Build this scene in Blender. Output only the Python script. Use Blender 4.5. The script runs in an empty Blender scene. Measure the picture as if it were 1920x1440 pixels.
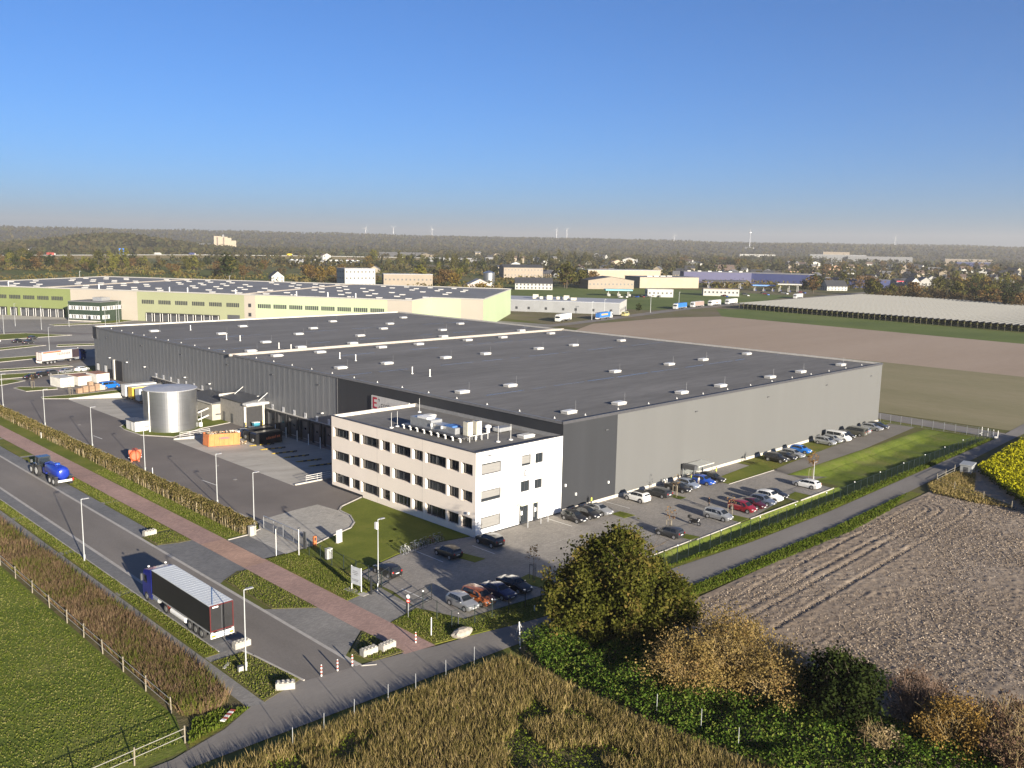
import bpy, math, random
import numpy as np
from mathutils import Vector, Matrix

# ------------------------------------------------------------------ camera, sky, sun, exposure
sc = bpy.context.scene
col = sc.collection
CAM_LOC = Vector((-98.16, -87.90, 39.94))
YAW, PITCH, ROLL = math.radians(45.217), math.radians(8.791), math.radians(1.072)
fwd = Vector((math.cos(YAW) * math.cos(PITCH), math.sin(YAW) * math.cos(PITCH), -math.sin(PITCH)))
rgt0 = Vector((math.sin(YAW), -math.cos(YAW), 0.0))
up0 = rgt0.cross(fwd)
rgt = rgt0 * math.cos(ROLL) + up0 * math.sin(ROLL)
upv = up0 * math.cos(ROLL) - rgt0 * math.sin(ROLL)
cam_data = bpy.data.cameras.new('camera')
cam = bpy.data.objects.new('camera', cam_data)
col.objects.link(cam)
cam.matrix_world = Matrix(((rgt.x, upv.x, -fwd.x, CAM_LOC.x), (rgt.y, upv.y, -fwd.y, CAM_LOC.y),
                           (rgt.z, upv.z, -fwd.z, CAM_LOC.z), (0, 0, 0, 1)))
cam_data.sensor_width = 36.0
cam_data.lens = 1687.8 / 1920 * 36.0
cam_data.clip_start = 1.0
cam_data.clip_end = 40000.0
sc.camera = cam

SUN_EL = math.radians(12.6)
SHADOW_AZ = math.radians(77.6)            # direction in which shadows fall, from +X towards +Y
world = bpy.data.worlds.new('World')
sc.world = world
world.use_nodes = True
wn = world.node_tree
sky = wn.nodes.new('ShaderNodeTexSky')
sky.sky_type = 'NISHITA'
sky.sun_disc = False
sky.sun_elevation = SUN_EL
sky.sun_rotation = math.radians(90 - (math.degrees(SHADOW_AZ) + 180))
sky.altitude = 60
sky.air_density = 0.72
sky.dust_density = 1.0
sky.ozone_density = 6.8
bg = wn.nodes['Background']
bg.inputs['Strength'].default_value = 0.05
wn.links.new(sky.outputs['Color'], bg.inputs['Color'])

sun_data = bpy.data.lights.new('sun', 'SUN')
sun_data.energy = 5.0
sun_data.angle = math.radians(0.53)
sun_data.color = (1.0, 0.90, 0.75)
sun = bpy.data.objects.new('sun', sun_data)
col.objects.link(sun)
sun.rotation_euler = Vector((math.cos(SHADOW_AZ) * math.cos(SUN_EL), math.sin(SHADOW_AZ) * math.cos(SUN_EL),
                             -math.sin(SUN_EL))).to_track_quat('-Z', 'Y').to_euler()
sun.location = (-60, -120, 60)

sc.view_settings.view_transform = 'Standard'
sc.view_settings.look = 'None'
sc.view_settings.exposure = 1.7
sc.view_settings.gamma = 1.0
sc.view_settings.use_curve_mapping = False
sc.cycles.max_bounces = 6
sc.cycles.transparent_max_bounces = 24
sc.cycles.volume_bounces = 0
sc.cycles.use_denoising = True
sc.cycles.caustics_reflective = False
sc.cycles.caustics_refractive = False

# ------------------------------------------------------------------ helpers
rng = np.random.default_rng(7)
random.seed(7)
MATS = {}


def _nodes(name):
    m = bpy.data.materials.new(name)
    m.use_nodes = True
    nt = m.node_tree
    return m, nt, nt.nodes['Principled BSDF']


def _ramp(nt, cols, pos=None):
    r = nt.nodes.new('ShaderNodeValToRGB')
    n = len(cols)
    pos = pos or [i / (n - 1) for i in range(n)]
    while len(r.color_ramp.elements) < n:
        r.color_ramp.elements.new(0.5)
    for e, c, p in zip(r.color_ramp.elements, cols, pos):
        e.position = p
        e.color = (*c, 1)
    return r


def _noise(nt, scale, detail=3.0, rough=0.55, vec=None):
    n = nt.nodes.new('ShaderNodeTexNoise')
    n.inputs['Scale'].default_value = scale
    n.inputs['Detail'].default_value = detail
    n.inputs['Roughness'].default_value = rough
    if vec is not None:
        nt.links.new(vec, n.inputs['Vector'])
    return n


def _coord(nt, stretch=None, rotz=0.0):
    tc = nt.nodes.new('ShaderNodeTexCoord')
    if stretch is None and not rotz:
        return tc.outputs['Object']
    mp = nt.nodes.new('ShaderNodeMapping')
    mp.inputs['Scale'].default_value = stretch or (1, 1, 1)
    mp.inputs['Rotation'].default_value = (0, 0, rotz)
    nt.links.new(tc.outputs['Object'], mp.inputs['Vector'])
    return mp.outputs['Vector']


def mat(name, c, rough=0.6, metal=0.0, var=0.12, scale=1.5, bump=0.0, coat=0.0, spec=0.5, stretch=None):
    """plain surface with soft tonal variation"""
    if name in MATS:
        return MATS[name]
    m, nt, b = _nodes(name)
    b.inputs['Roughness'].default_value = rough
    b.inputs['Metallic'].default_value = metal
    b.inputs['Specular IOR Level'].default_value = spec
    if coat:
        b.inputs['Coat Weight'].default_value = coat
        b.inputs['Coat Roughness'].default_value = 0.08
    if var:
        v = _coord(nt, stretch)
        n = _noise(nt, scale, 4, 0.6, v)
        r = _ramp(nt, [tuple(min(1, x * (1 - var)) for x in c), tuple(min(1, x * (1 + var)) for x in c)], [0.3, 0.7])
        nt.links.new(n.outputs['Fac'], r.inputs['Fac'])
        nt.links.new(r.outputs['Color'], b.inputs['Base Color'])
        if bump:
            bp = nt.nodes.new('ShaderNodeBump')
            bp.inputs['Strength'].default_value = bump
            bp.inputs['Distance'].default_value = 0.05
            nt.links.new(n.outputs['Fac'], bp.inputs['Height'])
            nt.links.new(bp.outputs['Normal'], b.inputs['Normal'])
    else:
        b.inputs['Base Color'].default_value = (*c, 1)
    MATS[name] = m
    return m


def ground_mat(name, cols, big=0.05, fine=2.0, mixf=0.5, bump=0.3, dist=0.05, rough=0.9, stretch=None, rotz=0.0, spec=0.2):
    """ground: a slow drift of colour with a fine grain over it and fine relief"""
    if name in MATS:
        return MATS[name]
    m, nt, b = _nodes(name)
    b.inputs['Roughness'].default_value = rough
    b.inputs['Specular IOR Level'].default_value = spec
    v = _coord(nt, stretch, rotz)
    n1 = _noise(nt, big, 5, 0.6, v)
    n2 = _noise(nt, fine, 6, 0.7, v)
    mx = nt.nodes.new('ShaderNodeMix')
    mx.data_type = 'FLOAT'
    mx.inputs['Factor'].default_value = mixf
    nt.links.new(n1.outputs['Fac'], mx.inputs[2])
    nt.links.new(n2.outputs['Fac'], mx.inputs[3])
    r = _ramp(nt, cols, [0.34 + 0.32 * i / (len(cols) - 1) for i in range(len(cols))])
    nt.links.new(mx.outputs[0], r.inputs['Fac'])
    nt.links.new(r.outputs['Color'], b.inputs['Base Color'])
    if bump:
        bp = nt.nodes.new('ShaderNodeBump')
        bp.inputs['Strength'].default_value = bump
        bp.inputs['Distance'].default_value = dist
        nt.links.new(n2.outputs['Fac'], bp.inputs['Height'])
        nt.links.new(bp.outputs['Normal'], b.inputs['Normal'])
    MATS[name] = m
    return m


def paving_mat(name, c, course=0.2, rotz=0.0, var=0.14, joint=0.75):
    """small concrete pavers seen from afar: brick courses with fine joints"""
    if name in MATS:
        return MATS[name]
    m, nt, b = _nodes(name)
    b.inputs['Roughness'].default_value = 0.85
    b.inputs['Specular IOR Level'].default_value = 0.3
    v = _coord(nt, None, rotz)
    br = nt.nodes.new('ShaderNodeTexBrick')
    br.inputs['Scale'].default_value = 1.0
    br.inputs['Brick Width'].default_value = course * 2
    br.inputs['Row Height'].default_value = course
    br.inputs['Mortar Size'].default_value = 0.012
    br.inputs['Color1'].default_value = (*[x * (1 - var) for x in c], 1)
    br.inputs['Color2'].default_value = (*[x * (1 + var) for x in c], 1)
    br.inputs['Mortar'].default_value = (*[x * joint for x in c], 1)
    nt.links.new(v, br.inputs['Vector'])
    n = _noise(nt, 0.12, 6, 0.65, v)
    r = _ramp(nt, [(0.72, 0.72, 0.72), (1.12, 1.1, 1.07)], [0.3, 0.7])
    nt.links.new(n.outputs['Fac'], r.inputs['Fac'])
    mx = nt.nodes.new('ShaderNodeMix')
    mx.data_type = 'RGBA'
    mx.blend_type = 'MULTIPLY'
    mx.inputs['Factor'].default_value = 1.0
    nt.links.new(br.outputs['Color'], mx.inputs[6])
    nt.links.new(r.outputs['Color'], mx.inputs[7])
    nt.links.new(mx.outputs[2], b.inputs['Base Color'])
    MATS[name] = m
    return m


def leaf_mat(name, cols, scale=0.5, trans=0.3, rand=0.5):
    """foliage: colour drifts clump by clump and face by face, some light passes through"""
    if name in MATS:
        return MATS[name]
    m = bpy.data.materials.new(name)
    m.use_nodes = True
    nt = m.node_tree
    nt.nodes.remove(nt.nodes['Principled BSDF'])
    out = nt.nodes['Material Output']
    v = _coord(nt)
    n = _noise(nt, scale, 3, 0.6, v)
    oi = nt.nodes.new('ShaderNodeAttribute')
    oi.attribute_name = 'tint'
    oi.attribute_type = 'GEOMETRY'
    mx = nt.nodes.new('ShaderNodeMix')
    mx.data_type = 'FLOAT'
    mx.inputs['Factor'].default_value = rand
    nt.links.new(n.outputs['Fac'], mx.inputs[2])
    nt.links.new(oi.outputs['Fac'], mx.inputs[3])
    r = _ramp(nt, cols, [0.22 + 0.56 * i / (len(cols) - 1) for i in range(len(cols))])
    nt.links.new(mx.outputs[0], r.inputs['Fac'])
    d = nt.nodes.new('ShaderNodeBsdfDiffuse')
    t = nt.nodes.new('ShaderNodeBsdfTranslucent')
    ms = nt.nodes.new('ShaderNodeMixShader')
    ms.inputs['Fac'].default_value = trans
    nt.links.new(r.outputs['Color'], d.inputs['Color'])
    nt.links.new(r.outputs['Color'], t.inputs['Color'])
    nt.links.new(d.outputs[0], ms.inputs[1])
    nt.links.new(t.outputs[0], ms.inputs[2])
    nt.links.new(ms.outputs[0], out.inputs['Surface'])
    MATS[name] = m
    return m


def glass_mat(name, c=(0.02, 0.025, 0.03), rough=0.06):
    if name in MATS:
        return MATS[name]
    m, nt, b = _nodes(name)
    b.inputs['Base Color'].default_value = (*c, 1)
    b.inputs['Roughness'].default_value = rough
    b.inputs['Specular IOR Level'].default_value = 0.6
    MATS[name] = m
    return m


def mesh_mat(name, c, fac):
    """woven wire seen from afar: mostly open"""
    if name in MATS:
        return MATS[name]
    m, nt, b = _nodes(name)
    b.inputs['Base Color'].default_value = (*c, 1)
    b.inputs['Roughness'].default_value = 0.5
    t = nt.nodes.new('ShaderNodeBsdfTransparent')
    ms = nt.nodes.new('ShaderNodeMixShader')
    ms.inputs['Fac'].default_value = fac
    nt.links.new(t.outputs[0], ms.inputs[1])
    nt.links.new(b.outputs[0], ms.inputs[2])
    nt.links.new(ms.outputs[0], nt.nodes['Material Output'].inputs['Surface'])
    MATS[name] = m
    return m


class MB:
    """collects shapes into one mesh"""
    def __init__(self):
        self.v, self.f, self.mi, self.cur = [], [], [], 0

    def m(self, i):
        self.cur = i
        return self

    def add(self, vs, fs):
        o = len(self.v)
        self.v += [tuple(p) for p in vs]
        for f in fs:
            self.f.append(tuple(i + o for i in f))
            self.mi.append(self.cur)
        return self

    def box(self, x0, x1, y0, y1, z0, z1):
        return self.add([(x0, y0, z0), (x1, y0, z0), (x1, y1, z0), (x0, y1, z0), (x0, y0, z1), (x1, y0, z1), (x1, y1, z1), (x0, y1, z1)],
                        [(0, 3, 2, 1), (4, 5, 6, 7), (0, 1, 5, 4), (1, 2, 6, 5), (2, 3, 7, 6), (3, 0, 4, 7)])

    def obox(self, c, s, rz=0.0):
        ca, sa = math.cos(rz), math.sin(rz)
        vs = []
        for dz in (-.5, .5):
            for dx, dy in ((-.5, -.5), (.5, -.5), (.5, .5), (-.5, .5)):
                x, y = dx * s[0], dy * s[1]
                vs.append((c[0] + x * ca - y * sa, c[1] + x * sa + y * ca, c[2] + dz * s[2]))
        return self.add(vs, [(0, 3, 2, 1), (4, 5, 6, 7), (0, 1, 5, 4), (1, 2, 6, 5), (2, 3, 7, 6), (3, 0, 4, 7)])

    def cyl(self, p0, p1, r0, r1=None, n=8, cap=True):
        r1 = r0 if r1 is None else r1
        p0, p1 = Vector(p0), Vector(p1)
        d = (p1 - p0).normalized()
        a = d.orthogonal().normalized()
        b = d.cross(a)
        vs = []
        for p, r in ((p0, r0), (p1, r1)):
            for i in range(n):
                t = 2 * math.pi * i / n
                vs.append(p + a * (r * math.cos(t)) + b * (r * math.sin(t)))
        fs = [(i, (i + 1) % n, n + (i + 1) % n, n + i) for i in range(n)]
        if cap:
            fs += [tuple(range(n - 1, -1, -1)), tuple(range(n, 2 * n))]
        return self.add(vs, fs)

    def tube(self, pts, r, n=6):
        for a, b in zip(pts[:-1], pts[1:]):
            self.cyl(a, b, r, n=n)
        return self

    def prism(self, poly, z0, z1):
        n = len(poly)
        vs = [(x, y, z0) for x, y in poly] + [(x, y, z1) for x, y in poly]
        return self.add(vs, [tuple(range(n - 1, -1, -1)), tuple(range(n, 2 * n))] +
                        [(i, (i + 1) % n, n + (i + 1) % n, n + i) for i in range(n)])

    def prism_y(self, poly, y0, y1):
        """profile in x,z swept along y"""
        n = len(poly)
        vs = [(x, y0, z) for x, z in poly] + [(x, y1, z) for x, z in poly]
        return self.add(vs, [tuple(range(n)), tuple(range(2 * n - 1, n - 1, -1))] +
                        [((i + 1) % n, i, n + i, n + (i + 1) % n) for i in range(n)])

    def quad(self, *p):
        return self.add(p, [tuple(range(len(p)))])

    def loft(self, rings, cap=True):
        n = len(rings[0])
        vs = [p for r in rings for p in r]
        fs = []
        for k in range(len(rings) - 1):
            fs += [(k * n + i, k * n + (i + 1) % n, (k + 1) * n + (i + 1) % n, (k + 1) * n + i) for i in range(n)]
        if cap:
            fs += [tuple(range(n - 1, -1, -1)), tuple(range((len(rings) - 1) * n, len(rings) * n))]
        return self.add(vs, fs)

    def lathe(self, prof, c=(0, 0), n=32, cap=False):
        rings = [[(c[0] + r * math.cos(2 * math.pi * i / n), c[1] + r * math.sin(2 * math.pi * i / n), z) for i in range(n)] for r, z in prof]
        return self.loft(rings, cap)

    def mesh(self, name, mats, off=(0, 0, 0), smooth=False):
        me = bpy.data.meshes.new(name)
        vs = self.v if off == (0, 0, 0) else [(x - off[0], y - off[1], z - off[2]) for x, y, z in self.v]
        me.from_pydata(vs, [], self.f)
        for mm in (mats if isinstance(mats, (list, tuple)) else [mats]):
            me.materials.append(mm)
        if any(self.mi):
            me.polygons.foreach_set('material_index', self.mi)
        if smooth:
            me.polygons.foreach_set('use_smooth', [True] * len(me.polygons))
        me.update()
        return me

    def build(self, name, mats, parent=None, smooth=False, label=None):
        """coordinates are the parent's own when it stands at a turn, else those of the place"""
        off = (0, 0, 0)
        if parent is not None and parent.get('_abs'):
            off = tuple(parent['_abs'])
        o = bpy.data.objects.new(name, self.mesh(name, mats, off, smooth))
        col.objects.link(o)
        if parent is not None:
            o.parent = parent
            if parent.get('_abs'):
                o['_abs'] = list(off)
        if label:
            o['label'] = label
        return o


def tag(o, label, cat, group=None):
    o['label'] = label
    o['category'] = cat
    if group:
        o['group'] = group
    return o


def thing(name, label, cat, loc=(0, 0, 0), rz=0.0, group=None, absolute=False):
    o = bpy.data.objects.new(name, None)
    col.objects.link(o)
    o.empty_display_size = 0.5
    o.location = loc
    o.rotation_euler = (0, 0, rz)
    if absolute:
        o['_abs'] = list(loc)
    return tag(o, label, cat, group)


def place(name, me, parent=None, loc=(0, 0, 0), rz=0.0):
    o = bpy.data.objects.new(name, me)
    col.objects.link(o)
    if parent is not None:
        o.parent = parent
        if parent.get('_abs'):
            a = parent['_abs']
            loc = (loc[0] - a[0], loc[1] - a[1], loc[2] - a[2])
    o.location = loc
    o.rotation_euler = (0, 0, rz)
    return o


def dup(root, loc, rz, label, group=None, paint=None, scale=None):
    """a copy of a thing with its parts and their pieces; paint swaps materials by name"""
    def cp(src, parent):
        c = src.copy()
        col.objects.link(c)
        c.parent = parent
        if paint and c.type == 'MESH':
            for i, s in enumerate(src.data.materials):
                if s and s.name in paint:
                    c.material_slots[i].link = 'OBJECT'
                    c.material_slots[i].material = paint[s.name]
        for ch in src.children:
            cp(ch, c)
        return c
    r = cp(root, None)
    r.location = loc
    r.rotation_euler = (0, 0, rz)
    if scale:
        r.scale = scale
    r['label'] = label
    if group:
        r['group'] = group
    return r


def drop(root):
    """remove a master that stands nowhere"""
    for ch in list(root.children):
        drop(ch)
    bpy.data.objects.remove(root)


def structure(o):
    o['kind'] = 'structure'
    return o


def sheet(name, poly, z, m, parent=None):
    o = MB().add([(x, y, z) for x, y in poly], [tuple(range(len(poly)))]).build(name, m, parent)
    if parent is None:
        structure(o)
    return o


def rect(x0, x1, y0, y1):
    return [(x0, y0), (x1, y0), (x1, y1), (x0, y1)]


def slab(name, poly, z0, z1, m):
    return structure(MB().prism(poly, z0, z1).build(name, m))


def cells(name, xs, ys, holes, z, m):
    """a level sheet with square openings"""
    b = MB()
    for i in range(len(xs) - 1):
        for j in range(len(ys) - 1):
            cx, cy = (xs[i] + xs[i + 1]) / 2, (ys[j] + ys[j + 1]) / 2
            if any(h[0] < cx < h[1] and h[2] < cy < h[3] for h in holes):
                continue
            b.quad((xs[i], ys[j], z), (xs[i + 1], ys[j], z), (xs[i + 1], ys[j + 1], z), (xs[i], ys[j + 1], z))
    return structure(b.build(name, m))


def kerb(path, m, w=0.14, h=0.11, z=0.0, name='kerb'):
    b = MB()
    for (x0, y0), (x1, y1) in zip(path[:-1], path[1:]):
        L = math.hypot(x1 - x0, y1 - y0)
        b.obox(((x0 + x1) / 2, (y0 + y1) / 2, z + h / 2 - 0.1), (L + w * 0.9, w, h + 0.2), math.atan2(y1 - y0, x1 - x0))
    return structure(b.build(name, m))


def np_mesh(name, V, F, m, tint=None, smooth=False):
    """a mesh straight from arrays, all faces with the same number of corners"""
    me = bpy.data.meshes.new(name)
    nv, nf, k = len(V), len(F), F.shape[1]
    me.vertices.add(nv)
    me.vertices.foreach_set('co', np.asarray(V, np.float32).ravel())
    me.loops.add(nf * k)
    me.loops.foreach_set('vertex_index', np.asarray(F, np.int32).ravel())
    me.polygons.add(nf)
    me.polygons.foreach_set('loop_start', np.arange(0, nf * k, k, dtype=np.int32))
    try:
        me.polygons.foreach_set('loop_total', np.full(nf, k, dtype=np.int32))
    except Exception:
        pass
    if smooth:
        me.polygons.foreach_set('use_smooth', np.ones(nf, bool))
    me.materials.append(m)
    if tint is not None:
        a = me.attributes.new('tint', 'FLOAT', 'FACE')
        a.data.foreach_set('value', np.asarray(tint, np.float32))
    me.update(calc_edges=True)
    return me


def link(name, me, parent=None, loc=(0, 0, 0), rz=0.0, scale=None):
    o = place(name, me, parent, loc, rz)
    if scale:
        o.scale = scale
    return o


def leaves(P, size, spread=0.5, flat=0.0):
    """little leaf quads at the points P"""
    n = len(P)
    a = rng.normal(size=(n, 3))
    a[:, 2] *= (1 - flat)
    a /= np.linalg.norm(a, axis=1)[:, None]
    b = rng.normal(size=(n, 3))
    b[:, 2] *= (1 - flat)
    b -= a * (a * b).sum(1)[:, None]
    b /= np.linalg.norm(b, axis=1)[:, None]
    s = size * (1 + spread * (rng.random(n) - 0.5) * 2)
    a *= s[:, None]
    b *= (s * 0.7)[:, None]
    V = np.stack([P - a, P - b, P + a, P + b], 1).reshape(-1, 3)
    F = np.arange(4 * n).reshape(n, 4)
    return V, F


def blades(P, h, w, lean=0.35):
    """upright stalks, one bent pair of triangles each"""
    n = len(P)
    t = rng.random(n) * 2 * np.pi
    d = np.stack([np.cos(t), np.sin(t), np.zeros(n)], 1)
    hh = h * (0.55 + 0.75 * rng.random(n))
    ww = w * (0.6 + 0.8 * rng.random(n))
    t2 = rng.random(n) * 2 * np.pi
    l = np.stack([np.cos(t2), np.sin(t2), np.zeros(n)], 1) * (hh * lean * rng.random(n))[:, None]
    zz = np.zeros((n, 3))
    zz[:, 2] = hh
    V = np.stack([P - d * (ww * 0.35)[:, None], P + d * (ww * 0.35)[:, None], P + l * 0.5 + zz * 0.62 + d * ww[:, None],
                  P + l + zz, P + l * 0.5 + zz * 0.62 - d * ww[:, None]], 1).reshape(-1, 3)
    F = np.arange(5 * n).reshape(n, 5)
    return V, F


def scatter(poly, n, jitter=None):
    """n points spread at random inside a polygon"""
    poly = np.array(poly, float)
    lo, hi = poly.min(0), poly.max(0)
    out = []
    tot = 0
    while tot < n:
        p = lo + (hi - lo) * rng.random((int(n * 1.6) + 64, 2))
        ins = np.zeros(len(p), bool)
        j = len(poly) - 1
        for i in range(len(poly)):
            xi, yi = poly[i]
            xj, yj = poly[j]
            c = ((yi > p[:, 1]) != (yj > p[:, 1])) & (p[:, 0] < (xj - xi) * (p[:, 1] - yi) / (yj - yi + 1e-12) + xi)
            ins ^= c
            j = i
        p = p[ins]
        out.append(p)
        tot += len(p)
    return np.concatenate(out)[:n]


def vnoise(x, y, seed=0):
    """smooth value noise on arrays"""
    xi, yi = np.floor(x).astype(np.int64), np.floor(y).astype(np.int64)
    fx, fy = x - xi, y - yi
    fx, fy = fx * fx * (3 - 2 * fx), fy * fy * (3 - 2 * fy)

    def h(a, b):
        n = (a * 374761393 + b * 668265263 + seed * 1442695041) & 0xFFFFFFFF
        n = ((n ^ (n >> 13)) * 1274126177) & 0xFFFFFFFF
        return ((n ^ (n >> 16)) & 0xFFFF) / 65535.0
    return (h(xi, yi) * (1 - fx) + h(xi + 1, yi) * fx) * (1 - fy) + (h(xi, yi + 1) * (1 - fx) + h(xi + 1, yi + 1) * fx) * fy


def fbm(x, y, oct=4, seed=0):
    s, a, t = 0, 1.0, 0.0
    for k in range(oct):
        s = s + a * vnoise(x * 2 ** k, y * 2 ** k, seed + k)
        t += a
        a *= 0.5
    return s / t


def text_mesh(name, s, size, m, parent, loc, rot, extrude=0.02, align='LEFT', sx=1.0, bold=False):
    """flat lettering turned into a mesh"""
    cu = bpy.data.curves.new(name, 'FONT')
    cu.body = s
    cu.size = size
    cu.extrude = extrude
    cu.align_x = align
    cu.resolution_u = 2
    if bold:
        cu.offset = size * 0.02
    o = bpy.data.objects.new(name, cu)
    col.objects.link(o)
    dg = bpy.context.evaluated_depsgraph_get()
    me = bpy.data.meshes.new_from_object(o.evaluated_get(dg))
    bpy.data.objects.remove(o)
    me.materials.clear()
    me.materials.append(m)
    r = bpy.data.objects.new(name, me)
    col.objects.link(r)
    if parent is not None:
        r.parent = parent
        if parent.get('_abs'):
            a = parent['_abs']
            loc = (loc[0] - a[0], loc[1] - a[1], loc[2] - a[2])
    r.location = loc
    r.rotation_euler = rot
    r.scale = (sx, 1, 1)
    return r
# ------------------------------------------------------------------ surfaces of the place
ASPH = ground_mat('yard_asphalt', [(0.115, 0.103, 0.093), (0.148, 0.132, 0.12), (0.185, 0.166, 0.15)], 0.06, 6.0, 0.35, 0.15, 0.01, 0.85)
ROAD = ground_mat('road_asphalt', [(0.122, 0.11, 0.097), (0.166, 0.15, 0.133), (0.215, 0.194, 0.172)], 0.10, 8.0, 0.35, 0.15, 0.01, 0.85, (1, 0.25, 1))
LANE = ground_mat('lane_asphalt', [(0.135, 0.124, 0.111), (0.175, 0.161, 0.145), (0.21, 0.193, 0.173)], 0.15, 5.0, 0.35, 0.15, 0.01, 0.9, (0.3, 1, 1))
CONC = ground_mat('dock_concrete', [(0.29, 0.27, 0.23), (0.37, 0.345, 0.3), (0.44, 0.41, 0.36)], 0.25, 2.0, 0.35, 0.1, 0.01, 0.85, (0.25, 1, 1))
PAVE = paving_mat('lot_pavers', (0.245, 0.228, 0.205), 0.2)
BAY = paving_mat('bay_pavers', (0.155, 0.155, 0.155), 0.2)
WALKP = paving_mat('walk_pavers', (0.205, 0.197, 0.183), 0.2)
REDP = paving_mat('red_pavers', (0.33, 0.22, 0.185), 0.2)
KERB = mat('kerb_concrete', (0.32, 0.30, 0.27), 0.9, var=0.15, scale=0.8)
LAWN = ground_mat('lawn_turf', [(0.066, 0.085, 0.008), (0.105, 0.124, 0.013), (0.15, 0.15, 0.026)], 0.16, 3.0, 0.36, 0.8, 0.08)
VERGE = ground_mat('verge_turf', [(0.062, 0.078, 0.010), (0.112, 0.122, 0.017), (0.18, 0.13, 0.03)], 0.25, 3.5, 0.5, 0.9, 0.12)
ROUGHG = ground_mat('rough_turf', [(0.055, 0.062, 0.014), (0.115, 0.105, 0.036), (0.19, 0.155, 0.082)], 0.3, 2.5, 0.5, 0.9, 0.15)
PAST = ground_mat('pasture_turf', [(0.058, 0.084, 0.010), (0.098, 0.126, 0.016), (0.155, 0.155, 0.038)], 0.13, 1.8, 0.42, 0.8, 0.12)
SOIL = ground_mat('bank_soil', [(0.05, 0.05, 0.02), (0.09, 0.08, 0.035), (0.14, 0.11, 0.06)], 0.3, 2.0, 0.5, 0.8, 0.15)
GRAVEL = ground_mat('gravel', [(0.125, 0.112, 0.095), (0.165, 0.15, 0.13), (0.2, 0.185, 0.16)], 0.15, 4.0, 0.45, 0.5, 0.04)
PLOUGH = ground_mat('ploughed_soil', [(0.165, 0.126, 0.092), (0.225, 0.178, 0.132), (0.29, 0.24, 0.188)], 0.05, 1.1, 0.6, 0.6, 0.06)
PLOUGH2 = ground_mat('harrowed_soil', [(0.25, 0.19, 0.138), (0.295, 0.228, 0.17), (0.33, 0.262, 0.2)], 0.015, 0.8, 0.3, 0.5, 0.1, 0.95, (0.15, 1, 1))
STUBB = ground_mat('stubble', [(0.145, 0.132, 0.062), (0.2, 0.175, 0.095), (0.25, 0.21, 0.13)], 0.02, 0.9, 0.35, 0.5, 0.1, 0.95, (1, 0.2, 1))
CROP = ground_mat('young_crop', [(0.06, 0.085, 0.012), (0.085, 0.115, 0.018), (0.11, 0.13, 0.03)], 0.02, 0.6, 0.3, 0.5, 0.1)
WHITEP = mat('white_marking', (0.55, 0.54, 0.5), 0.7, var=0.2, scale=3)

# farmland to the horizon: a quilt of fields, grass and tree-dark ground
m_, nt_, b_ = _nodes('farmland')
v_ = _coord(nt_)
vo = nt_.nodes.new('ShaderNodeTexVoronoi')
vo.inputs['Scale'].default_value = 0.004
vo.inputs['Randomness'].default_value = 0.9
nt_.links.new(v_, vo.inputs['Vector'])
sx_ = nt_.nodes.new('ShaderNodeSeparateColor')
nt_.links.new(vo.outputs['Color'], sx_.inputs['Color'])
n_ = _noise(nt_, 0.03, 6, 0.7, v_)
mx_ = nt_.nodes.new('ShaderNodeMix')
mx_.data_type = 'FLOAT'
mx_.inputs['Factor'].default_value = 0.45
nt_.links.new(sx_.outputs[0], mx_.inputs[2])
nt_.links.new(n_.outputs['Fac'], mx_.inputs[3])
r_ = _ramp(nt_, [(0.05, 0.06, 0.02), (0.08, 0.095, 0.02), (0.10, 0.09, 0.04), (0.09, 0.10, 0.025), (0.15, 0.12, 0.085)], [0.2, 0.38, 0.5, 0.62, 0.8])
nt_.links.new(mx_.outputs[0], r_.inputs['Fac'])
nt_.links.new(r_.outputs['Color'], b_.inputs['Base Color'])
b_.inputs['Roughness'].default_value = 1.0
b_.inputs['Specular IOR Level'].default_value = 0.1
FARM = m_

PIT1 = (-22.0, 0.0, 39.6, 85.3)
PIT2 = (-21.5, 0.0, 108.0, 146.0)
SW1 = (-8.0, 48.0, -24.4, -20.9)
SW2 = (48.0, 112.0, -24.4, -11.0)
cells('ground', [-9000, -22.0, -21.5, -8.0, 0.0, 48.0, 112.0, 14000], [-6000, -24.4, -20.9, -11.0, 39.6, 85.3, 108.0, 146.0, 14000],
      [PIT1, PIT2, SW1, SW2], -0.06, FARM)

# --- the road with its parking bays, walks and verges
sheet('road', [(-57.8, -20.2), (-51.2, -21.2), (-51.4, 400), (-57.8, 400)], 0.0, ROAD)
sheet('cross_lane', [(-120, -26.2), (-70.8, -26.0), (-57, -26.6), (-36, -27.6), (-27, -29.0), (-9, -30.4), (24, -31.2), (54, -30.6), (113, -28.3), (160, -27), (160, -23),
                     (112, -25.6), (63, -26.4), (32, -27.0), (10, -26.6), (-6, -25.4), (-20, -24.9), (-28, -25.0), (-33, -24.2), (-38.5, -23.0), (-43.1, -22.4), (-46.3, -21.5), (-50, -20.8),
                     (-57, -19.8), (-62.6, -20.7), (-66, -22.6), (-71, -24), (-120, -24)], 0.006, LANE)
sheet('parking_bay', rect(-59.7, -57.8, -9.4, 400), 0.004, BAY)
sheet('parking_bay', rect(-51.4, -49.0, 29.9, 400), 0.004, BAY)
sheet('gutter', rect(-57.95, -57.55, -19.7, 400), 0.010, KERB)
sheet('gutter', rect(-51.6, -51.2, -20.6, 400), 0.010, KERB)
sheet('sidewalk', [(-62.9, -20.6), (-61.4, -21.2), (-61.2, 400), (-62.8, 400)], 0.012, WALKP)
gaps = [-9.4, 11.8, 30.0, 49.4, 68, 87, 106, 125, 144, 163, 182, 201]
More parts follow.
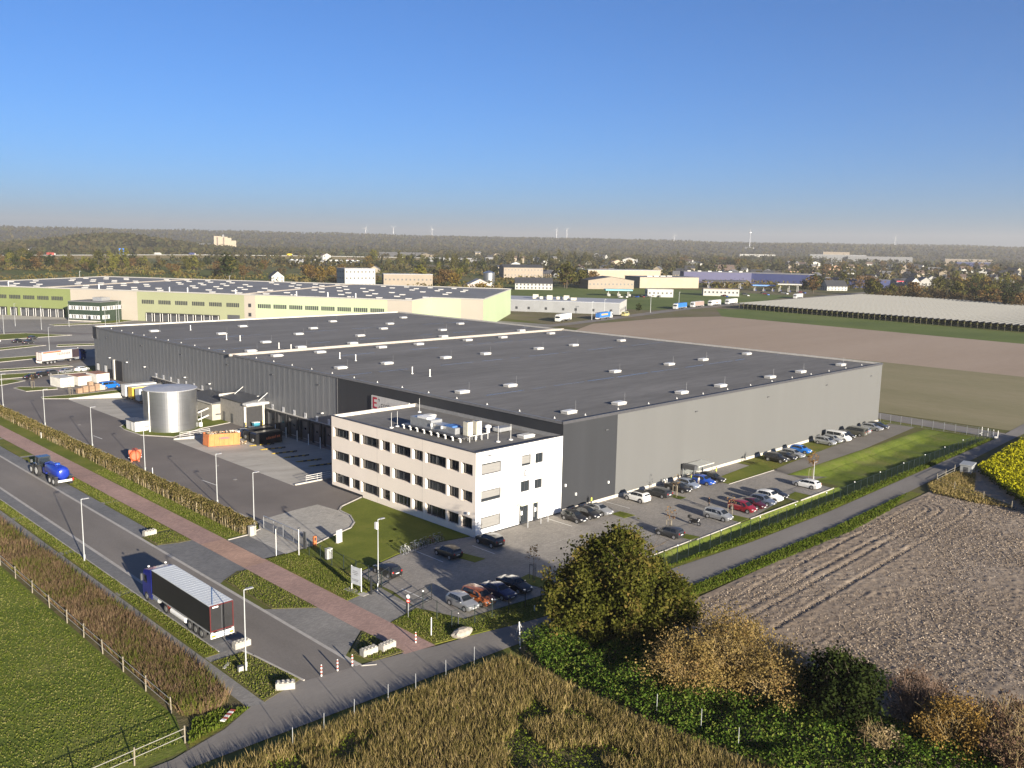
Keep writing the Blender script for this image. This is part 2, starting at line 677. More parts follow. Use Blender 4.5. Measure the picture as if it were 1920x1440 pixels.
for a, b in zip(gaps[:-1], gaps[1:]):
    slab('verge', rect(-61.2, -59.75, a + (0.9 if a > 0 else 0), b - 0.4), -0.02, 0.035, VERGE)
    sheet('cross_path', rect(-61.3, -59.6, b - 0.4, b + 0.9), 0.008, WALKP)
slab('verge', [(-61.2, -10.6), (-58.0, -10.6), (-57.7, -12.0), (-56.9, -19.3), (-61.35, -20.8)], -0.02, 0.035, ROUGHG)
sheet('cross_path', rect(-61.3, -57.9, -10.6, -9.3), 0.009, WALKP)
kerb([(-57.85, -10.5), (-57.6, -12), (-56.75, -19.7)], KERB, 0.16, 0.1)
kerb([(-59.68, -9), (-59.68, 200)], KERB, 0.10, 0.07)
for a, b in ((31.0, 49.0), (50.2, 68.6), (69.8, 88), (89, 107), (108, 126), (127, 145), (146, 164), (165, 190)):
    slab('verge', rect(-48.9, -46.75, a, b - 0.2), -0.02, 0.035, VERGE)
    sheet('cross_path', rect(-49.0, -46.7, b - 0.2, b + 1.0), 0.009, WALKP)
slab('verge', [(-50.9, 25.4), (-48.4, 24.5), (-46.75, 24.4), (-46.75, 29.9), (-50.9, 29.9)], -0.02, 0.035, ROUGHG)
slab('verge', [(-50.5, 8.0), (-47.8, 9.8), (-46.75, 9.5), (-46.7, -6.2), (-50.5, -3.1)], -0.02, 0.035, ROUGHG)
slab('verge', [(-46.5, -14.4), (-46.3, -21.2), (-49.8, -20.8), (-50.4, -17.9)], -0.02, 0.035, ROUGHG)
sheet('entry_paving', [(-51.2, 7.4), (-50.5, 8.0), (-47.8, 9.8), (-46.6, 9.5), (-46.6, 24.4), (-51.2, 25.4)], 0.005, BAY)
sheet('entry_paving', [(-51.2, -18.2), (-46.6, -14.3), (-46.6, -6.2), (-51.2, -2.7)], 0.005, WALKP)
kerb([(-51.2, -18), (-51.1, -20.9), (-50.0, -21.6)], KERB, 0.16, 0.08)
sheet('footway', [(-46.6, -21.7), (-43.1, -22.2), (-43.2, 400), (-46.65, 400)], 0.012, REDP)
sheet('footway', rect(-46.55, -43.2, 10.4, 22.0), 0.016, paving_mat('orange_pavers', (0.37, 0.24, 0.18), 0.2))

# --- pasture and weedy bank beyond the walk
sheet('pasture', [(-68.1, -18.0), (-69.6, -23.4), (-120, -23.4), (-400, 80), (-400, 400), (-68.1, 400)], -0.02, PAST)
sheet('bank', [(-62.85, -20.7), (-66, -22.8), (-71, -24.2), (-69.6, -23.4), (-68.1, -18), (-68.1, 300), (-62.85, 300)], -0.015, SOIL)
sheet('verge', [(-69.4, -23.3), (-66.0, -22.4), (-62.7, -20.8), (-64.6, -19.6), (-67.2, -19.4)], -0.008, VERGE)

# --- planting strip between footway and yard
slab('verge', [(-43.15, 12.0), (-43.15, 21.3), (-40.2, 21.6), (-37.4, 23.4), (-36.35, 26.5), (-36.35, 250), (-43.15, 250)], -0.02, 0.035, LAWN)
kerb([(-43.0, 21.2), (-40.0, 21.4), (-37.6, 22.6), (-36.5, 24.6), (-36.2, 27), (-36.2, 170)], KERB, 0.18, 0.12)
sheet('entry_paving', rect(-43.25, -39.8, 11.6, 21.35), 0.019, BAY)

# --- yard
cells('yard', [-36.2, -22.0, -21.5, 0.0], [20.0, 39.6, 85.3, 108.0, 146.0, 190.0], [PIT1, PIT2], 0.0, ASPH)
sheet('yard_entry', [(-40.2, 11.3), (-36, 11.9), (-31.9, 13.6), (-27.9, 14.9), (-26.1, 16.6), (-24.7, 19.6), (-24.4, 23.0), (-25.0, 27.7), (-29.5, 27.4), (-36.2, 26.2), (-36.6, 24.2),
                     (-37.8, 22.2), (-40.2, 21.3)], 0.020, paving_mat('entry_pavers', (0.36, 0.342, 0.305), 0.2))
kerb([(-36, 11.8), (-31.9, 13.5), (-27.8, 14.8), (-26.0, 16.5), (-24.55, 19.6), (-24.2, 23.0), (-22.9, 24.4), (-21.5, 25.0), (-17.7, 26.6)], KERB, 0.2, 0.12)
for x, y in ((-25.6, 20.6), (-25.1, 60.1), (-27.3, 49.3), (-30.5, 112.0), (-27.0, 6.5), (-23.5, 10.2)):
    o = MB().lathe([(0.0, 0.035), (0.32, 0.035), (0.36, 0.026), (0.36, 0.0)], (x, y), 16).build('manhole_cover', mat('cast_iron', (0.2, 0.19, 0.175), 0.7))
    tag(o, 'round cast iron manhole cover set in the ground', 'manhole', 'manhole covers')
for x0, y0, x1, y1 in ((-31.6, 52.6, -31.3, 47.9), (-32.3, 99.0, -32.1, 94.8)):
    sheet('lane_marking', [(x0 - 0.09, y0), (x0 + 0.09, y0), (x1 + 0.09, y1), (x1 - 0.09, y1)], 0.004, WHITEP)


def dock_pit(p, m, name, flat):
    x0, x1, y0, y1 = p
    b = MB()
    b.quad((x0, y0, 0), (x1 - flat, y0, -1.3), (x1 - flat, y1, -1.3), (x0, y1, 0))
    b.quad((x1 - flat, y0, -1.3), (x1, y0, -1.3), (x1, y1, -1.3), (x1 - flat, y1, -1.3))
    structure(b.build(name, m))
    w = MB()
    for y in (y0, y1):
        w.prism_y([(x0 + 0.3, -0.3), (x1 - 0.02, -1.6), (x1 - 0.02, 0.22), (x0 + 0.3, 0.22)], y - 0.14, y + 0.14)
    return w


w1 = dock_pit(PIT1, CONC, 'dock_ramp', 4.0)
w2 = dock_pit(PIT2, CONC, 'dock_ramp', 4.0)
WALLC = mat('cast_concrete', (0.36, 0.345, 0.31), 0.9, var=0.15, scale=0.6)
structure(w1.build('ramp_wall', WALLC))
structure(w2.build('ramp_wall', WALLC))
# tank lawn and the lawns round the far yard
slab('lawn', [(-25.2, 101.0), (-24.6, 104.4), (-21.7, 107.7), (-0.3, 107.7), (-0.3, 98.2), (-5.0, 94.2), (-12.8, 92.2), (-20.6, 87.6), (-24.8, 93.4)], -0.02, 0.09, LAWN)
kerb([(-25.35, 101.0), (-24.8, 104.6), (-21.8, 107.9)], KERB, 0.2, 0.13)
kerb([(-25.35, 101.0), (-24.95, 93.4), (-20.7, 87.4), (-12.8, 92.0), (-5.0, 94.0)], KERB, 0.2, 0.13)
for poly in ([(-25.9, 150), (-21.5, 146.6), (-8.4, 147.6), (-1.0, 149.0), (-1.0, 152.2), (-17.5, 151.6), (-25.4, 152.8)],
             [(-26.2, 171.5), (-25.5, 164.0), (-18.2, 163.2), (-17.2, 166.4), (-24.6, 172.8)],
             [(-30.6, 186.5), (-28.6, 177.5), (-20.2, 183.0), (-22.2, 188.0)]):
    slab('lawn', poly, -0.02, 0.08, LAWN)
    kerb(poly + [poly[0]], KERB, 0.2, 0.12)

# --- car park
sheet('car_park', [(-38.6, -13.4), (-37.6, -8.0), (-37.6, -0.6), (-29.6, 1.5), (-24.4, 2.2), (-17.6, 0.8), (-17.5, -0.02), (49.0, -0.02), (49.2, -7.8), (47.0, -15.4), (45.6, -20.9),
                   (34.6, -20.8), (34.2, -18.5), (20.6, -20.6), (5.0, -20.8), (-3.5, -20.3), (-8.0, -20.6), (-23, -20.6), (-36.6, -19.2)], 0.004, PAVE)
sheet('gate_paving', [(-43.1, -14.7), (-38.7, -13.5), (-38.0, -5.9), (-43.1, -6.8)], 0.009, WALKP)
for poly in ([(-24.9, -2.6), (-23.1, -2.6), (-22.2, -7.1), (-24.1, -7.2)], [(5.4, -5.4), (7.5, -5.4), (7.6, -8.2), (5.2, -8.0)],
             [(-24.9, -15.0), (-21.9, -14.6), (-21.6, -20.5), (-23.6, -20.4)], [(20.0, -4.9), (21.6, -4.9), (21.6, -7.7), (20.0, -7.7)],
             [(16.9, -15.2), (19.0, -15.4), (19.3, -20.6), (16.6, -20.6)], [(3.9, -15.0), (5.3, -15.2), (6.3, -20.6), (4.2, -20.4)],
             [(34.5, -4.2), (53.8, -2.6), (49.9, -7.6), (34.4, -7.6)], [(33.9, -18.3), (38.5, -17.8), (38.5, -20.8), (34.3, -20.8)]):
    slab('lawn', poly, -0.02, 0.035, LAWN)
slab('lawn', [(-37.5, -0.2), (-29.6, 1.8), (-24.4, 2.5), (-17.6, 1.0), (-17.6, 26.2), (-21.4, 24.7), (-22.7, 24.1), (-24.0, 22.9), (-24.4, 19.6), (-25.9, 16.3), (-27.7, 14.6), (-31.9, 13.2), (-36.0, 11.6), (-38.4, 11.2)],
     -0.02, 0.035, LAWN)
slab('lawn', [(-43.1, 11.3), (-38.4, 11.2), (-37.5, -0.2), (-37.9, -5.8), (-43.1, -6.7)], -0.02, 0.058, VERGE)
slab('lawn', [(-43.1, -14.8), (-38.7, -13.6), (-36.7, -19.4), (-23, -20.8), (-8, -20.8), (-8.0, -24.9), (-20, -24.8), (-28, -24.9), (-33, -24.1), (-38.5, -22.9), (-43.0, -22.0)], -0.02, 0.05, VERGE)
for a in ((-33.9, 1.0, -33.9, -4.6), (-27.0, 1.8, -27.0, -4.4), (-3.6, -0.4, -3.6, -5.4), (9.9, -0.4, 9.9, -5.4), (-13.0, -8.6, -5.6, -8.6), (-36.4, -8.0, -36.4, -13.0), (-20, -2.2, -20, -6.5)):
    sheet('bay_line', [(a[0] - 0.07, a[1]), (a[0] + 0.07, a[1] + 0.02), (a[2] + 0.07, a[3]), (a[2] - 0.07, a[3] - 0.02)], 0.010, WHITEP)
kerb([(45.8, -21.0), (34.5, -20.95)], KERB, 0.15, 0.1)
kerb([(34.0, -18.4), (33.6, -20.9), (19.4, -20.8)], KERB, 0.12, 0.08)
kerb([(16.5, -20.75), (5.0, -20.95)], KERB, 0.12, 0.08)
kerb([(4.0, -20.6), (-8.0, -20.75)], KERB, 0.12, 0.08)
kerb([(49.3, -7.8), (34.3, -7.75)], KERB, 0.12, 0.08)
# --- ground east of the car park: gravel track, wall strip, lane behind
sheet('gravel_track', [(49.9, -7.6), (56, -7.0), (106, -3.4), (111.8, -2.6), (111.8, -8.6), (80, -10.9), (48.2, -11.0), (48.8, -8)], -0.01, GRAVEL)
sheet('gravel_track', [(48.1, -11.0), (52.5, -16.8), (47.2, -15.4)], -0.012, GRAVEL)
sheet('wall_strip', [(49.3, -0.05), (111.8, -0.05), (111.8, -2.6), (106, -3.4), (56, -7.0), (49.9, -7.6)], -0.02, VERGE)
sheet('lane', [(113.6, -27), (121, -25), (124.5, 10), (131, 190), (124, 190), (116.5, 10)], 0.003, LANE)
sheet('verge', [(111.8, -25.3), (113.4, -25.6), (116.4, 10), (123.8, 190), (111.8, 190)], -0.02, VERGE)
sheet('verge', [(-9, -30.4), (24, -31.2), (54, -30.6), (54, -33.8), (24, -34.2), (-9, -32.8), (-27, -31.0), (-27, -29.0)], -0.02, VERGE)
sheet('verge', [(-8, -24.4), (-6, -25.4), (10, -26.6), (32, -27.0), (63, -26.4), (112, -25.6), (112, -24.4)], -0.02, VERGE)
# swale inside the fence: a shallow basin
nx, ny = 120, 40
xs = np.linspace(-8, 112, nx)
V = []
for x in xs:
    t = min(1, max(0, (x - 44) / 10))
    end = min(1, (x + 8) / 8) * min(1, (112 - x) / 12)
    yn = -20.9 + (9.9 if x >= 48 else 0) * 1.0
    d = (0.8 + 0.3 * t) * end * (0.9 + 0.2 * math.sin(x * 0.7))
    for j in range(ny):
        y = -24.4 + (yn + 24.4) * j / (ny - 1)
        rise = 0.9 + 3.6 * t
        s = min(1, (y + 24.4) / 0.9) * min(1, max(0, (yn - y) / rise))
        s = s * s * (3 - 2 * s)
        V.append((x, y, -0.05 - d * s))
F = [(i * ny + j, (i + 1) * ny + j, (i + 1) * ny + j + 1, i * ny + j + 1) for i in range(nx - 1) for j in range(ny - 1)]
structure(MB().add(V, F).build('swale', ground_mat('swale_turf', [(0.062, 0.088, 0.010), (0.098, 0.128, 0.014), (0.15, 0.14, 0.045)], 0.15, 2.0, 0.45, 0.9, 0.12), smooth=True))

# --- ploughed field: clods and wheel tracks are real relief
nx, ny = 560, 270
X, Y = np.meshgrid(np.linspace(-36, 92, nx), np.linspace(-97, -33.0, ny), indexing='ij')
Z = 0.10 * (fbm(X * 2.6, Y * 2.6, 3, 3) - 0.5) + 0.40 * np.maximum(0, fbm(X * 2.1 + 40, Y * 2.1, 2, 11) - 0.58) * (0.5 + vnoise(X * .2, Y * .2, 5)) + 0.2 * (fbm(X * .09, Y * .09, 2, 21) - .5)


def groove(pts, w, d, flat=True):
    global Z
    for (x0, y0), (x1, y1) in zip(pts[:-1], pts[1:]):
        dx, dy = x1 - x0, y1 - y0
        L2 = dx * dx + dy * dy
        t = np.clip(((X - x0) * dx + (Y - y0) * dy) / L2, 0, 1)
        r = np.hypot(X - x0 - t * dx, Y - y0 - t * dy)
        k = np.exp(-(r / w) ** 2)
        Z = Z * (1 - 0.75 * k) - d * k + d * 0.7 * np.exp(-((r - 2.2 * w) / w) ** 2)


def arc(x_end, yl, R):
    return [(-14, yl - 1.2), (x_end - R, yl)] + [(x_end - R + R * math.sin(a), yl + R - R * math.cos(a)) for a in np.linspace(0.15, 1.45, 8)]


groove(arc(47.0, -37.4, 3.6), 0.24, 0.05)
groove(arc(49.0, -38.9, 5.0), 0.24, 0.05)
groove(arc(54.0, -42.2, 8.0), 0.26, 0.055)
groove([(-14, -36.0), (30, -35.0), (44, -34.7)], 0.22, 0.045)
for k in range(5):
    groove(arc(50.4 + k * 0.7, -39.8 - k * 0.45, 5.6 + .5 * k)[2:], 0.13, 0.03)
edge = np.clip((-33.05 - Y) / 0.8, 0, 1)
Z = 0.06 + Z * edge
V = np.stack([X.ravel(), Y.ravel(), Z.ravel()], 1)
I = np.arange(nx * ny).reshape(nx, ny)
F = np.stack([I[:-1, :-1].ravel(), I[1:, :-1].ravel(), I[1:, 1:].ravel(), I[:-1, 1:].ravel()], 1)
structure(link('ploughed_field', np_mesh('ploughed_field', V, F, PLOUGH)))
# loose clods on the field
p = scatter([(-34, -34), (60, -34), (56, -50), (40, -72), (-22, -76), (-30, -60), (-22, -44)], 90000)
V, F = leaves(np.column_stack([p, .07 + .06 * rng.random(len(p))]), .065, .8)
o = link('soil_clods', np_mesh('soil_clods', V, F, leaf_mat('clod_soil', [(0.12, 0.093, 0.068), (0.19, 0.152, 0.115), (0.28, 0.232, 0.185)], .5, 0.0, .8), rng.random(len(p))))
o['kind'] = 'stuff'
o['label'] = 'loose soil clods strewn over the ploughed field'
# --- fields behind the hall
sheet('stubble_field', [(131.5, -400), (231, -400), (229, 48), (214, 190), (132, 190), (125, 10)], -0.03, STUBB)
sheet('harrowed_field', [(231, -400), (352, -400), (351, 40), (369, 206), (330, 218), (262, 216), (214, 190), (229, 48)], -0.028, PLOUGH2)
sheet('crop_field', [(352, -400), (412, -400), (412, 54), (440, 228), (425, 246), (369, 206), (351, 40)], -0.03, CROP)
sheet('meadow', [(372, 262), (470, 262), (640, 300), (640, 420), (520, 500), (430, 470), (330, 360)], -0.035, CROP)
sheet('far_road', [(120, 196), (262, 221), (399, 252), (602, 276), (820, 300), (820, 310), (602, 285), (399, 261), (262, 229), (120, 204)], -0.01, ROAD)
# --- ground round the second hall
sheet('far_yard', [(-60, 190), (0, 190), (0, 204), (112, 204), (112, 196), (240, 222), (232, 258), (215, 280), (184, 258), (52, 440), (-60, 640), (-140, 640)], -0.02, ground_mat('far_paving', [(0.15, 0.14, 0.125), (0.2, 0.188, 0.17), (0.25, 0.235, 0.21)], 0.02, 0.5, 0.35, 0))
for q in ([(-40, 214), (0, 209.2), (14, 222), (12, 229), (2, 231), (-40, 221)], [(-44, 262), (-34, 258), (8, 272), (40, 262), (44, 270), (10, 283), (-44, 274)], [(-30, 318), (-6, 320), (20, 318), (36, 300), (44, 300), (26, 326), (-30, 330)]):
    sheet('drive', q, -0.014, ASPH)
for poly in ([(-36, 190), (-1.5, 190), (-1.5, 196), (-36, 202)], [(-40, 222), (2, 232), (12, 240), (-42, 236)], [(-40, 208), (0, 205.2), (0, 209), (-40, 214)],
             [(-30, 252), (12, 268), (8, 272), (-34, 258)], [(2, 296), (32, 300), (20, 318), (-6, 320)], [(36, 288), (60, 270), (62, 276), (42, 296)],
             [(40, 345), (66, 344), (82, 356), (84, 366), (60, 352), (40, 352)], [(-20, 330), (10, 326), (0, 336), (-26, 340)], [(14, 262), (40, 256), (40, 261), (16, 268)]):
    slab('lawn', poly, -0.03, 0.06, LAWN)
    kerb(poly + [poly[0]], KERB, 0.3, 0.12)
sheet('dock_apron', [(-40, 560), (52, 424), (70, 396), (56, 376), (30, 392), (-70, 540)], -0.012, CONC)
# ------------------------------------------------------------------ the warehouse
WALLG = mat('grey_cladding', (0.125, 0.128, 0.132), 0.5, 0.0, 0.06, 0.1)
DARK = mat('dark_cladding', (0.021, 0.0225, 0.026), 0.55, 0, 0.12, 0.35, stretch=(1, 1, 0.06))
BEIGE = mat('light_cladding', (0.095, 0.096, 0.094), 0.6, 0, 0.03, 0.35, stretch=(1, 1, 0.06))
TRIM = mat('dark_trim', (0.05, 0.05, 0.055), 0.5)
LTRIM = mat('light_trim', (0.42, 0.40, 0.36), 0.5)
MEMB = ground_mat('roof_membrane', [(0.11, 0.106, 0.10), (0.145, 0.14, 0.133), (0.185, 0.178, 0.17)], 0.10, 0.9, 0.5, 0.15, 0.02, 0.85, (0.18, 1, 1), 0.0, 0.1)
WET = mat('wet_membrane', (0.10, 0.115, 0.14), 0.25, 0, 0.3, 0.4)
DOME = mat('skylight_dome', (0.50, 0.49, 0.46), 0.35, 0, 0.05)
CURB = mat('skylight_curb', (0.36, 0.35, 0.33), 0.6)
STEEL = mat('galvanised_steel', (0.38, 0.39, 0.40), 0.4, 0.6, 0.1, 2)
WHITE = mat('white_paint', (0.66, 0.65, 0.62), 0.5, 0, 0.04)
BLACK = mat('black_rubber', (0.018, 0.018, 0.02), 0.7, 0, 0.15)
DGREY = mat('dark_grey_metal', (0.06, 0.062, 0.066), 0.45)
GLASS = glass_mat('window_glass')
PLATE = mat('number_plate_white', (0.5, 0.5, 0.5), 0.5)
YELLOW = mat('yellow_paint', (0.5, 0.36, 0.03), 0.5)

hall = thing('warehouse', 'huge flat-roofed grey logistics hall with rows of white skylights', 'warehouse', (0, 0, 0), absolute=True)
HX, HY, HZ = 111.7, 186.0, 14.0
MB().quad((0.02, 0, -0.05), (12.9, 0, -0.05), (12.9, 0, HZ), (0.02, 0, HZ)).build('south_wall', DARK, hall, label='dark charcoal stretch of the end wall')
MB().quad((12.9, 0, -0.05), (HX, 0, -0.05), (HX, 0, HZ), (12.9, 0, HZ)).build('south_wall', BEIGE, hall, label='light grey stretch of the end wall')
MB().quad((HX, 0, -0.05), (HX, HY, -0.05), (HX, HY, HZ), (HX, 0, HZ)).build('east_wall', BEIGE, hall)
MB().quad((HX, HY, -0.05), (0, HY, -0.05), (0, HY, HZ), (HX, HY, HZ)).build('north_wall', WALLG, hall)
MB().quad((0, 59.5, -1.7), (0, 0, -1.7), (0, 0, HZ), (0, 59.5, HZ)).build('west_wall', DARK, hall, label='smooth dark charcoal stretch of the long wall')
# trapezoid ribbed sheets, 59.5 .. 186
b = MB()
y, pts = 59.5, []
while y < HY - 0.01:
    pts += [(y, 0.0), (min(y + 0.55, HY), 0.0), (min(y + 0.7, HY), -0.025), (min(y + 1.45, HY), -0.025), (min(y + 1.6, HY), 0.0)]
    y += 2.11
pts.append((HY, 0.0))
for (ya, xa), (yb, xb) in zip(pts[:-1], pts[1:]):
    if yb > ya:
        b.quad((xa, yb, -1.7), (xa, ya, -1.7), (xa, ya, HZ), (xb, yb, HZ)) if xa == xb else b.quad((xb, yb, -1.7), (xa, ya, -1.7), (xa, ya, HZ), (xb, yb, HZ))
b.build('west_wall', WALLG, hall, label='ribbed mid grey stretch of the long wall')
MB().box(-0.12, 0.03, 59.35, 59.65, -1.5, HZ + 0.02).build('corner_trim', TRIM, hall)
MB().box(0.05, HX - 0.02, 0.05, HY - 0.05, 13.62, 13.70).build('roof', MEMB, hall)
roof = hall.children[-1]
b = MB()
b.box(-0.16, HX + 0.12, -0.12, 0.20, 13.66, 14.10)
b.build('parapet', TRIM, hall)
MB().box(-0.16, 0.20, 0.20, HY - 0.2, 13.66, 14.09).build('parapet', mat('parapet_grey', (0.12, 0.12, 0.125), 0.5), hall)
MB().box(-0.16, HX + 0.12, HY - 0.2, HY + 0.14, 13.66, 14.10).build('parapet', LTRIM, hall)
MB().box(HX - 0.2, HX + 0.12, 0.20, HY - 0.2, 13.66, 14.09).build('parapet', LTRIM, hall)
MB().box(0.03, HX + 0.05, -0.10, -0.005, -0.02, 0.5).build('plinth', mat('plinth_concrete', (0.40, 0.37, 0.32), 0.9), hall)
# fire wall on the roof
MB().box(-0.9, HX + 0.5, 101.35, 101.85, 13.7, 14.25).build('fire_wall', mat('fire_wall_cap', (0.30, 0.27, 0.235), 0.6), hall)
for yy in (26.0, 61.0, 88.0, 114.5, 141.0):
    x = 1.2
    while x < 109:
        L = rng.uniform(3, 11)
        if rng.random() < 0.72:
            MB().box(x, min(x + L, 110), yy - rng.uniform(0.08, 0.26), yy + rng.uniform(0.08, 0.26), 13.701, 13.706).build('drain_puddle', WET, hall)
        x += L + rng.uniform(0.3, 3)
sky_me = MB()
sky_me.m(0).box(-1.15, 1.15, -0.7, 0.7, 0, 0.34)
sky_me.m(1).loft([[(-1.22, -0.77, 0.34), (1.22, -0.77, 0.34), (1.22, 0.77, 0.34), (-1.22, 0.77, 0.34)],
                  [(-1.22, -0.77, 0.40), (1.22, -0.77, 0.40), (1.22, 0.77, 0.40), (-1.22, 0.77, 0.40)],
                  [(-0.95, -0.5, 0.52), (0.95, -0.5, 0.52), (0.95, 0.5, 0.52), (-0.95, 0.5, 0.52)]])
sky_me = sky_me.mesh('skylight', [CURB, DOME])
rod_me = MB().cyl((0, 0, 0), (0, 0, 1.8), 0.014, 0.01, 5).cyl((0, 0, 0), (0, 0, 0.1), 0.16, n=8).mesh('lightning_rod', STEEL)
ROWS = {5.4: (7.3, 19.9, 38.1, 51, 69.6, 82.6, 101.6), 30.6: (7, 19, 50.1, 69.5, 83.1, 102.6), 69.6: (7.6, 19.6, 36.4, 49, 67.5, 81, 101.1),
        95.2: (7.5, 19, 37, 49, 66.1, 79.5, 99.5), 106.6: (7.2, 20.8, 36.2, 67.1, 98.4), 121.6: (19.6, 49.1, 79.4), 135.0: (37.5, 67.1, 98.4),
        147.4: (20.5, 50.1, 78.9), 164.4: (8.7, 36, 68.3, 97.6)}
for yy, xl in ROWS.items():
    for x in xl:
        place('skylight', sky_me, hall, (x, yy, 13.7))
        place('lightning_rod', rod_me, hall, (x + 1.9, yy + 0.3, 13.7))
pipe_me = MB().cyl((0, 0, 0), (0, 0, 1.3), 0.09, n=8).cyl((0, 0, 1.3), (0, 0, 1.42), 0.14, n=8).cyl((0, 0, 0), (0, 0, 0.08), 0.25, n=8).mesh('vent_pipe', WHITE)
for x, y in ((17.4, 78.2), (14.8, 54.7), (15.3, 49.7), (19.0, 163.2), (15.0, 133.6), (16.6, 129.3), (16.0, 108.7), (16.3, 103.6), (16.7, 83.4)):
    place('vent_pipe', pipe_me, hall, (x, y, 13.7))
anchor_me = MB().cyl((0, 0, 0), (0, 0, 0.25), 0.05, n=6).cyl((0, 0, 0), (0, 0, 0.04), 0.18, n=8).mesh('roof_anchor', WHITE)
for k in range(24):
    place('roof_anchor', anchor_me, hall, (2.4, 4 + k * 7.6, 13.7))
for k in range(13):
    place('roof_anchor', anchor_me, hall, (8 + k * 8.2, 2.6, 13.7))
spout_me = MB().box(-0.35, 0.35, -0.16, 0.0, -0.08, 0.10).mesh('overflow_spout', DGREY)
for x in (10.2, 34.9, 59.6, 84.0, 106.0):
    place('overflow_spout', spout_me, hall, (x, 0, 11.5))
spw_me = MB().box(-0.2, 0.0, -0.35, 0.35, -0.08, 0.10).mesh('overflow_spout', DGREY)
for y in (22, 66, 84, 104, 128, 152, 176):
    place('overflow_spout', spw_me, hall, (-0.07, y, 11.5))
flood_me = MB().box(-0.45, -0.02, -0.18, 0.18, -0.06, 0.14).box(-0.1, 0.0, -0.05, 0.05, -0.1, 0.0).mesh('flood_lamp', WHITE)
for y in (64.5, 90, 112.9, 126, 150, 161.8, 174):
    place('flood_lamp', flood_me, hall, (-0.08, y, 5.9))
for x, z in ((0.75, 4.2), (11.0, 2.9), (3.2, 2.4)):
    MB().box(x - 0.12, x + 0.12, -0.2, -0.002, z - 0.2, z + 0.2).build('wall_lamp', WHITE, hall)

# loading doors with black shelters
dock_me = MB().m(0)
dock_me.box(-0.55, -0.08, -1.95, -1.35, -0.35, 3.35).box(-0.55, -0.08, 1.35, 1.95, -0.35, 3.35).box(-0.55, -0.08, -1.95, 1.95, 3.352, 3.75)
dock_me = dock_me.mesh('dock_shelter', BLACK)
gate_me = MB().m(0).box(-0.12, -0.09, -1.35, 1.35, -0.3, 3.34)
for k in range(5):
    gate_me.m(0).box(-0.15, -0.12, -1.3, 1.3, -0.25 + k * 0.72, 0.40 + k * 0.72)
gate_me.m(1).box(-0.17, -0.15, -0.35, 0.35, 1.5, 1.9)
gate_me = gate_me.mesh('loading_door', [DGREY, GLASS])
bump_me = MB().box(-0.42, -0.08, -1.5, -1.15, -0.75, -0.36).box(-0.42, -0.08, 1.15, 1.5, -0.75, -0.36).mesh('dock_bumper', BLACK)
lip_me = MB().box(-0.3, -0.1, -1.0, 1.0, -0.44, -0.36).mesh('dock_leveller', STEEL)
num_me = MB().box(-0.14, -0.09, -0.42, 0.42, -0.55, 0.55).mesh('dock_number_plate', PLATE)
post_me = MB().cyl((-0.75, -2.05, -1.3), (-0.75, -2.05, 1.0), 0.09, n=8).mesh('guard_post', WHITE)


def dock(y, n):
    place('loading_door', gate_me, hall, (0, y, 0))
    sh = place('dock_shelter', dock_me, hall, (0, y, 0))
    place('dock_bumper', bump_me, hall, (0, y, 0))
    place('dock_leveller', lip_me, hall, (0, y, 0))
    place('guard_post', post_me, hall, (0, y, 0))
    p = place('dock_number_plate', num_me, hall, (0, y, 4.45))
    text_mesh('number', str(n), 0.75, DGREY, p, (-0.141, 0.24, -0.27), ROT_W, 0.003)


ROT_W = Matrix(((0, 0, -1), (-1, 0, 0), (0, 1, 0))).to_euler()      # lettering on a wall that faces west
for k in range(10):
    dock(84.1 - 4.35 * k if k < 6 else 84.1 - 4.35 * k, 10 - k)
for k in range(8):
    dock(143.2 - 4.35 * k, 18 - k)
MB().box(-0.34, 0.0, 40.0, 86.3, 3.78, 3.92).build('dock_trim', LTRIM, hall)
MB().box(-0.34, 0.0, 109.6, 145.6, 3.78, 3.92).build('dock_trim', LTRIM, hall)
# far gate, doors and windows in the ribbed wall
MB().box(-0.2, -0.08, 165.5, 170.6, 0, 5.6).build('roller_gate', BLACK, hall)
MB().box(-0.5, -0.02, 170.6, 171.6, 0, 5.7).build('gate_jamb', LTRIM, hall)
for y in (177.5, 183.3):
    MB().m(0).box(-0.16, -0.08, y - 1.2, y + 1.2, 1.1, 3.5).m(1).box(-0.19, -0.16, y - 0.7, y + 1.0, 1.35, 3.3).build('window', [DGREY, WHITE], hall)
MB().m(0).box(-0.2, -0.08, 173.0, 175.6, 0, 2.6).build('door', BLACK, hall)
MB().box(0.0, -0.22, 183.2, 186.2, 10.6, 14.05).build('corner_panel', DARK, hall)

# sign on the dark wall
RED = mat('sign_red', (0.28, 0.012, 0.03), 0.5)
sgn = thing('wall_sign', 'long white company sign with red E high on the dark hall wall', 'sign', (-0.45, 41.8, 9.2), absolute=True)
MB().box(-0.45, -0.16, 36.4, 47.6, 9.2, 11.85).build('sign_box', mat('sign_white', (0.40, 0.385, 0.37), 0.5), sgn)
b = MB()
for y0, y1, z0, z1 in ((47.15, 46.75, 9.5, 11.6), (46.75, 45.85, 11.25, 11.6), (46.75, 45.95, 10.4, 10.7), (46.75, 45.85, 9.5, 9.85)):
    b.box(-0.475, -0.452, y1, y0, z0, z1)
b.build('letter_e', RED, sgn)
b = MB()
for y0, y1, z0, z1 in ((45.5, 45.05, 11.3, 11.45), (45.2, 45.05, 10.95, 11.3), (45.5, 45.05, 9.6, 9.75), (45.2, 45.05, 9.75, 10.15)):
    b.box(-0.475, -0.452, y1, y0, z0, z1)
b.build('bracket_mark', TRIM, sgn)
text_mesh('lettering', 'ESSENTRA', 1.45, TRIM, sgn, (-0.455, 44.75, 9.62), ROT_W, 0.01, sx=0.98)

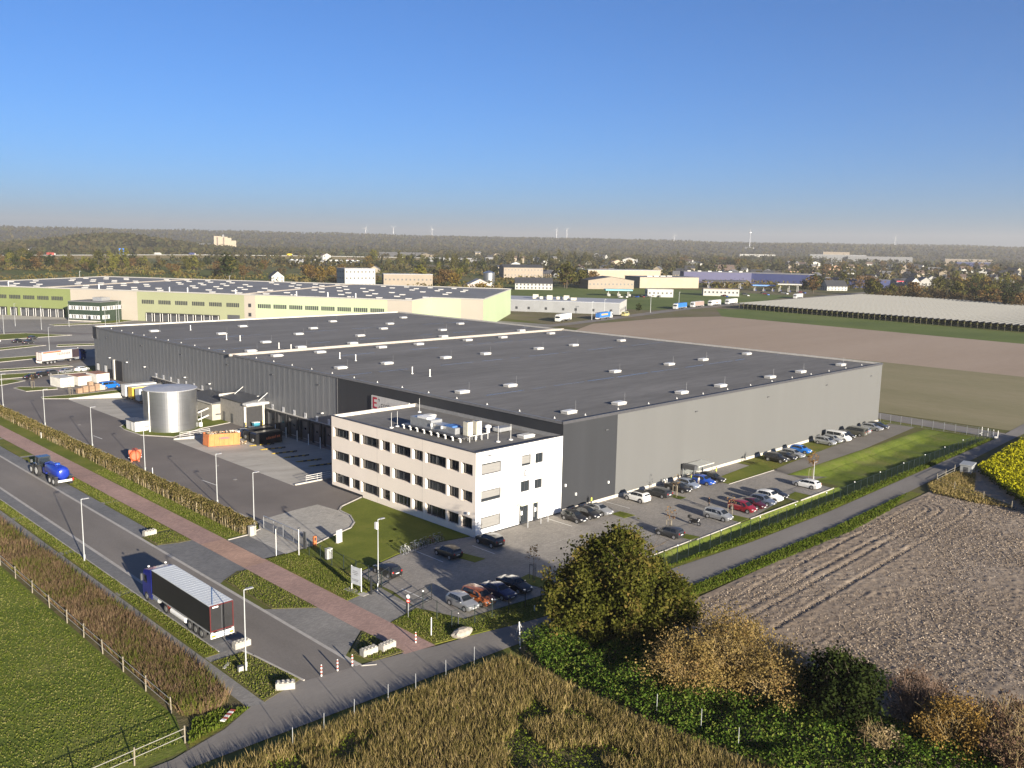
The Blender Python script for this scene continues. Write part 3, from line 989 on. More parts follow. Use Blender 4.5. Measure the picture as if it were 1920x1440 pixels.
# ------------------------------------------------------------------ the office block
OX, OY, OZ = -17.5, 35.0, 11.93
office = thing('office_building', 'three-storey white office block with bands of dark windows', 'building', (-8.75, 17.5, 0), absolute=True)
OW = mat('office_render', (0.74, 0.655, 0.56), 0.8, 0, 0.03, 0.3)
OWS = mat('office_white_render', (0.66, 0.655, 0.64), 0.8, 0, 0.02, 0.3)
FRAME = mat('window_frame_dark', (0.03, 0.032, 0.035), 0.45)
BLIND = mat('window_blind', (0.17, 0.165, 0.155), 0.6, 0, 0.15, 8, stretch=(0.05, 0.05, 1))


def openings_wall(name, m, parent, to3, u0, u1, z0, z1, opens, depth):
    """a wall face with real recesses; to3(u, z, inward) gives the point"""
    us = sorted({u0, u1} | {o[0] for o in opens} | {o[1] for o in opens})
    zs = sorted({z0, z1} | {o[2] for o in opens} | {o[3] for o in opens})
    b = MB()
    for i in range(len(us) - 1):
        for j in range(len(zs) - 1):
            cu, cz = (us[i] + us[i + 1]) / 2, (zs[j] + zs[j + 1]) / 2
            if any(o[0] < cu < o[1] and o[2] < cz < o[3] for o in opens):
                continue
            b.quad(to3(us[i], zs[j], 0), to3(us[i + 1], zs[j], 0), to3(us[i + 1], zs[j + 1], 0), to3(us[i], zs[j + 1], 0))
    for a, c, d, e in opens:
        b.quad(to3(a, d, 0), to3(a, e, 0), to3(a, e, depth), to3(a, d, depth))
        b.quad(to3(c, e, 0), to3(c, d, 0), to3(c, d, depth), to3(c, e, depth))
        b.quad(to3(c, d, 0), to3(a, d, 0), to3(a, d, depth), to3(c, d, depth))
        b.quad(to3(a, e, 0), to3(c, e, 0), to3(c, e, depth), to3(a, e, depth))
    return b.build(name, m, parent)


SEG = ((34.5, 30.1), (29.7, 27.2), (26.8, 22.1), (21.6, 19.3), (18.6, 14.3), (13.8, 11.4), (10.8, 6.3), (5.9, 3.5), (3.0, 0.7))
FLO = ((0.92, 2.56), (4.74, 6.3), (8.58, 10.12))
wo = [(b_, a_, z0, z1) for a_, b_ in SEG for z0, z1 in FLO]
openings_wall('west_wall', OW, office, lambda u, z, d: (OX + d, u, z), 0.02, OY, -0.05, OZ, wo, 0.42)
for i, (a_, b_) in enumerate(SEG):
    for z0, z1 in FLO:
        x = OX + 0.42
        w = MB()
        w.box(x - 0.06, x + 0.02, b_, b_ + 0.12, z0, z1).box(x - 0.06, x + 0.02, a_ - 0.12, a_, z0, z1)
        w.box(x - 0.06, x + 0.02, b_ + 0.12, a_ - 0.12, z0, z0 + 0.1).box(x - 0.06, x + 0.02, b_ + 0.12, a_ - 0.12, z1 - 0.14, z1)
        n = 4 if a_ - b_ > 3 else 2
        for k in range(1, n):
            yk = b_ + (a_ - b_) * k / n
            w.box(x - 0.05, x + 0.02, yk - 0.05, yk + 0.05, z0 + 0.1, z1 - 0.14)
        win = w.build('window', FRAME, office)
        for k in range(n):
            ya, yb = b_ + (a_ - b_) * k / n + 0.05, b_ + (a_ - b_) * (k + 1) / n - 0.05
            MB().quad((x, ya, z0 + 0.1), (x, yb, z0 + 0.1), (x, yb, z1 - 0.14), (x, ya, z1 - 0.14)).build('pane', GLASS, win)
            if (i * 7 + k * 3 + int(z0 * 5)) % 5 == 0:
                MB().box(x - 0.012, x - 0.006, ya + 0.02, ya + 0.28, z0 + 0.12, z1 - 0.16).build('curtain', BLIND, win)
SO = [(-16.5, -12.7, 0.92, 2.58), (-16.5, -12.7, 4.78, 6.36), (-16.5, -12.7, 8.6, 10.2), (-8.65, -6.75, 8.62, 10.2), (-5.85, -4.2, 8.62, 10.1),
      (-8.75, -6.9, 4.8, 6.4), (-5.9, -4.3, 4.8, 6.2), (-8.95, -7.05, 0.12, 2.95), (-6.1, -5.0, 0.12, 2.85)]
openings_wall('south_wall', OWS, office, lambda u, z, d: (u, 0.02 + d, z), OX, 0.0, -0.05, OZ, SO, 0.22)
for k, (x0, x1, z0, z1) in enumerate(SO):
    y = 0.24
    w = MB()
    w.box(x0, x0 + 0.1, y - 0.05, y + 0.02, z0, z1).box(x1 - 0.1, x1, y - 0.05, y + 0.02, z0, z1)
    w.box(x0 + 0.1, x1 - 0.1, y - 0.05, y + 0.02, z0, z0 + 0.1).box(x0 + 0.1, x1 - 0.1, y - 0.05, y + 0.02, z1 - 0.14, z1)
    if k in (4, 5, 6, 7):
        xm = (x0 + x1) / 2
        w.box(xm - 0.06, xm + 0.06, y - 0.045, y + 0.02, z0 + 0.1, z1 - 0.14)
    win = w.build('door' if k > 6 else 'window', FRAME, office)
    MB().quad((x0 + 0.1, y, z0 + 0.1), (x1 - 0.1, y, z0 + 0.1), (x1 - 0.1, y, z1 - 0.14), (x0 + 0.1, y, z1 - 0.14)).build('pane', GLASS, win)
    if k in (0, 1, 2, 3):
        zb = z0 + (0.1, 0.45, 0.12, 0.3)[k]
        bl = MB()
        nz = int((z1 - 0.14 - zb) / 0.14)
        for q in range(nz):
            bl.quad((x0 + 0.12, y - 0.10, zb + q * 0.14), (x1 - 0.12, y - 0.10, zb + q * 0.14), (x1 - 0.12, y - 0.06, zb + q * 0.14 + 0.135), (x0 + 0.12, y - 0.06, zb + q * 0.14 + 0.135))
        bl.build('blind', BLIND, win)
    if k in (7, 8):
        MB().cyl((x0 + 0.35, y - 0.1, 0.5), (x0 + 0.35, y - 0.1, 2.2), 0.05, n=6).build('handle', STEEL, win)
        MB().box(x0 + 0.5, x0 + 0.85, y - 0.06, y - 0.052, 1.3, 1.9).build('notice', WHITE, win)
MB().box(-9.6, -4.2, -1.05, 0.0, 3.15, 3.35).build('entrance_canopy', mat('canopy_glass', (0.55, 0.56, 0.42), 0.3), office)
for x in (-9.2, -6.6, -4.6):
    MB().cyl((x, -1.0, 3.3), (x, 0.0, 4.1), 0.025, n=5).build('canopy_tie', STEEL, office)
for x in (-8.9, -6.2, -4.7):
    MB().cyl((x, -1.7, 0), (x, -1.7, 0.95), 0.07, n=8).build('entrance_post', STEEL, office)
MB().quad((OX, OY, -1.5), (OX, 0.02, -1.5), (OX, 0.02, -0.04), (OX, OY, -0.04)).build('plinth', DARK, office)
MB().box(OX - 0.02, OX + 0.0, 26.4, OY, -0.6, 0.38).build('plinth', DARK, office)
MB().box(OX, -0.0, 0.0, 0.03, -0.05, 0.16).build('plinth', DARK, office)
MB().quad((-0.05, OY, -1.5), (OX, OY, -1.5), (OX, OY, OZ), (-0.05, OY, OZ)).build('north_wall', OW, office)
for y in (23.6, 12.6):
    MB().box(OX - 0.004, OX + 0.003, y - 0.05 - 1.0, y - 1.02, 0.0, OZ - 0.1).build('wall_joint', mat('joint_grey', (0.30, 0.27, 0.24), 0.8), office)
MB().box(OX + 0.3, -0.02, 0.3, OY - 0.3, 11.42, 11.5).build('roof', MEMB, office)
MB().box(OX - 0.06, OX + 0.32, -0.04, OY, OZ - 0.03, OZ + 0.08).build('parapet', TRIM, office)
MB().box(OX + 0.32, 0.0, -0.04, 0.30, OZ - 0.03, OZ + 0.08).build('parapet', TRIM, office)
MB().box(OX + 0.321, -0.02, OY - 0.32, OY + 0.04, OZ - 0.6, OZ + 0.08).build('parapet', mat('parapet_cream', (0.5, 0.46, 0.4), 0.6), office)
MB().box(-0.42, -0.03, 0.31, OY - 0.33, 11.45, OZ + 0.06).build('flashing', mat('flashing_grey', (0.2, 0.2, 0.2), 0.5), office)
MB().box(OX - 0.2, OX - 0.0, 1.3, 1.6, 3.0, 3.3).build('camera_dome', WHITE, office)
MB().box(-15.3, -14.7, -0.22, 0.0, 11.2, 11.32).build('wall_lamp', DGREY, office)
b = MB()
for x0, x1, z0, z1 in ((-8.1, -7.95, 7.05, 8.0), (-7.95, -7.55, 7.86, 8.0), (-7.95, -7.6, 7.46, 7.6), (-7.95, -7.55, 7.05, 7.2)):
    b.box(x0, x1, -0.02, 0.018, z0, z1)
b.build('letter_e', TRIM, office)
text_mesh('lettering', 'ESSENTRA', 0.52, mat('letter_grey', (0.3, 0.3, 0.3), 0.5), office, (-7.2, 0.012, 7.32), (math.pi / 2, 0, 0), 0.01)
# roof plant: each unit can be lifted off, so each is a thing
plant = thing('air_handling_unit', 'long grey ventilation duct run on white frame legs on the office roof', 'ventilation', (-12.0, 14.0, 11.5), absolute=True)
MB().box(-12.9, -10.7, 15.2, 20.2, 12.2, 13.5).build('duct_box', STEEL, plant)
MB().box(-12.7, -10.9, 9.9, 15.2, 12.2, 13.1).build('duct_box', STEEL, plant)
MB().box(-12.8, -11.2, 16.3, 18.6, 13.5, 13.75).build('duct_lid', WHITE, plant)
MB().box(-13.6, -10.4, 7.4, 21.4, 12.08, 12.2).build('frame', DGREY, plant)
for k in range(9):
    MB().box(-13.62, -13.42, 7.7 + k * 1.65, 7.9 + k * 1.65, 11.5, 12.08).box(-13.9, -13.0, 7.72 + k * 1.65, 7.88 + k * 1.65, 12.082, 12.17).build('frame_leg', WHITE, plant)
    MB().box(-10.6, -10.4, 7.7 + k * 1.65, 7.9 + k * 1.65, 11.5, 12.08).build('frame_leg', WHITE, plant)
MB().m(0).box(-12.6, -11.0, 10.6, 12.2, 13.1, 13.3).build('tarpaulin', mat('blue_sheet', (0.05, 0.14, 0.36), 0.5), plant)
for y in (15.0, 12.6):
    MB().cyl((-12.95, y, 12.7), (-12.95, y, 13.1), 0.2, n=10).build('valve', WHITE, plant)
CREAM = mat('cream_enamel', (0.50, 0.47, 0.38), 0.5)
for k, (x, y) in enumerate(((-11.5, 8.4), (-10.0, 8.1))):
    t = thing('cooling_unit', ('cream cooling cabinet at the end of the roof ductwork', 'second cream cooling cabinet beside the first on the office roof')[k], 'air conditioner', (x, y, 11.5), group='cooling units on the office roof')
    MB().box(-0.5, 0.5, -0.5, 0.5, 0.72, 2.7).build('cabinet', CREAM, t)
    MB().lathe([(0.0, 2.74), (0.34, 2.74), (0.38, 2.70)], (0, 0), 14).build('fan', DGREY, t)
    MB().box(-0.32, 0.32, -0.53, -0.5, 1.4, 2.4).build('grille', mat('grille_grey', (0.3, 0.29, 0.25), 0.5), t)
    for dx in (-0.41, 0.41):
        for dy in (-0.41, 0.41):
            MB().box(dx - 0.05, dx + 0.05, dy - 0.05, dy + 0.05, 0, 0.72).build('leg', STEEL, t)
t = thing('roof_guard_rail', 'low steel pipe rail beside the cooling cabinets on the office roof', 'railing', (-10.6, 7.0, 11.5), absolute=True)
for x in (-12.4, -11.2, -10.0, -8.8):
    MB().cyl((x, 7.0, 11.5), (x, 7.0, 12.4), 0.04, n=6).build('post', WHITE, t)
MB().cyl((-12.4, 7.0, 12.38), (-8.8, 7.0, 12.38), 0.04, n=6).build('rail', WHITE, t)
t = thing('roof_fan', 'white mushroom fan with a flat grey duct on the office roof', 'ventilation', (-4.0, 9.4, 11.5), absolute=True)
MB().lathe([(0.3, 11.5), (0.3, 12.2), (0.55, 12.3), (0.5, 12.6), (0.0, 12.75)], (-5.6, 10.4), 14).build('cowl', WHITE, t)
MB().box(-4.9, -2.3, 8.6, 10.1, 11.72, 12.3).build('duct', STEEL, t)
MB().box(-4.6, -4.4, 8.7, 10.0, 11.5, 11.72).build('foot', DGREY, t)
MB().box(-2.8, -2.6, 8.7, 10.0, 11.5, 11.72).build('foot', DGREY, t)
for k, (x, y) in enumerate(((-3.6, 4.2), (-5.0, 25.5))):
    tag(place('roof_hatch', sky_me, None, (x, y, 11.5)), ('pale rooflight near the white end of the office roof', 'pale rooflight near the cream parapet of the office roof')[k], 'skylight', 'rooflights on the office')
for x, y in ((-14.8, 22.5), (-9.0, 4.6), (-6.6, 4.4), (-13.4, 22.8), (-3.2, 30)):
    b = MB().cyl((0, 0, 0), (0, 0, 2.4), 0.03, 0.02, 5)
    b.lathe([(0.34, 0.0), (0.3, 0.12), (0.0, 0.14)], (0, 0), 12)
    tag(place('lightning_rod', b.mesh('lightning_rod', WHITE), None, (x, y, 11.5)), 'slim lightning rod on a round foot on the office roof', 'lightning rod', 'lightning rods on the office roof')

# ------------------------------------------------------------------ annexes along the long wall
t = thing('pump_house', 'low cream pump house with dark sloping roof against the ribbed wall', 'building', (-3.6, 105.6, 0), absolute=True)
PUMP = mat('pump_house_render', (0.30, 0.28, 0.235), 0.8, 0, 0.12, 0.5)
b = MB()
b.box(-7.0, -0.1, 98.3, 113.0, 0, 3.7)
b.build('wall', PUMP, t)
MB().prism_y([(-7.2, 3.7), (-0.1, 3.7), (-0.1, 4.6), (-7.2, 4.0)], 98.1, 113.2).build('roof', DGREY, t)
MB().box(-7.24, -7.2, 98.0, 113.3, 3.7, 4.02).build('fascia', LTRIM, t)
MB().box(-7.06, -7.0, 107.2, 109.0, 0.1, 2.4).build('door', DGREY, t)
MB().box(-6.2, -4.4, 98.24, 98.3, 1.2, 1.5).build('vent', DGREY, t)
t = thing('gate_annex', 'grey annex with dark roller gate under a white canopy', 'building', (-2.5, 92.7, 0), absolute=True)
MB().box(-5.0, -0.1, 87.6, 98.2, 0, 5.2).build('wall', mat('annex_cladding', (0.24, 0.225, 0.20), 0.7), t)
MB().prism_y([(-5.2, 5.2), (-0.1, 5.2), (-0.1, 6.0), (-5.2, 5.4)], 87.3, 98.4).build('roof', DGREY, t)
MB().box(-5.25, -0.1, 98.2, 98.5, 5.4, 5.9).build('fascia', LTRIM, t)
MB().box(-4.6, -0.7, 87.52, 87.6, 0, 4.3).build('roller_gate', BLACK, t)
MB().box(-5.1, -4.6, 87.4, 87.6, 0, 4.6).build('jamb', LTRIM, t)
MB().box(-0.7, -0.2, 87.4, 87.6, 0, 4.6).build('jamb', LTRIM, t)
MB().box(-5.4, -0.1, 85.6, 87.4, 4.9, 5.3).build('canopy', WHITE, t)
for y in (86.2, 97.0):
    MB().cyl((-2.4, y, 5.6), (-0.1, y, 7.2), 0.06, n=6).build('tie_rod', WHITE, t)
for y in (93.0, 96.6):
    MB().box(-5.05, -5.0, y - 0.5, y + 0.5, 0.1, 2.2).build('door', DGREY, t)

# sprinkler tank
t = thing('water_tank', 'big round galvanised sprinkler tank standing on a lawn', 'tank', (-17.1, 96.6, 0.05), absolute=True)
GALV = mat('tank_zinc', (0.50, 0.51, 0.52), 0.30, 0.92, 0.06, 0.6, stretch=(0.4, 0.4, 3))
c = (-17.1, 96.6)
for k in range(6):
    z0 = 0.05 + k * 1.42
    MB().lathe([(5.40, z0), (5.40, z0 + 1.39), (5.43, z0 + 1.395), (5.43, z0 + 1.42)], c, 72).build('shell_ring', GALV, t, smooth=False)
MB().lathe([(5.52, 8.55), (5.55, 8.62), (5.50, 8.7), (0.0, 9.15)], c, 72).build('roof', mat('tank_roof', (0.4, 0.4, 0.4), 0.5, 0.4), t)
MB().cyl((-22.3, 95.2, 0), (-22.3, 95.2, 8.6), 0.13, n=8).build('down_pipe', WHITE, t)
MB().box(-12.2, -11.6, 93.6, 94.2, 0.05, 1.0).build('valve_box', WHITE, t)
for z in (1.0, 2.6):
    MB().cyl((-11.8, 96.0, z), (-7.0, 100.2, z), 0.2, n=10).build('feed_pipe', WHITE, t)
MB().cyl((-9.8, 97.75, 0), (-9.8, 97.75, 2.6), 0.06, n=6).build('pipe_stand', STEEL, t)
t = thing('equipment_hut', 'small white hut with flat dark roof beside the round tank', 'hut', (-23.4, 99.6, 0.05), absolute=True)
MB().box(-24.6, -22.4, 97.0, 101.6, 0.05, 2.1).build('wall', WHITE, t)
MB().box(-24.75, -22.25, 96.85, 101.75, 2.1, 2.28).build('roof', DGREY, t)
MB().box(-24.64, -24.6, 98.6, 99.6, 0.1, 1.9).build('door', mat('hut_door', (0.45, 0.44, 0.41), 0.5), t)
# rails on the ramp walls
for k, (y, xa, xb, lab) in enumerate(((85.3, -20.4, -14.0, 'steel railing on the ramp wall behind the orange waste container'), (39.6, -19.6, -13.0, 'steel railing on the ramp wall next to the office block'))):
    t = thing('ramp_railing', lab, 'railing', ((xa + xb) / 2, y, 0.2), absolute=True)
    for x in np.linspace(xa, xb, 4):
        MB().cyl((x, y, 0.2), (x, y, 1.25), 0.035, n=6).build('post', STEEL, t)
    for z in (0.55, 0.9, 1.24):
        MB().cyl((xa, y, z), (xb, y, z), 0.035, n=6).build('rail', WHITE, t)
# yellow-black wheel guides on the ramp floor
BY = mat('guide_yellow', (0.32, 0.22, 0.03), 0.5, 0, 0.1)
for k in range(8):
    y = 81.9 - 4.35 * k
    t = thing('wheel_guide', 'curved yellow wheel guide tube on the loading ramp floor', 'wheel guide', (-8.6, y, -0.9), group='wheel guides on the ramp')
    b = MB()
    for i in range(6):
        b.m(i % 2).cyl((-2.4 + i * 0.8, 0, 0.22 - 0.04 * i), (-1.6 + i * 0.8, 0, 0.18 - 0.04 * i), 0.12, n=8)
    b.m(0).cyl((-2.4, 0, 0.22), (-2.9, 0.4, 0.1), 0.12, n=8)
    b.build('guide_tube', [BY, BLACK], t)
    MB().box(-2.2, -2.0, -0.15, 0.15, -0.1, 0.2).build('foot', DGREY, t)
    MB().box(1.4, 1.6, -0.15, 0.15, -0.4, 0.1).build('foot', DGREY, t)
# ------------------------------------------------------------------ vehicles
TYRE = mat('tyre_rubber', (0.02, 0.02, 0.021), 0.85, 0, 0.1)
RIM = mat('alloy_rim', (0.42, 0.42, 0.43), 0.35, 0.6, 0.05)
CARGLASS = glass_mat('car_glass', (0.012, 0.015, 0.018), 0.04)
LAMPW = mat('headlight_lens', (0.62, 0.62, 0.62), 0.15, 0.2, 0.0)
LAMPR = mat('tail_light_lens', (0.30, 0.012, 0.01), 0.2, 0, 0.0)
PLASTIC = mat('black_plastic', (0.02, 0.02, 0.021), 0.6, 0, 0.0)
NPL = mat('licence_plate', (0.55, 0.55, 0.53), 0.5, 0, 0.0)
PAINT0 = mat('car_paint', (0.4, 0.4, 0.4), 0.3, 0.3, 0, coat=0.6)


def paint(name, c, metal=0.25):
    return mat('paint_' + name, c, 0.32, metal, 0, coat=0.7)


# stations: x, bottom, belt height, top height, half width bottom, belt, top   (rear to front)
CARS = {
    'hatchback': (0.31, 1.28, -1.25, [(-2.02, .42, .78, .84, .62, .74, .66), (-1.96, .26, .92, 1.0, .74, .83, .70), (-1.72, .2, .95, 1.36, .80, .86, .60), (-1.3, .18, .95, 1.46, .82, .87, .60),
                  (-.4, .18, .93, 1.51, .83, .87, .61), (.3, .18, .92, 1.45, .83, .87, .58), (1.0, .18, .90, .99, .82, .86, .72), (1.6, .2, .78, .86, .80, .84, .66), (1.96, .26, .62, .70, .72, .76, .58), (2.06, .36, .5, .56, .60, .66, .5)],
                  (-1.62, -1.25, .18, .86), (.34, .96), (-1.93, -1.74)),
    'saloon': (0.32, 1.42, -1.36, [(-2.32, .42, .78, .84, .66, .76, .66), (-2.24, .26, .92, .98, .76, .84, .74), (-1.6, .2, .94, 1.02, .82, .88, .72), (-1.0, .18, .94, 1.36, .84, .89, .58),
               (-.3, .18, .92, 1.44, .85, .89, .60), (.35, .18, .91, 1.39, .85, .89, .57), (1.1, .18, .88, .97, .84, .88, .74), (1.75, .2, .76, .84, .82, .86, .68), (2.2, .26, .60, .68, .74, .78, .6), (2.32, .36, .5, .55, .62, .68, .5)],
               (-1.35, -.95, .28, .86), (.38, 1.06), (-1.55, -1.03)),
    'estate': (0.32, 1.42, -1.36, [(-2.34, .42, .78, .86, .66, .76, .66), (-2.28, .26, .92, 1.0, .76, .85, .72), (-1.95, .2, .95, 1.34, .82, .88, .60), (-1.5, .18, .95, 1.43, .84, .89, .60),
               (-.4, .18, .93, 1.48, .85, .89, .61), (.35, .18, .91, 1.42, .85, .89, .58), (1.1, .18, .88, .98, .84, .88, .74), (1.75, .2, .77, .85, .82, .86, .68), (2.2, .26, .61, .69, .74, .78, .6), (2.32, .36, .5, .56, .62, .68, .5)],
               (-1.95, -1.6, .28, .86), (.38, 1.06), (-2.25, -1.97)),
    'suv': (0.36, 1.36, -1.28, [(-2.14, .5, .88, .96, .68, .78, .68), (-2.08, .34, 1.04, 1.12, .78, .87, .74), (-1.85, .28, 1.08, 1.5, .84, .90, .66), (-1.4, .26, 1.08, 1.62, .86, .91, .66),
            (-.4, .26, 1.06, 1.67, .87, .91, .67), (.4, .26, 1.05, 1.6, .87, .91, .64), (1.05, .26, 1.04, 1.13, .86, .90, .78), (1.65, .28, .95, 1.04, .84, .88, .74), (2.04, .34, .78, .86, .76, .80, .66), (2.14, .44, .6, .66, .64, .70, .56)],
            (-1.75, -1.4, .32, .86), (.42, 1.0), (-2.04, -1.87)),
    'minivan': (0.32, 1.36, -1.3, [(-2.16, .44, .84, .92, .68, .78, .68), (-2.12, .28, 1.0, 1.1, .78, .87, .74), (-1.95, .22, 1.02, 1.5, .84, .89, .66), (-1.4, .2, 1.02, 1.6, .86, .90, .66),
                (-.3, .2, 1.0, 1.64, .87, .90, .67), (.6, .2, .98, 1.54, .87, .90, .62), (1.4, .2, .94, 1.02, .85, .88, .76), (1.8, .22, .82, .88, .82, .85, .68), (2.08, .28, .64, .72, .74, .78, .6), (2.16, .38, .52, .58, .62, .68, .5)],
                (-1.9, -1.55, .54, .86), (.64, 1.34), (-2.1, -1.97)),
    'van': (0.35, 1.62, -1.5, [(-2.55, .4, 1.15, 1.9, .86, .93, .80), (-2.5, .28, 1.15, 1.95, .88, .95, .82), (-2.0, .24, 1.15, 1.98, .9, .96, .83), (-.6, .24, 1.15, 2.0, .9, .96, .83),
            (.9, .24, 1.14, 1.98, .9, .96, .82), (1.3, .24, 1.12, 1.86, .9, .96, .78), (1.9, .24, 1.08, 1.2, .88, .94, .84), (2.3, .28, .95, 1.04, .84, .9, .78), (2.52, .34, .74, .84, .78, .84, .7), (2.58, .42, .56, .64, .66, .74, .62)],
            (-2.3, -2.25, 1.25, .86), (1.33, 1.88), (-2.57, -2.56)),
}


def car_master(kind):
    wr, wxf, wxr, st, sw, ws, rw = CARS[kind]
    root = thing('parked_car', kind, 'car')
    b = MB()
    rings = []
    for x, zb, zl, zt, wb, wl, wt in st:
        zm = zb + (zl - zb) * 0.45
        wm = wl * 1.005
        rings.append([(x, -wb, zb), (x, -wm, zm), (x, -wl, zl), (x, -wt, zt - 0.03), (x, -wt * .75, zt), (x, wt * .75, zt), (x, wt, zt - 0.03), (x, wl, zl), (x, wm, zm), (x, wb, zb)])
    b.loft([r[::-1] for r in rings])
    body = b.build('body', PAINT0, root, smooth=True)
    body.data.set_sharp_from_angle(angle=math.radians(38))
    sx = [s[0] for s in st]

    def at(x, k):
        return float(np.interp(x, sx, [s[k] for s in st]))

    def side(x, t, s, o=0.014):
        zl, zt, wl, wt = at(x, 2), at(x, 3) - 0.03, at(x, 5), at(x, 6)
        return (x, s * (wl + (wt - wl) * t + o), zl + (zt - zl) * t + 0.004)
    for s in (-1, 1):
        w = MB()
        cols_ = np.linspace(0, 1, 6)
        for i in range(5):
            def xx(t, c):
                lo = sw[0] + (ws[1] - 0.12 - sw[0]) * c
                hi = sw[1] + (ws[0] - 0.05 - sw[1]) * c
                return lo + (hi - lo) * t
            c0, c1 = cols_[i], cols_[i + 1] - (0.02 if i in (1, 3) else 0)
            q = [side(xx(.1, c0), .1, s), side(xx(.1, c1), .1, s), side(xx(.86, c1), .86, s), side(xx(.86, c0), .86, s)]
            w.quad(*(q if s < 0 else q[::-1]))
        w.build('side_window', CARGLASS, root)
    for (xa, xb, nm) in ((ws[0], ws[1], 'windscreen'), (rw[1], rw[0], 'rear_window')):
        za, zb = at(xa, 3), at(xb, 3)
        wa, wb_ = at(xa, 6) * .86, at(xb, 6) * .92
        dx = 0.014 if nm == 'windscreen' else -0.014
        xa2, za2 = xa + (xb - xa) * .06, za + (zb - za) * .06
        xb2, zb2 = xa + (xb - xa) * .94, za + (zb - za) * .94
        if nm == 'rear_window' and kind in ('hatchback', 'estate', 'suv', 'minivan', 'van'):
            xb2, zb2 = xa + (xb - xa) * .8, za + (zb - za) * .8
        if kind == 'van' and nm == 'rear_window':
            q = [(-2.565, -.7, 1.2), (-2.565, .7, 1.2), (-2.565, .66, 1.75), (-2.565, -.66, 1.75)]
        else:
            q = [(xb2 + dx, -wb_, zb2 + .014), (xb2 + dx, wb_, zb2 + .014), (xa2 + dx, wa, za2 + .014), (xa2 + dx, -wa, za2 + .014)]
        MB().quad(*q).build(nm, CARGLASS, root)
    wl_ = max(s[5] for s in st)
    for x in (wxf, wxr):
        for s in (-1, 1):
            y0, y1 = s * (wl_ - .17), s * (wl_ + .015)
            wh = MB().cyl((x, y0, wr), (x, y1, wr), wr, n=16).build('wheel', TYRE, root)
            MB().cyl((x, y1 - s * .01, wr), (x, y1 + s * .012, wr), wr * .66, n=14).build('rim', RIM, wh)
            MB().cyl((x, s * (wl_ - .10), wr + .02), (x, s * (wl_ + .006), wr + .02), wr * 1.2, n=16).build('wheel_arch', PLASTIC, root)
    xf, xr = st[-2][0], st[1][0]
    for s in (-1, 1):
        MB().obox((xf - .04, s * .56, at(xf - .04, 2) + .02), (.22, .26, .12), -s * .35).build('headlight', LAMPW, root)
        MB().obox((xr + .0, s * .64, at(xr, 2) - .06), (.14, .18, .2)).build('tail_light', LAMPR, root)
        MB().obox((ws[1] - .25, s * (wl_ + .09), at(ws[1] - .25, 2) + .06), (.14, .16, .12)).build('mirror', PAINT0, root)
    MB().box(st[-1][0] - .02, st[-1][0] + .015, -.26, .26, .4, .51).build('number_plate', NPL, root)
    MB().box(st[0][0] - .015, st[0][0] + .02, -.26, .26, .62, .73).build('number_plate', NPL, root)
    MB().box(st[-1][0] - .06, st[-1][0] + .006, -.5, .5, .3, .4).build('grille', PLASTIC, root)
    return root


MASTER = {k: car_master(k) for k in CARS}
BLK = paint('black', (0.012, 0.012, 0.013), 0.1)
COLS = {'black': BLK, 'graphite': paint('graphite', (0.045, 0.047, 0.05), 0.4), 'silver': paint('silver', (0.34, 0.35, 0.36), 0.6), 'white': paint('white', (0.62, 0.62, 0.6), 0),
        'blue': paint('blue', (0.012, 0.06, 0.32), 0.2), 'bright blue': paint('bright_blue', (0.01, 0.13, 0.48), 0.2), 'navy': paint('navy', (0.012, 0.022, 0.08), 0.3),
        'orange': paint('orange', (0.34, 0.10, 0.03), 0.3), 'red': paint('red', (0.20, 0.012, 0.02), 0.2), 'dark red': paint('dark_red', (0.07, 0.008, 0.012), 0.3),
        'slate': paint('slate', (0.11, 0.13, 0.18), 0.4), 'olive': paint('olive', (0.10, 0.10, 0.085), 0.3), 'ice': paint('ice', (0.24, 0.28, 0.36), 0.5)}
N_, S_ = math.pi / 2, -math.pi / 2          # facing the hall / facing the lane
G = 'cars parked on the company car park'
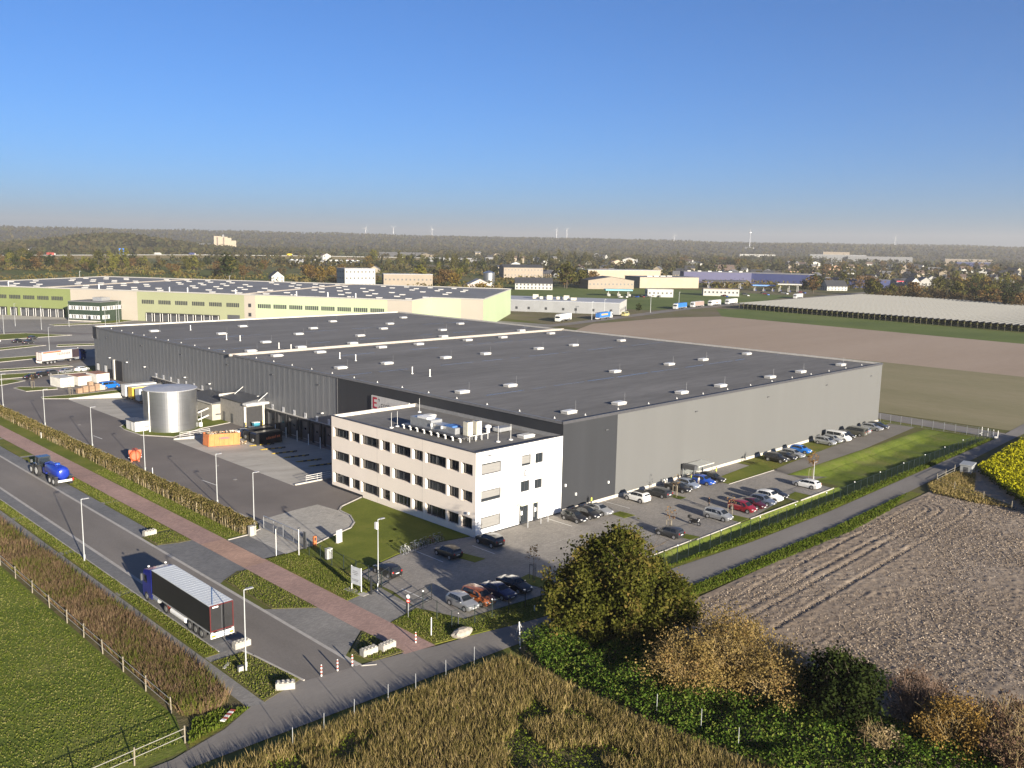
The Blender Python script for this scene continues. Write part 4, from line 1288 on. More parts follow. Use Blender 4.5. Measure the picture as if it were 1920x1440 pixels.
LOT = [('hatchback', 'black', -34.75, -3.0, N_, 'black hatchback standing behind the open wire gate'),
       ('hatchback', 'black', -25.0, -3.1, N_, 'black hatchback beside the bicycle row'),
       ('suv', 'black', -17.9, -3.4, N_, 'black off-road car in front of the white office corner'),
       ('hatchback', 'silver', -34.6, -16.6, S_, 'silver hatchback next to the orange car'),
       ('minivan', 'orange', -32.3, -16.9, S_, 'copper orange family car between silver and blue cars'),
       ('saloon', 'navy', -29.3, -17.0, S_, 'dark blue saloon beside the copper orange car'),
       ('saloon', 'black', -26.6, -16.8, S_, 'black saloon beside the dark blue saloon'),
       ('hatchback', 'black', -1.25, -3.9, S_, 'small black hatchback right beside the office entrance wall'),
       ('saloon', 'black', 1.7, -3.6, S_, 'black saloon against the dark wall between hatchback and silver saloon'),
       ('saloon', 'silver', 4.3, -3.7, S_, 'silver saloon against the dark hall wall'),
       ('suv', 'white', 14.1, -3.5, N_, 'white compact car with dark roof by the hall wall'),
       ('estate', 'graphite', 19.1, -4.0, N_, 'graphite grey estate behind a small grass patch'),
       ('saloon', 'black', 24.1, -4.4, S_, 'long black saloon beside the pale blue car'),
       ('hatchback', 'ice', 27.2, -4.2, S_, 'pale blue car next to the long black saloon'),
       ('hatchback', 'blue', 31.2, -4.6, S_, 'bright blue hatchback with people standing beside it'),
       ('estate', 'black', 34.0, -4.6, S_, 'black estate parked in front of the glass shelter'),
       ('minivan', 'silver', 15.6, -17.5, S_, 'silver family car beside the motorcycle'),
       ('minivan', 'red', 22.2, -17.7, S_, 'red family car beside the staked sapling'),
       ('saloon', 'dark red', 25.2, -17.6, S_, 'maroon saloon beside the red family car'),
       ('hatchback', 'slate', 27.9, -17.9, S_, 'slate blue hatchback between maroon and white cars'),
       ('suv', 'white', 30.5, -17.5, S_, 'white off-road car beside the slate blue hatchback'),
       ('saloon', 'black', 33.0, -17.0, S_, 'black saloon at the end of the mixed row, beside the white off-road car'),
       ('estate', 'white', 42.9, -17.6, N_, 'long white estate parked alone beside the lamp post'),
       ('hatchback', 'graphite', 3.4, -17.4, N_, 'dark grey hatchback parked alone near the big tree'),
       ('suv', 'black', 56.0, -4.6, S_, 'black off-road car first on the gravel track'),
       ('saloon', 'black', 59.1, -4.6, S_, 'black saloon on the gravel track beside the silver estate'),
       ('estate', 'silver', 62.2, -4.7, S_, 'silver estate on the gravel beside the bright blue car'),
       ('hatchback', 'bright blue', 66.9, -3.8, S_, 'azure blue hatchback on the grass strip by the hall'),
       ('minivan', 'silver', 78.1, -3.5, S_, 'silver people carrier beside the white van'),
       ('hatchback', 'silver', 81.2, -3.4, S_, 'silver hatchback squeezed between people carrier and white van'),
       ('van', 'white', 84.0, -3.6, S_, 'white passenger van by the hall wall'),
       ('hatchback', 'black', 87.9, -3.2, S_, 'small black hatchback between the white van and the olive van'),
       ('van', 'olive', 92.0, -3.5, N_, 'olive grey delivery van by the hall wall'),
       ('hatchback', 'silver', 95.4, -3.3, N_, 'silver hatchback beside the olive grey van'),
       ('estate', 'silver', 101.0, -3.4, S_, 'silver estate beside the dark estate at the end of the gravel track'),
       ('estate', 'graphite', 103.8, -3.4, S_, 'dark estate at the end of the gravel track by the fence')]
for kind, c, x, y, rz, lab in LOT:
    dup(MASTER[kind], (x + random.uniform(-.08, .08), y + random.uniform(-.1, .1), 0.006), rz + random.uniform(-.02, .02), lab, G, {'car_paint': COLS[c]})
for o in [o for o in col.objects if o.get('label') == 'white compact car with dark roof by the hall wall']:
    MB().box(-1.5, .35, -.56, .56, 1.645, 1.69).build('roof_panel', PLASTIC, o)
FAR = [('saloon', 'black', -17.4, 186.0, 0.1, 'black saloon beside the white sea containers'), ('hatchback', 'graphite', -10.3, 191.5, 0.1, 'dark grey hatchback behind the white sea containers'),
       ('saloon', 'silver', -6.0, 192.3, 0.1, 'silver saloon behind the middle sea container'), ('estate', 'white', -1.2, 193.6, 0.2, 'white estate by the far corner of the hall'),
       ('hatchback', 'black', -13.6, 189.2, 0.1, 'black hatchback among the cars behind the sea containers'),
       ('saloon', 'black', 7.4, 284.0, 0.3, 'black saloon on the far car park before the green hall'), ('suv', 'graphite', 14.5, 290.7, 0.4, 'grey off-road car on the far car park before the green hall'),
       ('estate', 'graphite', 9.1, 277.0, 0.3, 'grey estate parked beside the black saloon on the far car park'), ('hatchback', 'white', 4.0, 303.2, 2.0, 'white hatchback by the far lawn before the green hall'),
       ('saloon', 'white', 0.2, 288.0, 2.0, 'white saloon on the far car park before the green hall')]
for kind, c, x, y, rz, lab in FAR:
    dup(MASTER[kind], (x, y, 0.0), rz + 0.3, lab, 'cars beyond the far end of the hall', {'car_paint': COLS[c]})
dup(MASTER['van'], (-7.2, 156.6, 0.0), 0.2, 'blue and white delivery van beside the pallet stacks', None, {'car_paint': COLS['bright blue']})

# ---------------- lorries
CABGLASS = CARGLASS


def lorry(name, label, loc, rz, cab_paint, body_mat, roof_mat, L=13.6, cab_len=2.3, rear='doors', front_dark=None, stripe=None, group=None, H=4.0):
    """tractor and semi-trailer; x forward, origin under the trailer's middle"""
    t = thing(name, label, 'truck', loc, rz, group)
    x0, x1 = -L / 2, L / 2
    tr = MB().box(x0, x1, -1.26, 1.26, 1.25, H - 0.06).build('trailer_body', body_mat, t)
    MB().box(x0 + .02, x1 - .02, -1.27, 1.27, H - 0.06, H).build('trailer_roof', roof_mat, tr)
    if roof_mat is ROOFT:
        n = 22
        for k in range(n):
            MB().box(x0 + (k + .35) * L / n, x0 + (k + .55) * L / n, -1.2, 1.2, H, H + .008).build('roof_bow', ROOFT, tr)
    for s in (-1, 1):
        MB().box(x0, x1, s * 1.275 - .012, s * 1.275 + .012, 1.12, 1.27).build('side_rail', mat('rail_silver', (0.42, 0.42, 0.42), 0.4, 0.4), tr)
        for zz in (0.75, 0.95):
            MB().box(x0 + 5.6, x1 - 5.4, s * 1.2 - .02, s * 1.2 + .02, zz, zz + .1).build('side_guard', STEEL, tr)
    MB().box(x0 + .1, x1 - .1, -.5, .5, .85, 1.25).build('chassis', DGREY, t)
    if rear == 'doors':
        for a in ((x0 - .03, x0, -1.26, -1.16, 1.25, H), (x0 - .03, x0, 1.16, 1.26, 1.25, H), (x0 - .03, x0, -1.16, 1.16, H - .12, H), (x0 - .03, x0, -1.16, 1.16, 1.25, 1.36)):
            MB().box(*a).build('door_frame', mat('frame_red', (0.075, 0.006, 0.006), 0.5), tr)
        MB().box(x0 - .02, x0, -.03, .03, 1.36, H - .12).build('door_seam', DGREY, tr)
        MB().box(x0 - .08, x0 - .02, -1.25, 1.25, .55, 1.1).build('rear_panel', WHITE, tr)
        for s in (-1, 1):
            MB().box(x0 - .1, x0 - .08, s * .95 - .22, s * .95 + .22, .68, .9).build('tail_light', mat('amber_lens', (0.5, 0.2, 0.03), 0.3), tr)
            MB().cyl((x0 - .12, s * 1.1, 1.0), (x0 - .12, s * 1.1, 1.25), .12, n=8).build('marker_lamp', WHITE, tr)
        MB().box(x0 - .035, x0 - .03, .35, .95, H - .3, H - .15).build('door_label', WHITE, tr)
    for x in (x0 + 2.0, x0 + 3.3, x0 + 4.6, x1 - 3.3):
        for s in (-1, 1):
            w = MB().cyl((x, s * .9, .52), (x, s * 1.24, .52), .52, n=18).build('wheel', TYRE, t)
            MB().cyl((x, s * 1.235, .52), (x, s * 1.26, .52), .3, n=14).build('rim', RIM, w)
    cx = x1 + .25
    prof = [(cx, .5), (cx + cab_len, .42), (cx + cab_len + .12, 1.3), (cx + cab_len + .05, 2.0), (cx + cab_len - .22, 3.1), (cx + cab_len - .5, 3.55), (cx + .3, 3.85), (cx, 3.85)]
    cab = MB().prism_y(prof, -1.24, 1.24).build('cab', cab_paint, t)
    MB().quad((cx + cab_len + .06, -1.1, 2.02), (cx + cab_len + .06, 1.1, 2.02), (cx + cab_len - .18, 1.05, 3.02), (cx + cab_len - .18, -1.05, 3.02)).build('windscreen', CABGLASS, cab)
    for s in (-1, 1):
        MB().box(cx + cab_len - 1.15, cx + cab_len - .25, s * 1.25 - .006, s * 1.25 + .006, 2.1, 2.95).build('side_window', CABGLASS, cab)
        MB().box(cx + cab_len - .05, cx + cab_len + .12, s * 1.36 - .1, s * 1.36 + .1, 2.1, 2.9).build('mirror', DGREY, cab)
        MB().box(cx + cab_len + .02, cx + cab_len + .1, s * .9 - .22, s * .9 + .22, .75, 1.0).build('headlight', LAMPW, cab)
        MB().cyl((cx + 1.2, s * .95, 3.88), (cx + 1.2, s * .95, 4.02), .12, n=8).build('roof_lamp', WHITE, cab)
        w = MB().cyl((cx + cab_len - 1.0, s * .9, .52), (cx + cab_len - 1.0, s * 1.26, .52), .52, n=18).build('wheel', TYRE, t)
        MB().cyl((cx + cab_len - 1.0, s * 1.255, .52), (cx + cab_len - 1.0, s * 1.28, .52), .3, n=14).build('rim', RIM, w)
        MB().cyl((cx - 1.6, s * 1.0, .8), (cx - .3, s * 1.0, .8), .3, n=12).build('fuel_tank', STEEL, t)
    return t


ROOFT = mat('trailer_roof_sheet', (0.50, 0.52, 0.52), 0.5, 0, 0.05, 0.5)
TARP = mat('black_tarpaulin', (0.016, 0.016, 0.017), 0.45, 0, 0.15, 0.6)
CABBLUE = paint('cab_blue', (0.012, 0.02, 0.22), 0.2)
t = lorry('articulated_truck', 'parked articulated truck with blue cab and black curtain-side trailer', (-58.28, -0.25, 0.01), N_, CABBLUE, TARP, ROOFT)
b = MB().cyl((-1.2, 1.02, .74), (2.2, 1.02, .74), .36, n=14)
b.build('tool_tank', WHITE, t)
MB().box(2.6, 3.3, .75, 1.2, .45, 1.05).build('tool_box', mat('box_red', (0.3, 0.05, 0.03), 0.5), t)
MB().tube([(-6.7, .9, 4.05), (-2.4, -1.2, 4.05)], .025, 5).build('roof_strap', mat('strap_blue', (0.05, 0.2, 0.45), 0.6), t)
WT = mat('trailer_white', (0.42, 0.385, 0.36), 0.5, 0, 0.08, 0.4)
t = lorry('articulated_truck', 'haulage truck with pale lettered trailer and dark front behind the hall corner', (-0.2, 217.2, 0.0), math.radians(20), paint('cab_navy', (0.01, 0.02, 0.09)), WT, mat('roof_grey', (0.3, 0.3, 0.3), 0.5))
MB().box(4.2, 6.82, -1.275, -1.262, 1.28, 3.95).build('dark_panel', mat('panel_dark', (0.03, 0.02, 0.025), 0.5), t)
MB().box(-6.2, 0.2, -1.275, -1.262, 3.5, 3.9).build('orange_stripe', mat('stripe_orange', (0.45, 0.11, 0.05), 0.5), t)
text_mesh('lettering', 'NUNNER', 1.15, DGREY, t, (-1.2, -1.27, 2.5), (math.pi / 2, 0, 0), 0.004)
WHT = mat('trailer_plain_white', (0.5, 0.5, 0.48), 0.5, 0, 0.04, 0.4)
CW = paint('cab_white', (0.5, 0.5, 0.48), 0)
BLU = mat('trailer_blue', (0.02, 0.12, 0.36), 0.5, 0, 0.1, 0.4)
g = 'trucks along the far road'
lorry('articulated_truck', 'all-white semi-trailer truck behind the roof edge near the light green hall', (262, 236, 0), math.radians(198), CW, WHT, WHT, group=g)
t = lorry('articulated_truck', 'blue tank-liveried truck with orange band driving past the low grey building', (289, 231.5, 0), math.radians(13), CW, BLU, BLU, group=g)
MB().box(-4.5, 3.4, -1.275, -1.262, 2.4, 3.3).build('side_band', mat('band_orange', (0.45, 0.27, 0.12), 0.5), t)
lorry('articulated_truck', 'blue trailer with white cab heading the queue by the field', (402, 258.5, 0), math.radians(190), CW, BLU, BLU, group=g)
lorry('articulated_truck', 'brown-grey trailer truck queued behind the blue trailer', (428, 262.5, 0), math.radians(188), CW, mat('trailer_brown', (0.24, 0.18, 0.16), 0.5), WHT, group=g)
t = lorry('articulated_truck', 'white trailer truck with red swirl in the queue', (454, 265.5, 0), math.radians(188), CW, WHT, WHT, group=g)
MB().box(-2.5, 2.0, 1.262, 1.275, 1.8, 2.5).build('red_swirl', mat('swirl_red', (0.4, 0.1, 0.05), 0.5), t)
lorry('articulated_truck', 'plain white trailer truck at the tail of the queue', (480, 268.0, 0), math.radians(188), CW, WHT, WHT, group=g)
lorry('articulated_truck', 'white cab with grey trailer beside the orchard rows', (604, 281, 0), math.radians(188), CW, mat('trailer_grey', (0.3, 0.3, 0.3), 0.5), WHT, group=g)
t = dup(MASTER['van'], (318, 238.5, 0), math.radians(13), 'pale yellow delivery van on the far road', None, {'car_paint': paint('pale_yellow', (0.5, 0.46, 0.2))}, (1.3, 1.2, 1.4))
# trailers at the far docks
for k, (y, mm, lab) in enumerate(((143.2, WHT, 'white box trailer backed against the far loading dock'), (138.85, mat('trailer_yellow', (0.5, 0.3, 0.03), 0.5), 'yellow box trailer backed against the far loading dock'),
                                  (134.5, mat('trailer_pale', (0.4, 0.42, 0.42), 0.5), 'pale grey trailer backed against the far loading dock'), (130.15, mat('trailer_tan', (0.27, 0.22, 0.1), 0.5), 'tan trailer beside the pale grey one at the far dock'))):
    t = thing('box_trailer', lab, 'trailer', (-4.9, y, -1.3), group='trailers at the far docks')
    MB().box(-3.9, 4.2, -1.25, 1.25, 1.2, 4.0).build('body', mm, t)
    MB().box(-3.92, 4.22, -1.27, 1.27, 4.0, 4.06).build('roof', WHT, t)
    MB().box(-3.8, 4.1, -.5, .5, .85, 1.2).build('chassis', DGREY, t)
    for x in (1.2, 2.5):
        for s in (-1, 1):
            MB().cyl((x, s * .9, .5), (x, s * 1.22, .5), .5, n=14).build('wheel', TYRE, t)
    for s in (-1, 1):
        MB().box(-2.4, -2.25, s * .9 - .08, s * .9 + .08, 0, 1.2).build('landing_leg', STEEL, t)

# ---------------- farm tractor with slurry tanker
TB = paint('tanker_blue', (0.01, 0.03, 0.28), 0.1)
TG = paint('tractor_dark', (0.035, 0.042, 0.045), 0.3)
t = thing('farm_tractor', 'dark farm tractor hitched to the blue tanker on the road', 'tractor', (-49.9, 73.3, 0.01), N_ + 0.02)
t.scale = (1.12, 1.08, 1.1)
MB().loft([[(.4, -.45, .9), (.4, .45, .9), (.4, .45, 1.75), (.4, -.45, 1.75)], [(1.6, -.4, .95), (1.6, .4, .95), (1.6, .4, 1.65), (1.6, -.4, 1.65)], [(2.3, -.34, 1.0), (2.3, .34, 1.0), (2.3, .34, 1.45), (2.3, -.34, 1.45)]]).build('bonnet', TG, t)
MB().box(-.9, 2.2, -.3, .3, .55, 1.0).build('chassis', DGREY, t)
MB().loft([[(-1.0, -.8, 1.2), (.5, -.8, 1.2), (.5, .8, 1.2), (-1.0, .8, 1.2)], [(-1.05, -.85, 1.9), (.55, -.85, 1.9), (.55, .85, 1.9), (-1.05, .85, 1.9)], [(-.9, -.75, 2.75), (.35, -.75, 2.75), (.35, .75, 2.75), (-.9, .75, 2.75)]]).build('cab', CARGLASS, t)
MB().box(-1.1, .5, -.88, .88, 2.75, 2.95).build('cab_roof', TG, t)
for x, y in ((-1.0, -.82), (-1.0, .82), (.45, -.82), (.45, .82)):
    MB().box(x - .05, x + .05, y - .05, y + .05, 1.2, 2.76).build('cab_pillar', TG, t)
for x, r, y, w in ((-.75, .92, .95, .5), (1.75, .66, .9, .42)):
    for s in (-1, 1):
        wh = MB().cyl((x, s * (y - w / 2), r), (x, s * (y + w / 2), r), r, n=20).build('wheel', TYRE, t)
        MB().cyl((x, s * (y + w / 2 - .02), r), (x, s * (y + w / 2 + .02), r), r * .55, n=14).build('rim', mat('rim_white', (0.5, 0.5, 0.47), 0.5), wh)
    if x < 0:
        for s in (-1, 1):
            MB().box(-1.6, .15, s * .95 - .3, s * .95 + .3, 1.9, 1.98).build('mudguard', TG, t)
MB().cyl((.7, -.5, 1.7), (.7, -.5, 2.6), .06, n=8).build('exhaust', DGREY, t)
for s in (-1, 1):
    MB().obox((.6, s * 1.35, 2.2), (.1, .3, .45)).build('mirror', DGREY, t)
MB().box(2.35, 2.9, -.45, .45, .8, 1.4).build('front_weight', DGREY, t)
t = thing('slurry_tanker', 'blue twin-axle slurry tanker behind the dark tractor', 'tanker', (-49.85, 66.4, 0.01), N_ + 0.02)
t.scale = (1.1, 1.08, 1.1)
rings = []
for x, r in ((-2.9, .55), (-2.75, .85), (-2.4, 1.0), (2.2, 1.0), (2.6, .85), (2.75, .5)):
    rings.append([(x, r * math.cos(a), 1.85 + r * math.sin(a)) for a in np.linspace(0, 2 * math.pi, 20, endpoint=False)])
MB().loft(rings).build('tank', TB, t, smooth=True)
MB().box(-2.6, 3.4, -.45, .45, .75, .95).build('chassis', TB, t)
MB().box(2.5, 3.9, -.7, .7, .9, 1.7).build('pump_frame', TB, t)
MB().tube([(3.4, 0, .85), (4.6, 0, .7)], .12, 8).build('drawbar', TB, t)
MB().tube([(3.2, .5, 1.7), (2.4, .7, 2.6), (.8, .5, 3.05), (-1.0, .45, 2.95)], .13, 8).build('suction_arm', TB, t)
MB().cyl((-.4, 0, 2.8), (-.4, 0, 3.0), .4, n=14).build('hatch', mat('hatch_blue', (0.02, 0.08, 0.4), 0.4), t)
for x in (-.6, -2.1):
    for s in (-1, 1):
        wh = MB().cyl((x, s * .8, .68), (x, s * 1.3, .68), .68, n=18).build('wheel', TYRE, t)
        MB().cyl((x, s * 1.28, .68), (x, s * 1.32, .68), .32, n=14).build('rim', mat('rim_white', (0.5, 0.5, 0.47), 0.5), wh)
    for s in (-1, 1):
        MB().box(x - .75, x + .75, s * 1.05 - .28, s * 1.05 + .28, 1.42, 1.47).build('mudguard', DGREY, t)
MB().box(-3.2, -3.1, -1.0, 1.0, .7, 1.0).build('rear_bar', WHITE, t)
MB().cyl((-3.3, -1.1, .8), (-3.3, -1.1, 1.2), .14, n=8).build('tail_light', LAMPR, t)

# ---------------- motorcycle on the car park
t = thing('motorcycle', 'black motorcycle with a raised box beside the silver family car', 'motorcycle', (10.4, -16.9, 0.006), S_)
for x in (-.72, .74):
    w = MB().cyl((x, -.07, .31), (x, .07, .31), .31, n=18).build('wheel', TYRE, t)
    MB().cyl((x, -.075, .31), (x, .075, .31), .18, n=12).build('rim', RIM, w)
MB().loft([[(-.4, -.16, .3), (-.4, .16, .3), (-.4, .14, .8), (-.4, -.14, .8)], [(.1, -.2, .3), (.1, .2, .3), (.1, .18, .95), (.1, -.18, .95)], [(.45, -.14, .45), (.45, .14, .45), (.45, .13, .92), (.45, -.13, .92)]]).build('engine_and_tank', BLK, t)
MB().box(-.85, -.15, -.15, .15, .76, .88).build('seat', PLASTIC, t)
MB().tube([(.74, 0, .31), (.5, 0, 1.0)], .06, 6).build('fork', STEEL, t)
MB().tube([(.45, -.38, 1.05), (.52, 0, 1.0), (.45, .38, 1.05)], .03, 6).build('handlebar', DGREY, t)
MB().box(.5, .7, -.18, .18, .8, 1.2).build('fairing', BLK, t)
MB().box(-1.1, -.7, -.22, .22, .9, 1.3).build('top_box', PLASTIC, t)
MB().cyl((.71, 0, .92), (.76, 0, .92), .1, n=10).build('headlight', LAMPW, t)
for k in MASTER:
    drop(MASTER[k])
# ------------------------------------------------------------------ lamps, fences, signs and other things on the ground
POLE = mat('lamp_pole_grey', (0.36, 0.37, 0.37), 0.5, 0.2, 0.05)


def lamp_master(h, arm):
    t = thing('street_lamp', 'lamp', 'street lamp')
    MB().cyl((0, 0, 0), (0, 0, h), .075, .045, 10).build('pole', POLE, t)
    MB().cyl((0, 0, 0), (0, 0, .9), .095, n=10).build('base_sleeve', POLE, t)
    MB().box(-.02, arm, -.04, .04, h - .05, h + .03).build('arm', POLE, t)
    hd = MB().box(arm - .1, arm + .55, -.16, .16, h - .03, h + .06).build('lamp_head', mat('lamp_head_grey', (0.22, 0.22, 0.23), 0.5), t)
    MB().box(arm, arm + .45, -.12, .12, h - .05, h - .03).build('lens', mat('lamp_lens', (0.5, 0.5, 0.48), 0.3), hd)
    MB().box(.09, .13, -.05, .05, .4, .9).build('access_door', POLE, t)
    return t


LM = lamp_master(8.0, 0.35)
LSHORT = lamp_master(3.4, 0.12)
LTALL = lamp_master(10.0, 0.4)
g = 'street lamps of the site'
for x, y, lab in ((-60.1, 25.4, 'grey street lamp on the grass strip ahead of the blue-cab truck'), (-59.7, -14.5, 'grey street lamp on the grass behind the black trailer'),
                  (-36.75, 142.8, 'grey yard lamp by the hedge across from the far docks'), (-36.6, 114.3, 'grey yard lamp by the hedge across from the pump house'),
                  (-36.6, 87.6, 'grey yard lamp by the hedge across from the round tank'), (-36.6, 63.4, 'grey yard lamp by the hedge beside the round orange skip'),
                  (-36.6, 37.1, 'grey yard lamp at the yard kerb across from the office corner'), (-37.9, 23.6, 'grey yard lamp at the end of the hedge by the sliding gate'),
                  (-37.7, -5.2, 'tall lamp with loudspeaker box beside the swing gate')):
    r = dup(LM, (x, y, 0.0), 0.0, lab, g)
    if 'loudspeaker' in lab:
        MB().box(-.35, -.1, -.2, .2, 6.9, 7.7).build('loudspeaker_box', WHITE, r)
dup(LSHORT, (47.6, -16.4, 0), 0.0, 'short lamp post beside the long white estate', g)
for k, (x, y) in enumerate(((-33.5, 176), (-29.5, 205), (-6, 262), (12, 318), (30, 330), (26, 352), (44, 338), (2, 232), (-30, 244), (-20, 300), (48, 306), (62, 330), (-14, 345), (70, 348))):
    dup(LTALL, (x, y, 0), 0.6, 'tall lamp post on the grounds before the green hall', 'lamp posts before the green hall')
for m_ in (LM, LSHORT, LTALL):
    drop(m_)

# mesh fence round the company ground
FGREEN = mat('fence_post_green', (0.012, 0.022, 0.02), 0.5)
MESH = mesh_mat('fence_wire', (0.012, 0.018, 0.016), 0.11)
PAN = {}


def mesh_fence(label, path, h=2.0, step=2.5, post=FGREEN, wire=MESH, cap=None, cat='fence'):
    t = thing('mesh_fence', label, cat, (path[0][0], path[0][1], 0), absolute=True)
    pm = MB().box(-.035, .035, -.035, .035, 0, h + .08).mesh('post', post)
    k = 0
    for (x0, y0), (x1, y1) in zip(path[:-1], path[1:]):
        L = math.hypot(x1 - x0, y1 - y0)
        n = max(1, round(L / step))
        a = math.atan2(y1 - y0, x1 - x0)
        key = (round(L / n, 2), h, wire.name)
        if key not in PAN:
            w = L / n
            b = MB().m(0).quad((.04, 0, .06), (w - .04, 0, .06), (w - .04, 0, h), (.04, 0, h))
            b.m(1).box(.04, w - .04, -.012, .012, h - .02, h + .015).box(.04, w - .04, -.01, .01, .04, .065)
            PAN[key] = b.mesh('mesh_panel', [wire, post])
        for i in range(n):
            x, y = x0 + (x1 - x0) * i / n, y0 + (y1 - y0) * i / n
            place('post', pm, t, (x, y, 0), a)
            place('mesh_panel', PAN[key], t, (x, y, 0), a)
            if cap and k % 4 == 0:
                MB().lathe([(0, .1), (.09, .06), (.11, 0), (.09, -.06), (0, -.1)], (x, y), 10).build('post_cap', WHITE, t).location.z += h + .16
            k += 1
    place('post', pm, t, (path[-1][0], path[-1][1], 0), 0)
    return t


mesh_fence('dark green mesh fence between footway lawn and the info board', [(-38.3, 11.4), (-38.0, -6.3)])
mesh_fence('long dark mesh fence along the lane round the car park', [(-38.4, -14.4), (-39.4, -20.4), (-36.6, -20.9), (-27.5, -22.0), (-4.4, -24.2), (24.5, -25.2), (112.3, -24.8)], cap=True)
mesh_fence('galvanised mesh fence across the end of the gravel track', [(112.3, -24.6), (112.3, -0.3)], post=STEEL, wire=mesh_mat('fence_wire_grey', (0.15, 0.15, 0.15), 0.10))
# swing gate, both leaves open
GDARK = mat('gate_black', (0.02, 0.022, 0.024), 0.5)
for k, (x0, y0, x1, y1, lab) in enumerate(((-40.0, -7.0, -36.4, -5.6, 'open black gate leaf beside the tall lamp and black hatchback'), (-40.3, -14.0, -36.0, -13.0, 'open black gate leaf beside the road sign post and silver hatchback'))):
    t = thing('gate_leaf', lab, 'gate', (x0, y0, 0), math.atan2(y1 - y0, x1 - x0))
    L = math.hypot(x1 - x0, y1 - y0)
    MB().box(-.09, .09, -.09, .09, 0, 2.2).build('gate_post', GDARK, t)
    for z in (.15, 1.1, 1.95):
        MB().box(.1, L, -.03, .03, z, z + .06).build('rail', GDARK, t)
    MB().box(L - .06, L, -.03, .03, .06, 2.0).build('stile', GDARK, t)
    MB().quad((.1, 0, .2), (L - .06, 0, .2), (L - .06, 0, 1.95), (.1, 0, 1.95)).build('mesh_panel', MESH, t)
MB_ = MB().box(-39.2, -39.05, -13.6, -6.6, 0.0, .03)
structure(MB_.build('gate_track', KERB))
t = thing('sliding_gate', 'long grey sliding gate closed across the yard entry', 'gate', (-37.1, 17.2, 0), absolute=True)
for y in (11.9, 14.5, 17.2, 19.8, 22.4):
    MB().box(-37.14, -37.06, y - .04, y + .04, .12, 1.9).build('upright', STEEL, t)
for z in (.12, 1.84):
    MB().box(-37.16, -37.04, 11.9, 22.4, z, z + .1).build('beam', STEEL, t)
for k in range(40):
    y = 12.15 + k * .255
    MB().box(-37.115, -37.085, y - .015, y + .015, .22, 1.84).build('bar', DGREY, t)
for y in (11.3, 11.7):
    MB().box(-37.3, -37.15, y - .08, y + .08, 0, 2.3).build('gate_post', DGREY, t)
t = thing('gate_terminal', 'orange card terminal post beside the yard entry kerb', 'terminal', (-35.7, 11.6, 0))
MB().box(-.2, .2, -.15, .15, 0, 1.35).build('housing', mat('terminal_orange', (0.42, 0.13, 0.04), 0.5), t)
MB().box(-.12, .12, -.165, -.15, .75, 1.2).build('panel', PLASTIC, t)
for x, y, lab in ((-41.4, 11.6, 'thin white camera post on the footway side of the sliding gate'), (-39.3, 9.6, 'thin white camera post on the lawn near the grey cabinet')):
    t = thing('camera_post', lab, 'post', (x, y, 0))
    MB().cyl((0, 0, 0), (0, 0, 3.7), .04, n=8).build('pole', WHITE, t)
    MB().box(-.09, .25, -.08, .08, 3.55, 3.75).build('camera', DGREY, t)
t = thing('white_pillar', 'blank white sign pillar on the lawn by the rounded entry', 'sign', (-32.6, 10.5, 0.05), 0.25)
MB().box(-.45, .45, -.12, .12, 0, 1.75).build('panel', mat('pillar_white', (0.6, 0.6, 0.58), 0.5), t)
MB().box(-.5, .5, -.17, .17, 0, .08).build('foot', KERB, t)
t = thing('electric_cabinet', 'grey-white electric cabinet behind the mesh fence', 'cabinet', (-37.2, 6.0, 0.05))
MB().box(-.4, .4, -.25, .25, .1, 1.35).build('housing', mat('cabinet_grey', (0.36, 0.36, 0.34), 0.6), t)
MB().box(-.44, .44, -.29, .29, 1.35, 1.42).build('lid', mat('cabinet_grey', (0.36, 0.36, 0.34), 0.6), t)
MB().box(-.4, .4, -.25, .25, 0, .1).build('plinth', DGREY, t)
MB().box(-.02, .02, -.256, -.25, .15, 1.3).build('door_seam', DGREY, t)
t = thing('info_board', 'grey site information board on two posts beside the swing gate', 'sign', (-40.7, -5.1, 0.05), math.radians(-82))
for x in (-.8, .8):
    MB().box(x - .04, x + .04, -.04, .04, 0, 2.9).build('post', WHITE, t)
MB().box(-.84, .84, -.06, -.04, .75, 2.85).build('panel', mat('board_grey', (0.36, 0.38, 0.4), 0.5), t)
for z, w in ((2.3, .5), (2.1, .62), (1.9, .4), (1.3, .7), (1.15, .6)):
    MB().box(-w, w * .6, -.064, -.06, z, z + .07).build('text_line', mat('board_text', (0.12, 0.12, 0.13), 0.5), t)
t = thing('concrete_pad', 'pale concrete pad under the information board', 'slab', (-40.9, -5.3, 0.05), math.radians(-82))
MB().box(-1.6, 1.7, -.5, .4, 0, .03).build('slab', KERB, t)
t = thing('traffic_sign', 'round traffic signs on a post at the car park entry', 'traffic sign', (-40.9, -15.0, 0.04), math.radians(-70))
MB().cyl((0, 0, 0), (0, 0, 2.6), .035, n=8).build('post', POLE, t)
for z, c in ((2.35, (0.5, 0.5, 0.5)), (1.85, (0.4, 0.05, 0.04))):
    d = MB().cyl((0, -.04, z), (0, -.06, z), .24, n=18).build('sign_disc', mat('sign_%d' % int(z * 100), c, 0.4), t)
    MB().box(-.15, .15, -.066, -.06, z - .05, z + .05).build('bar', WHITE, d)
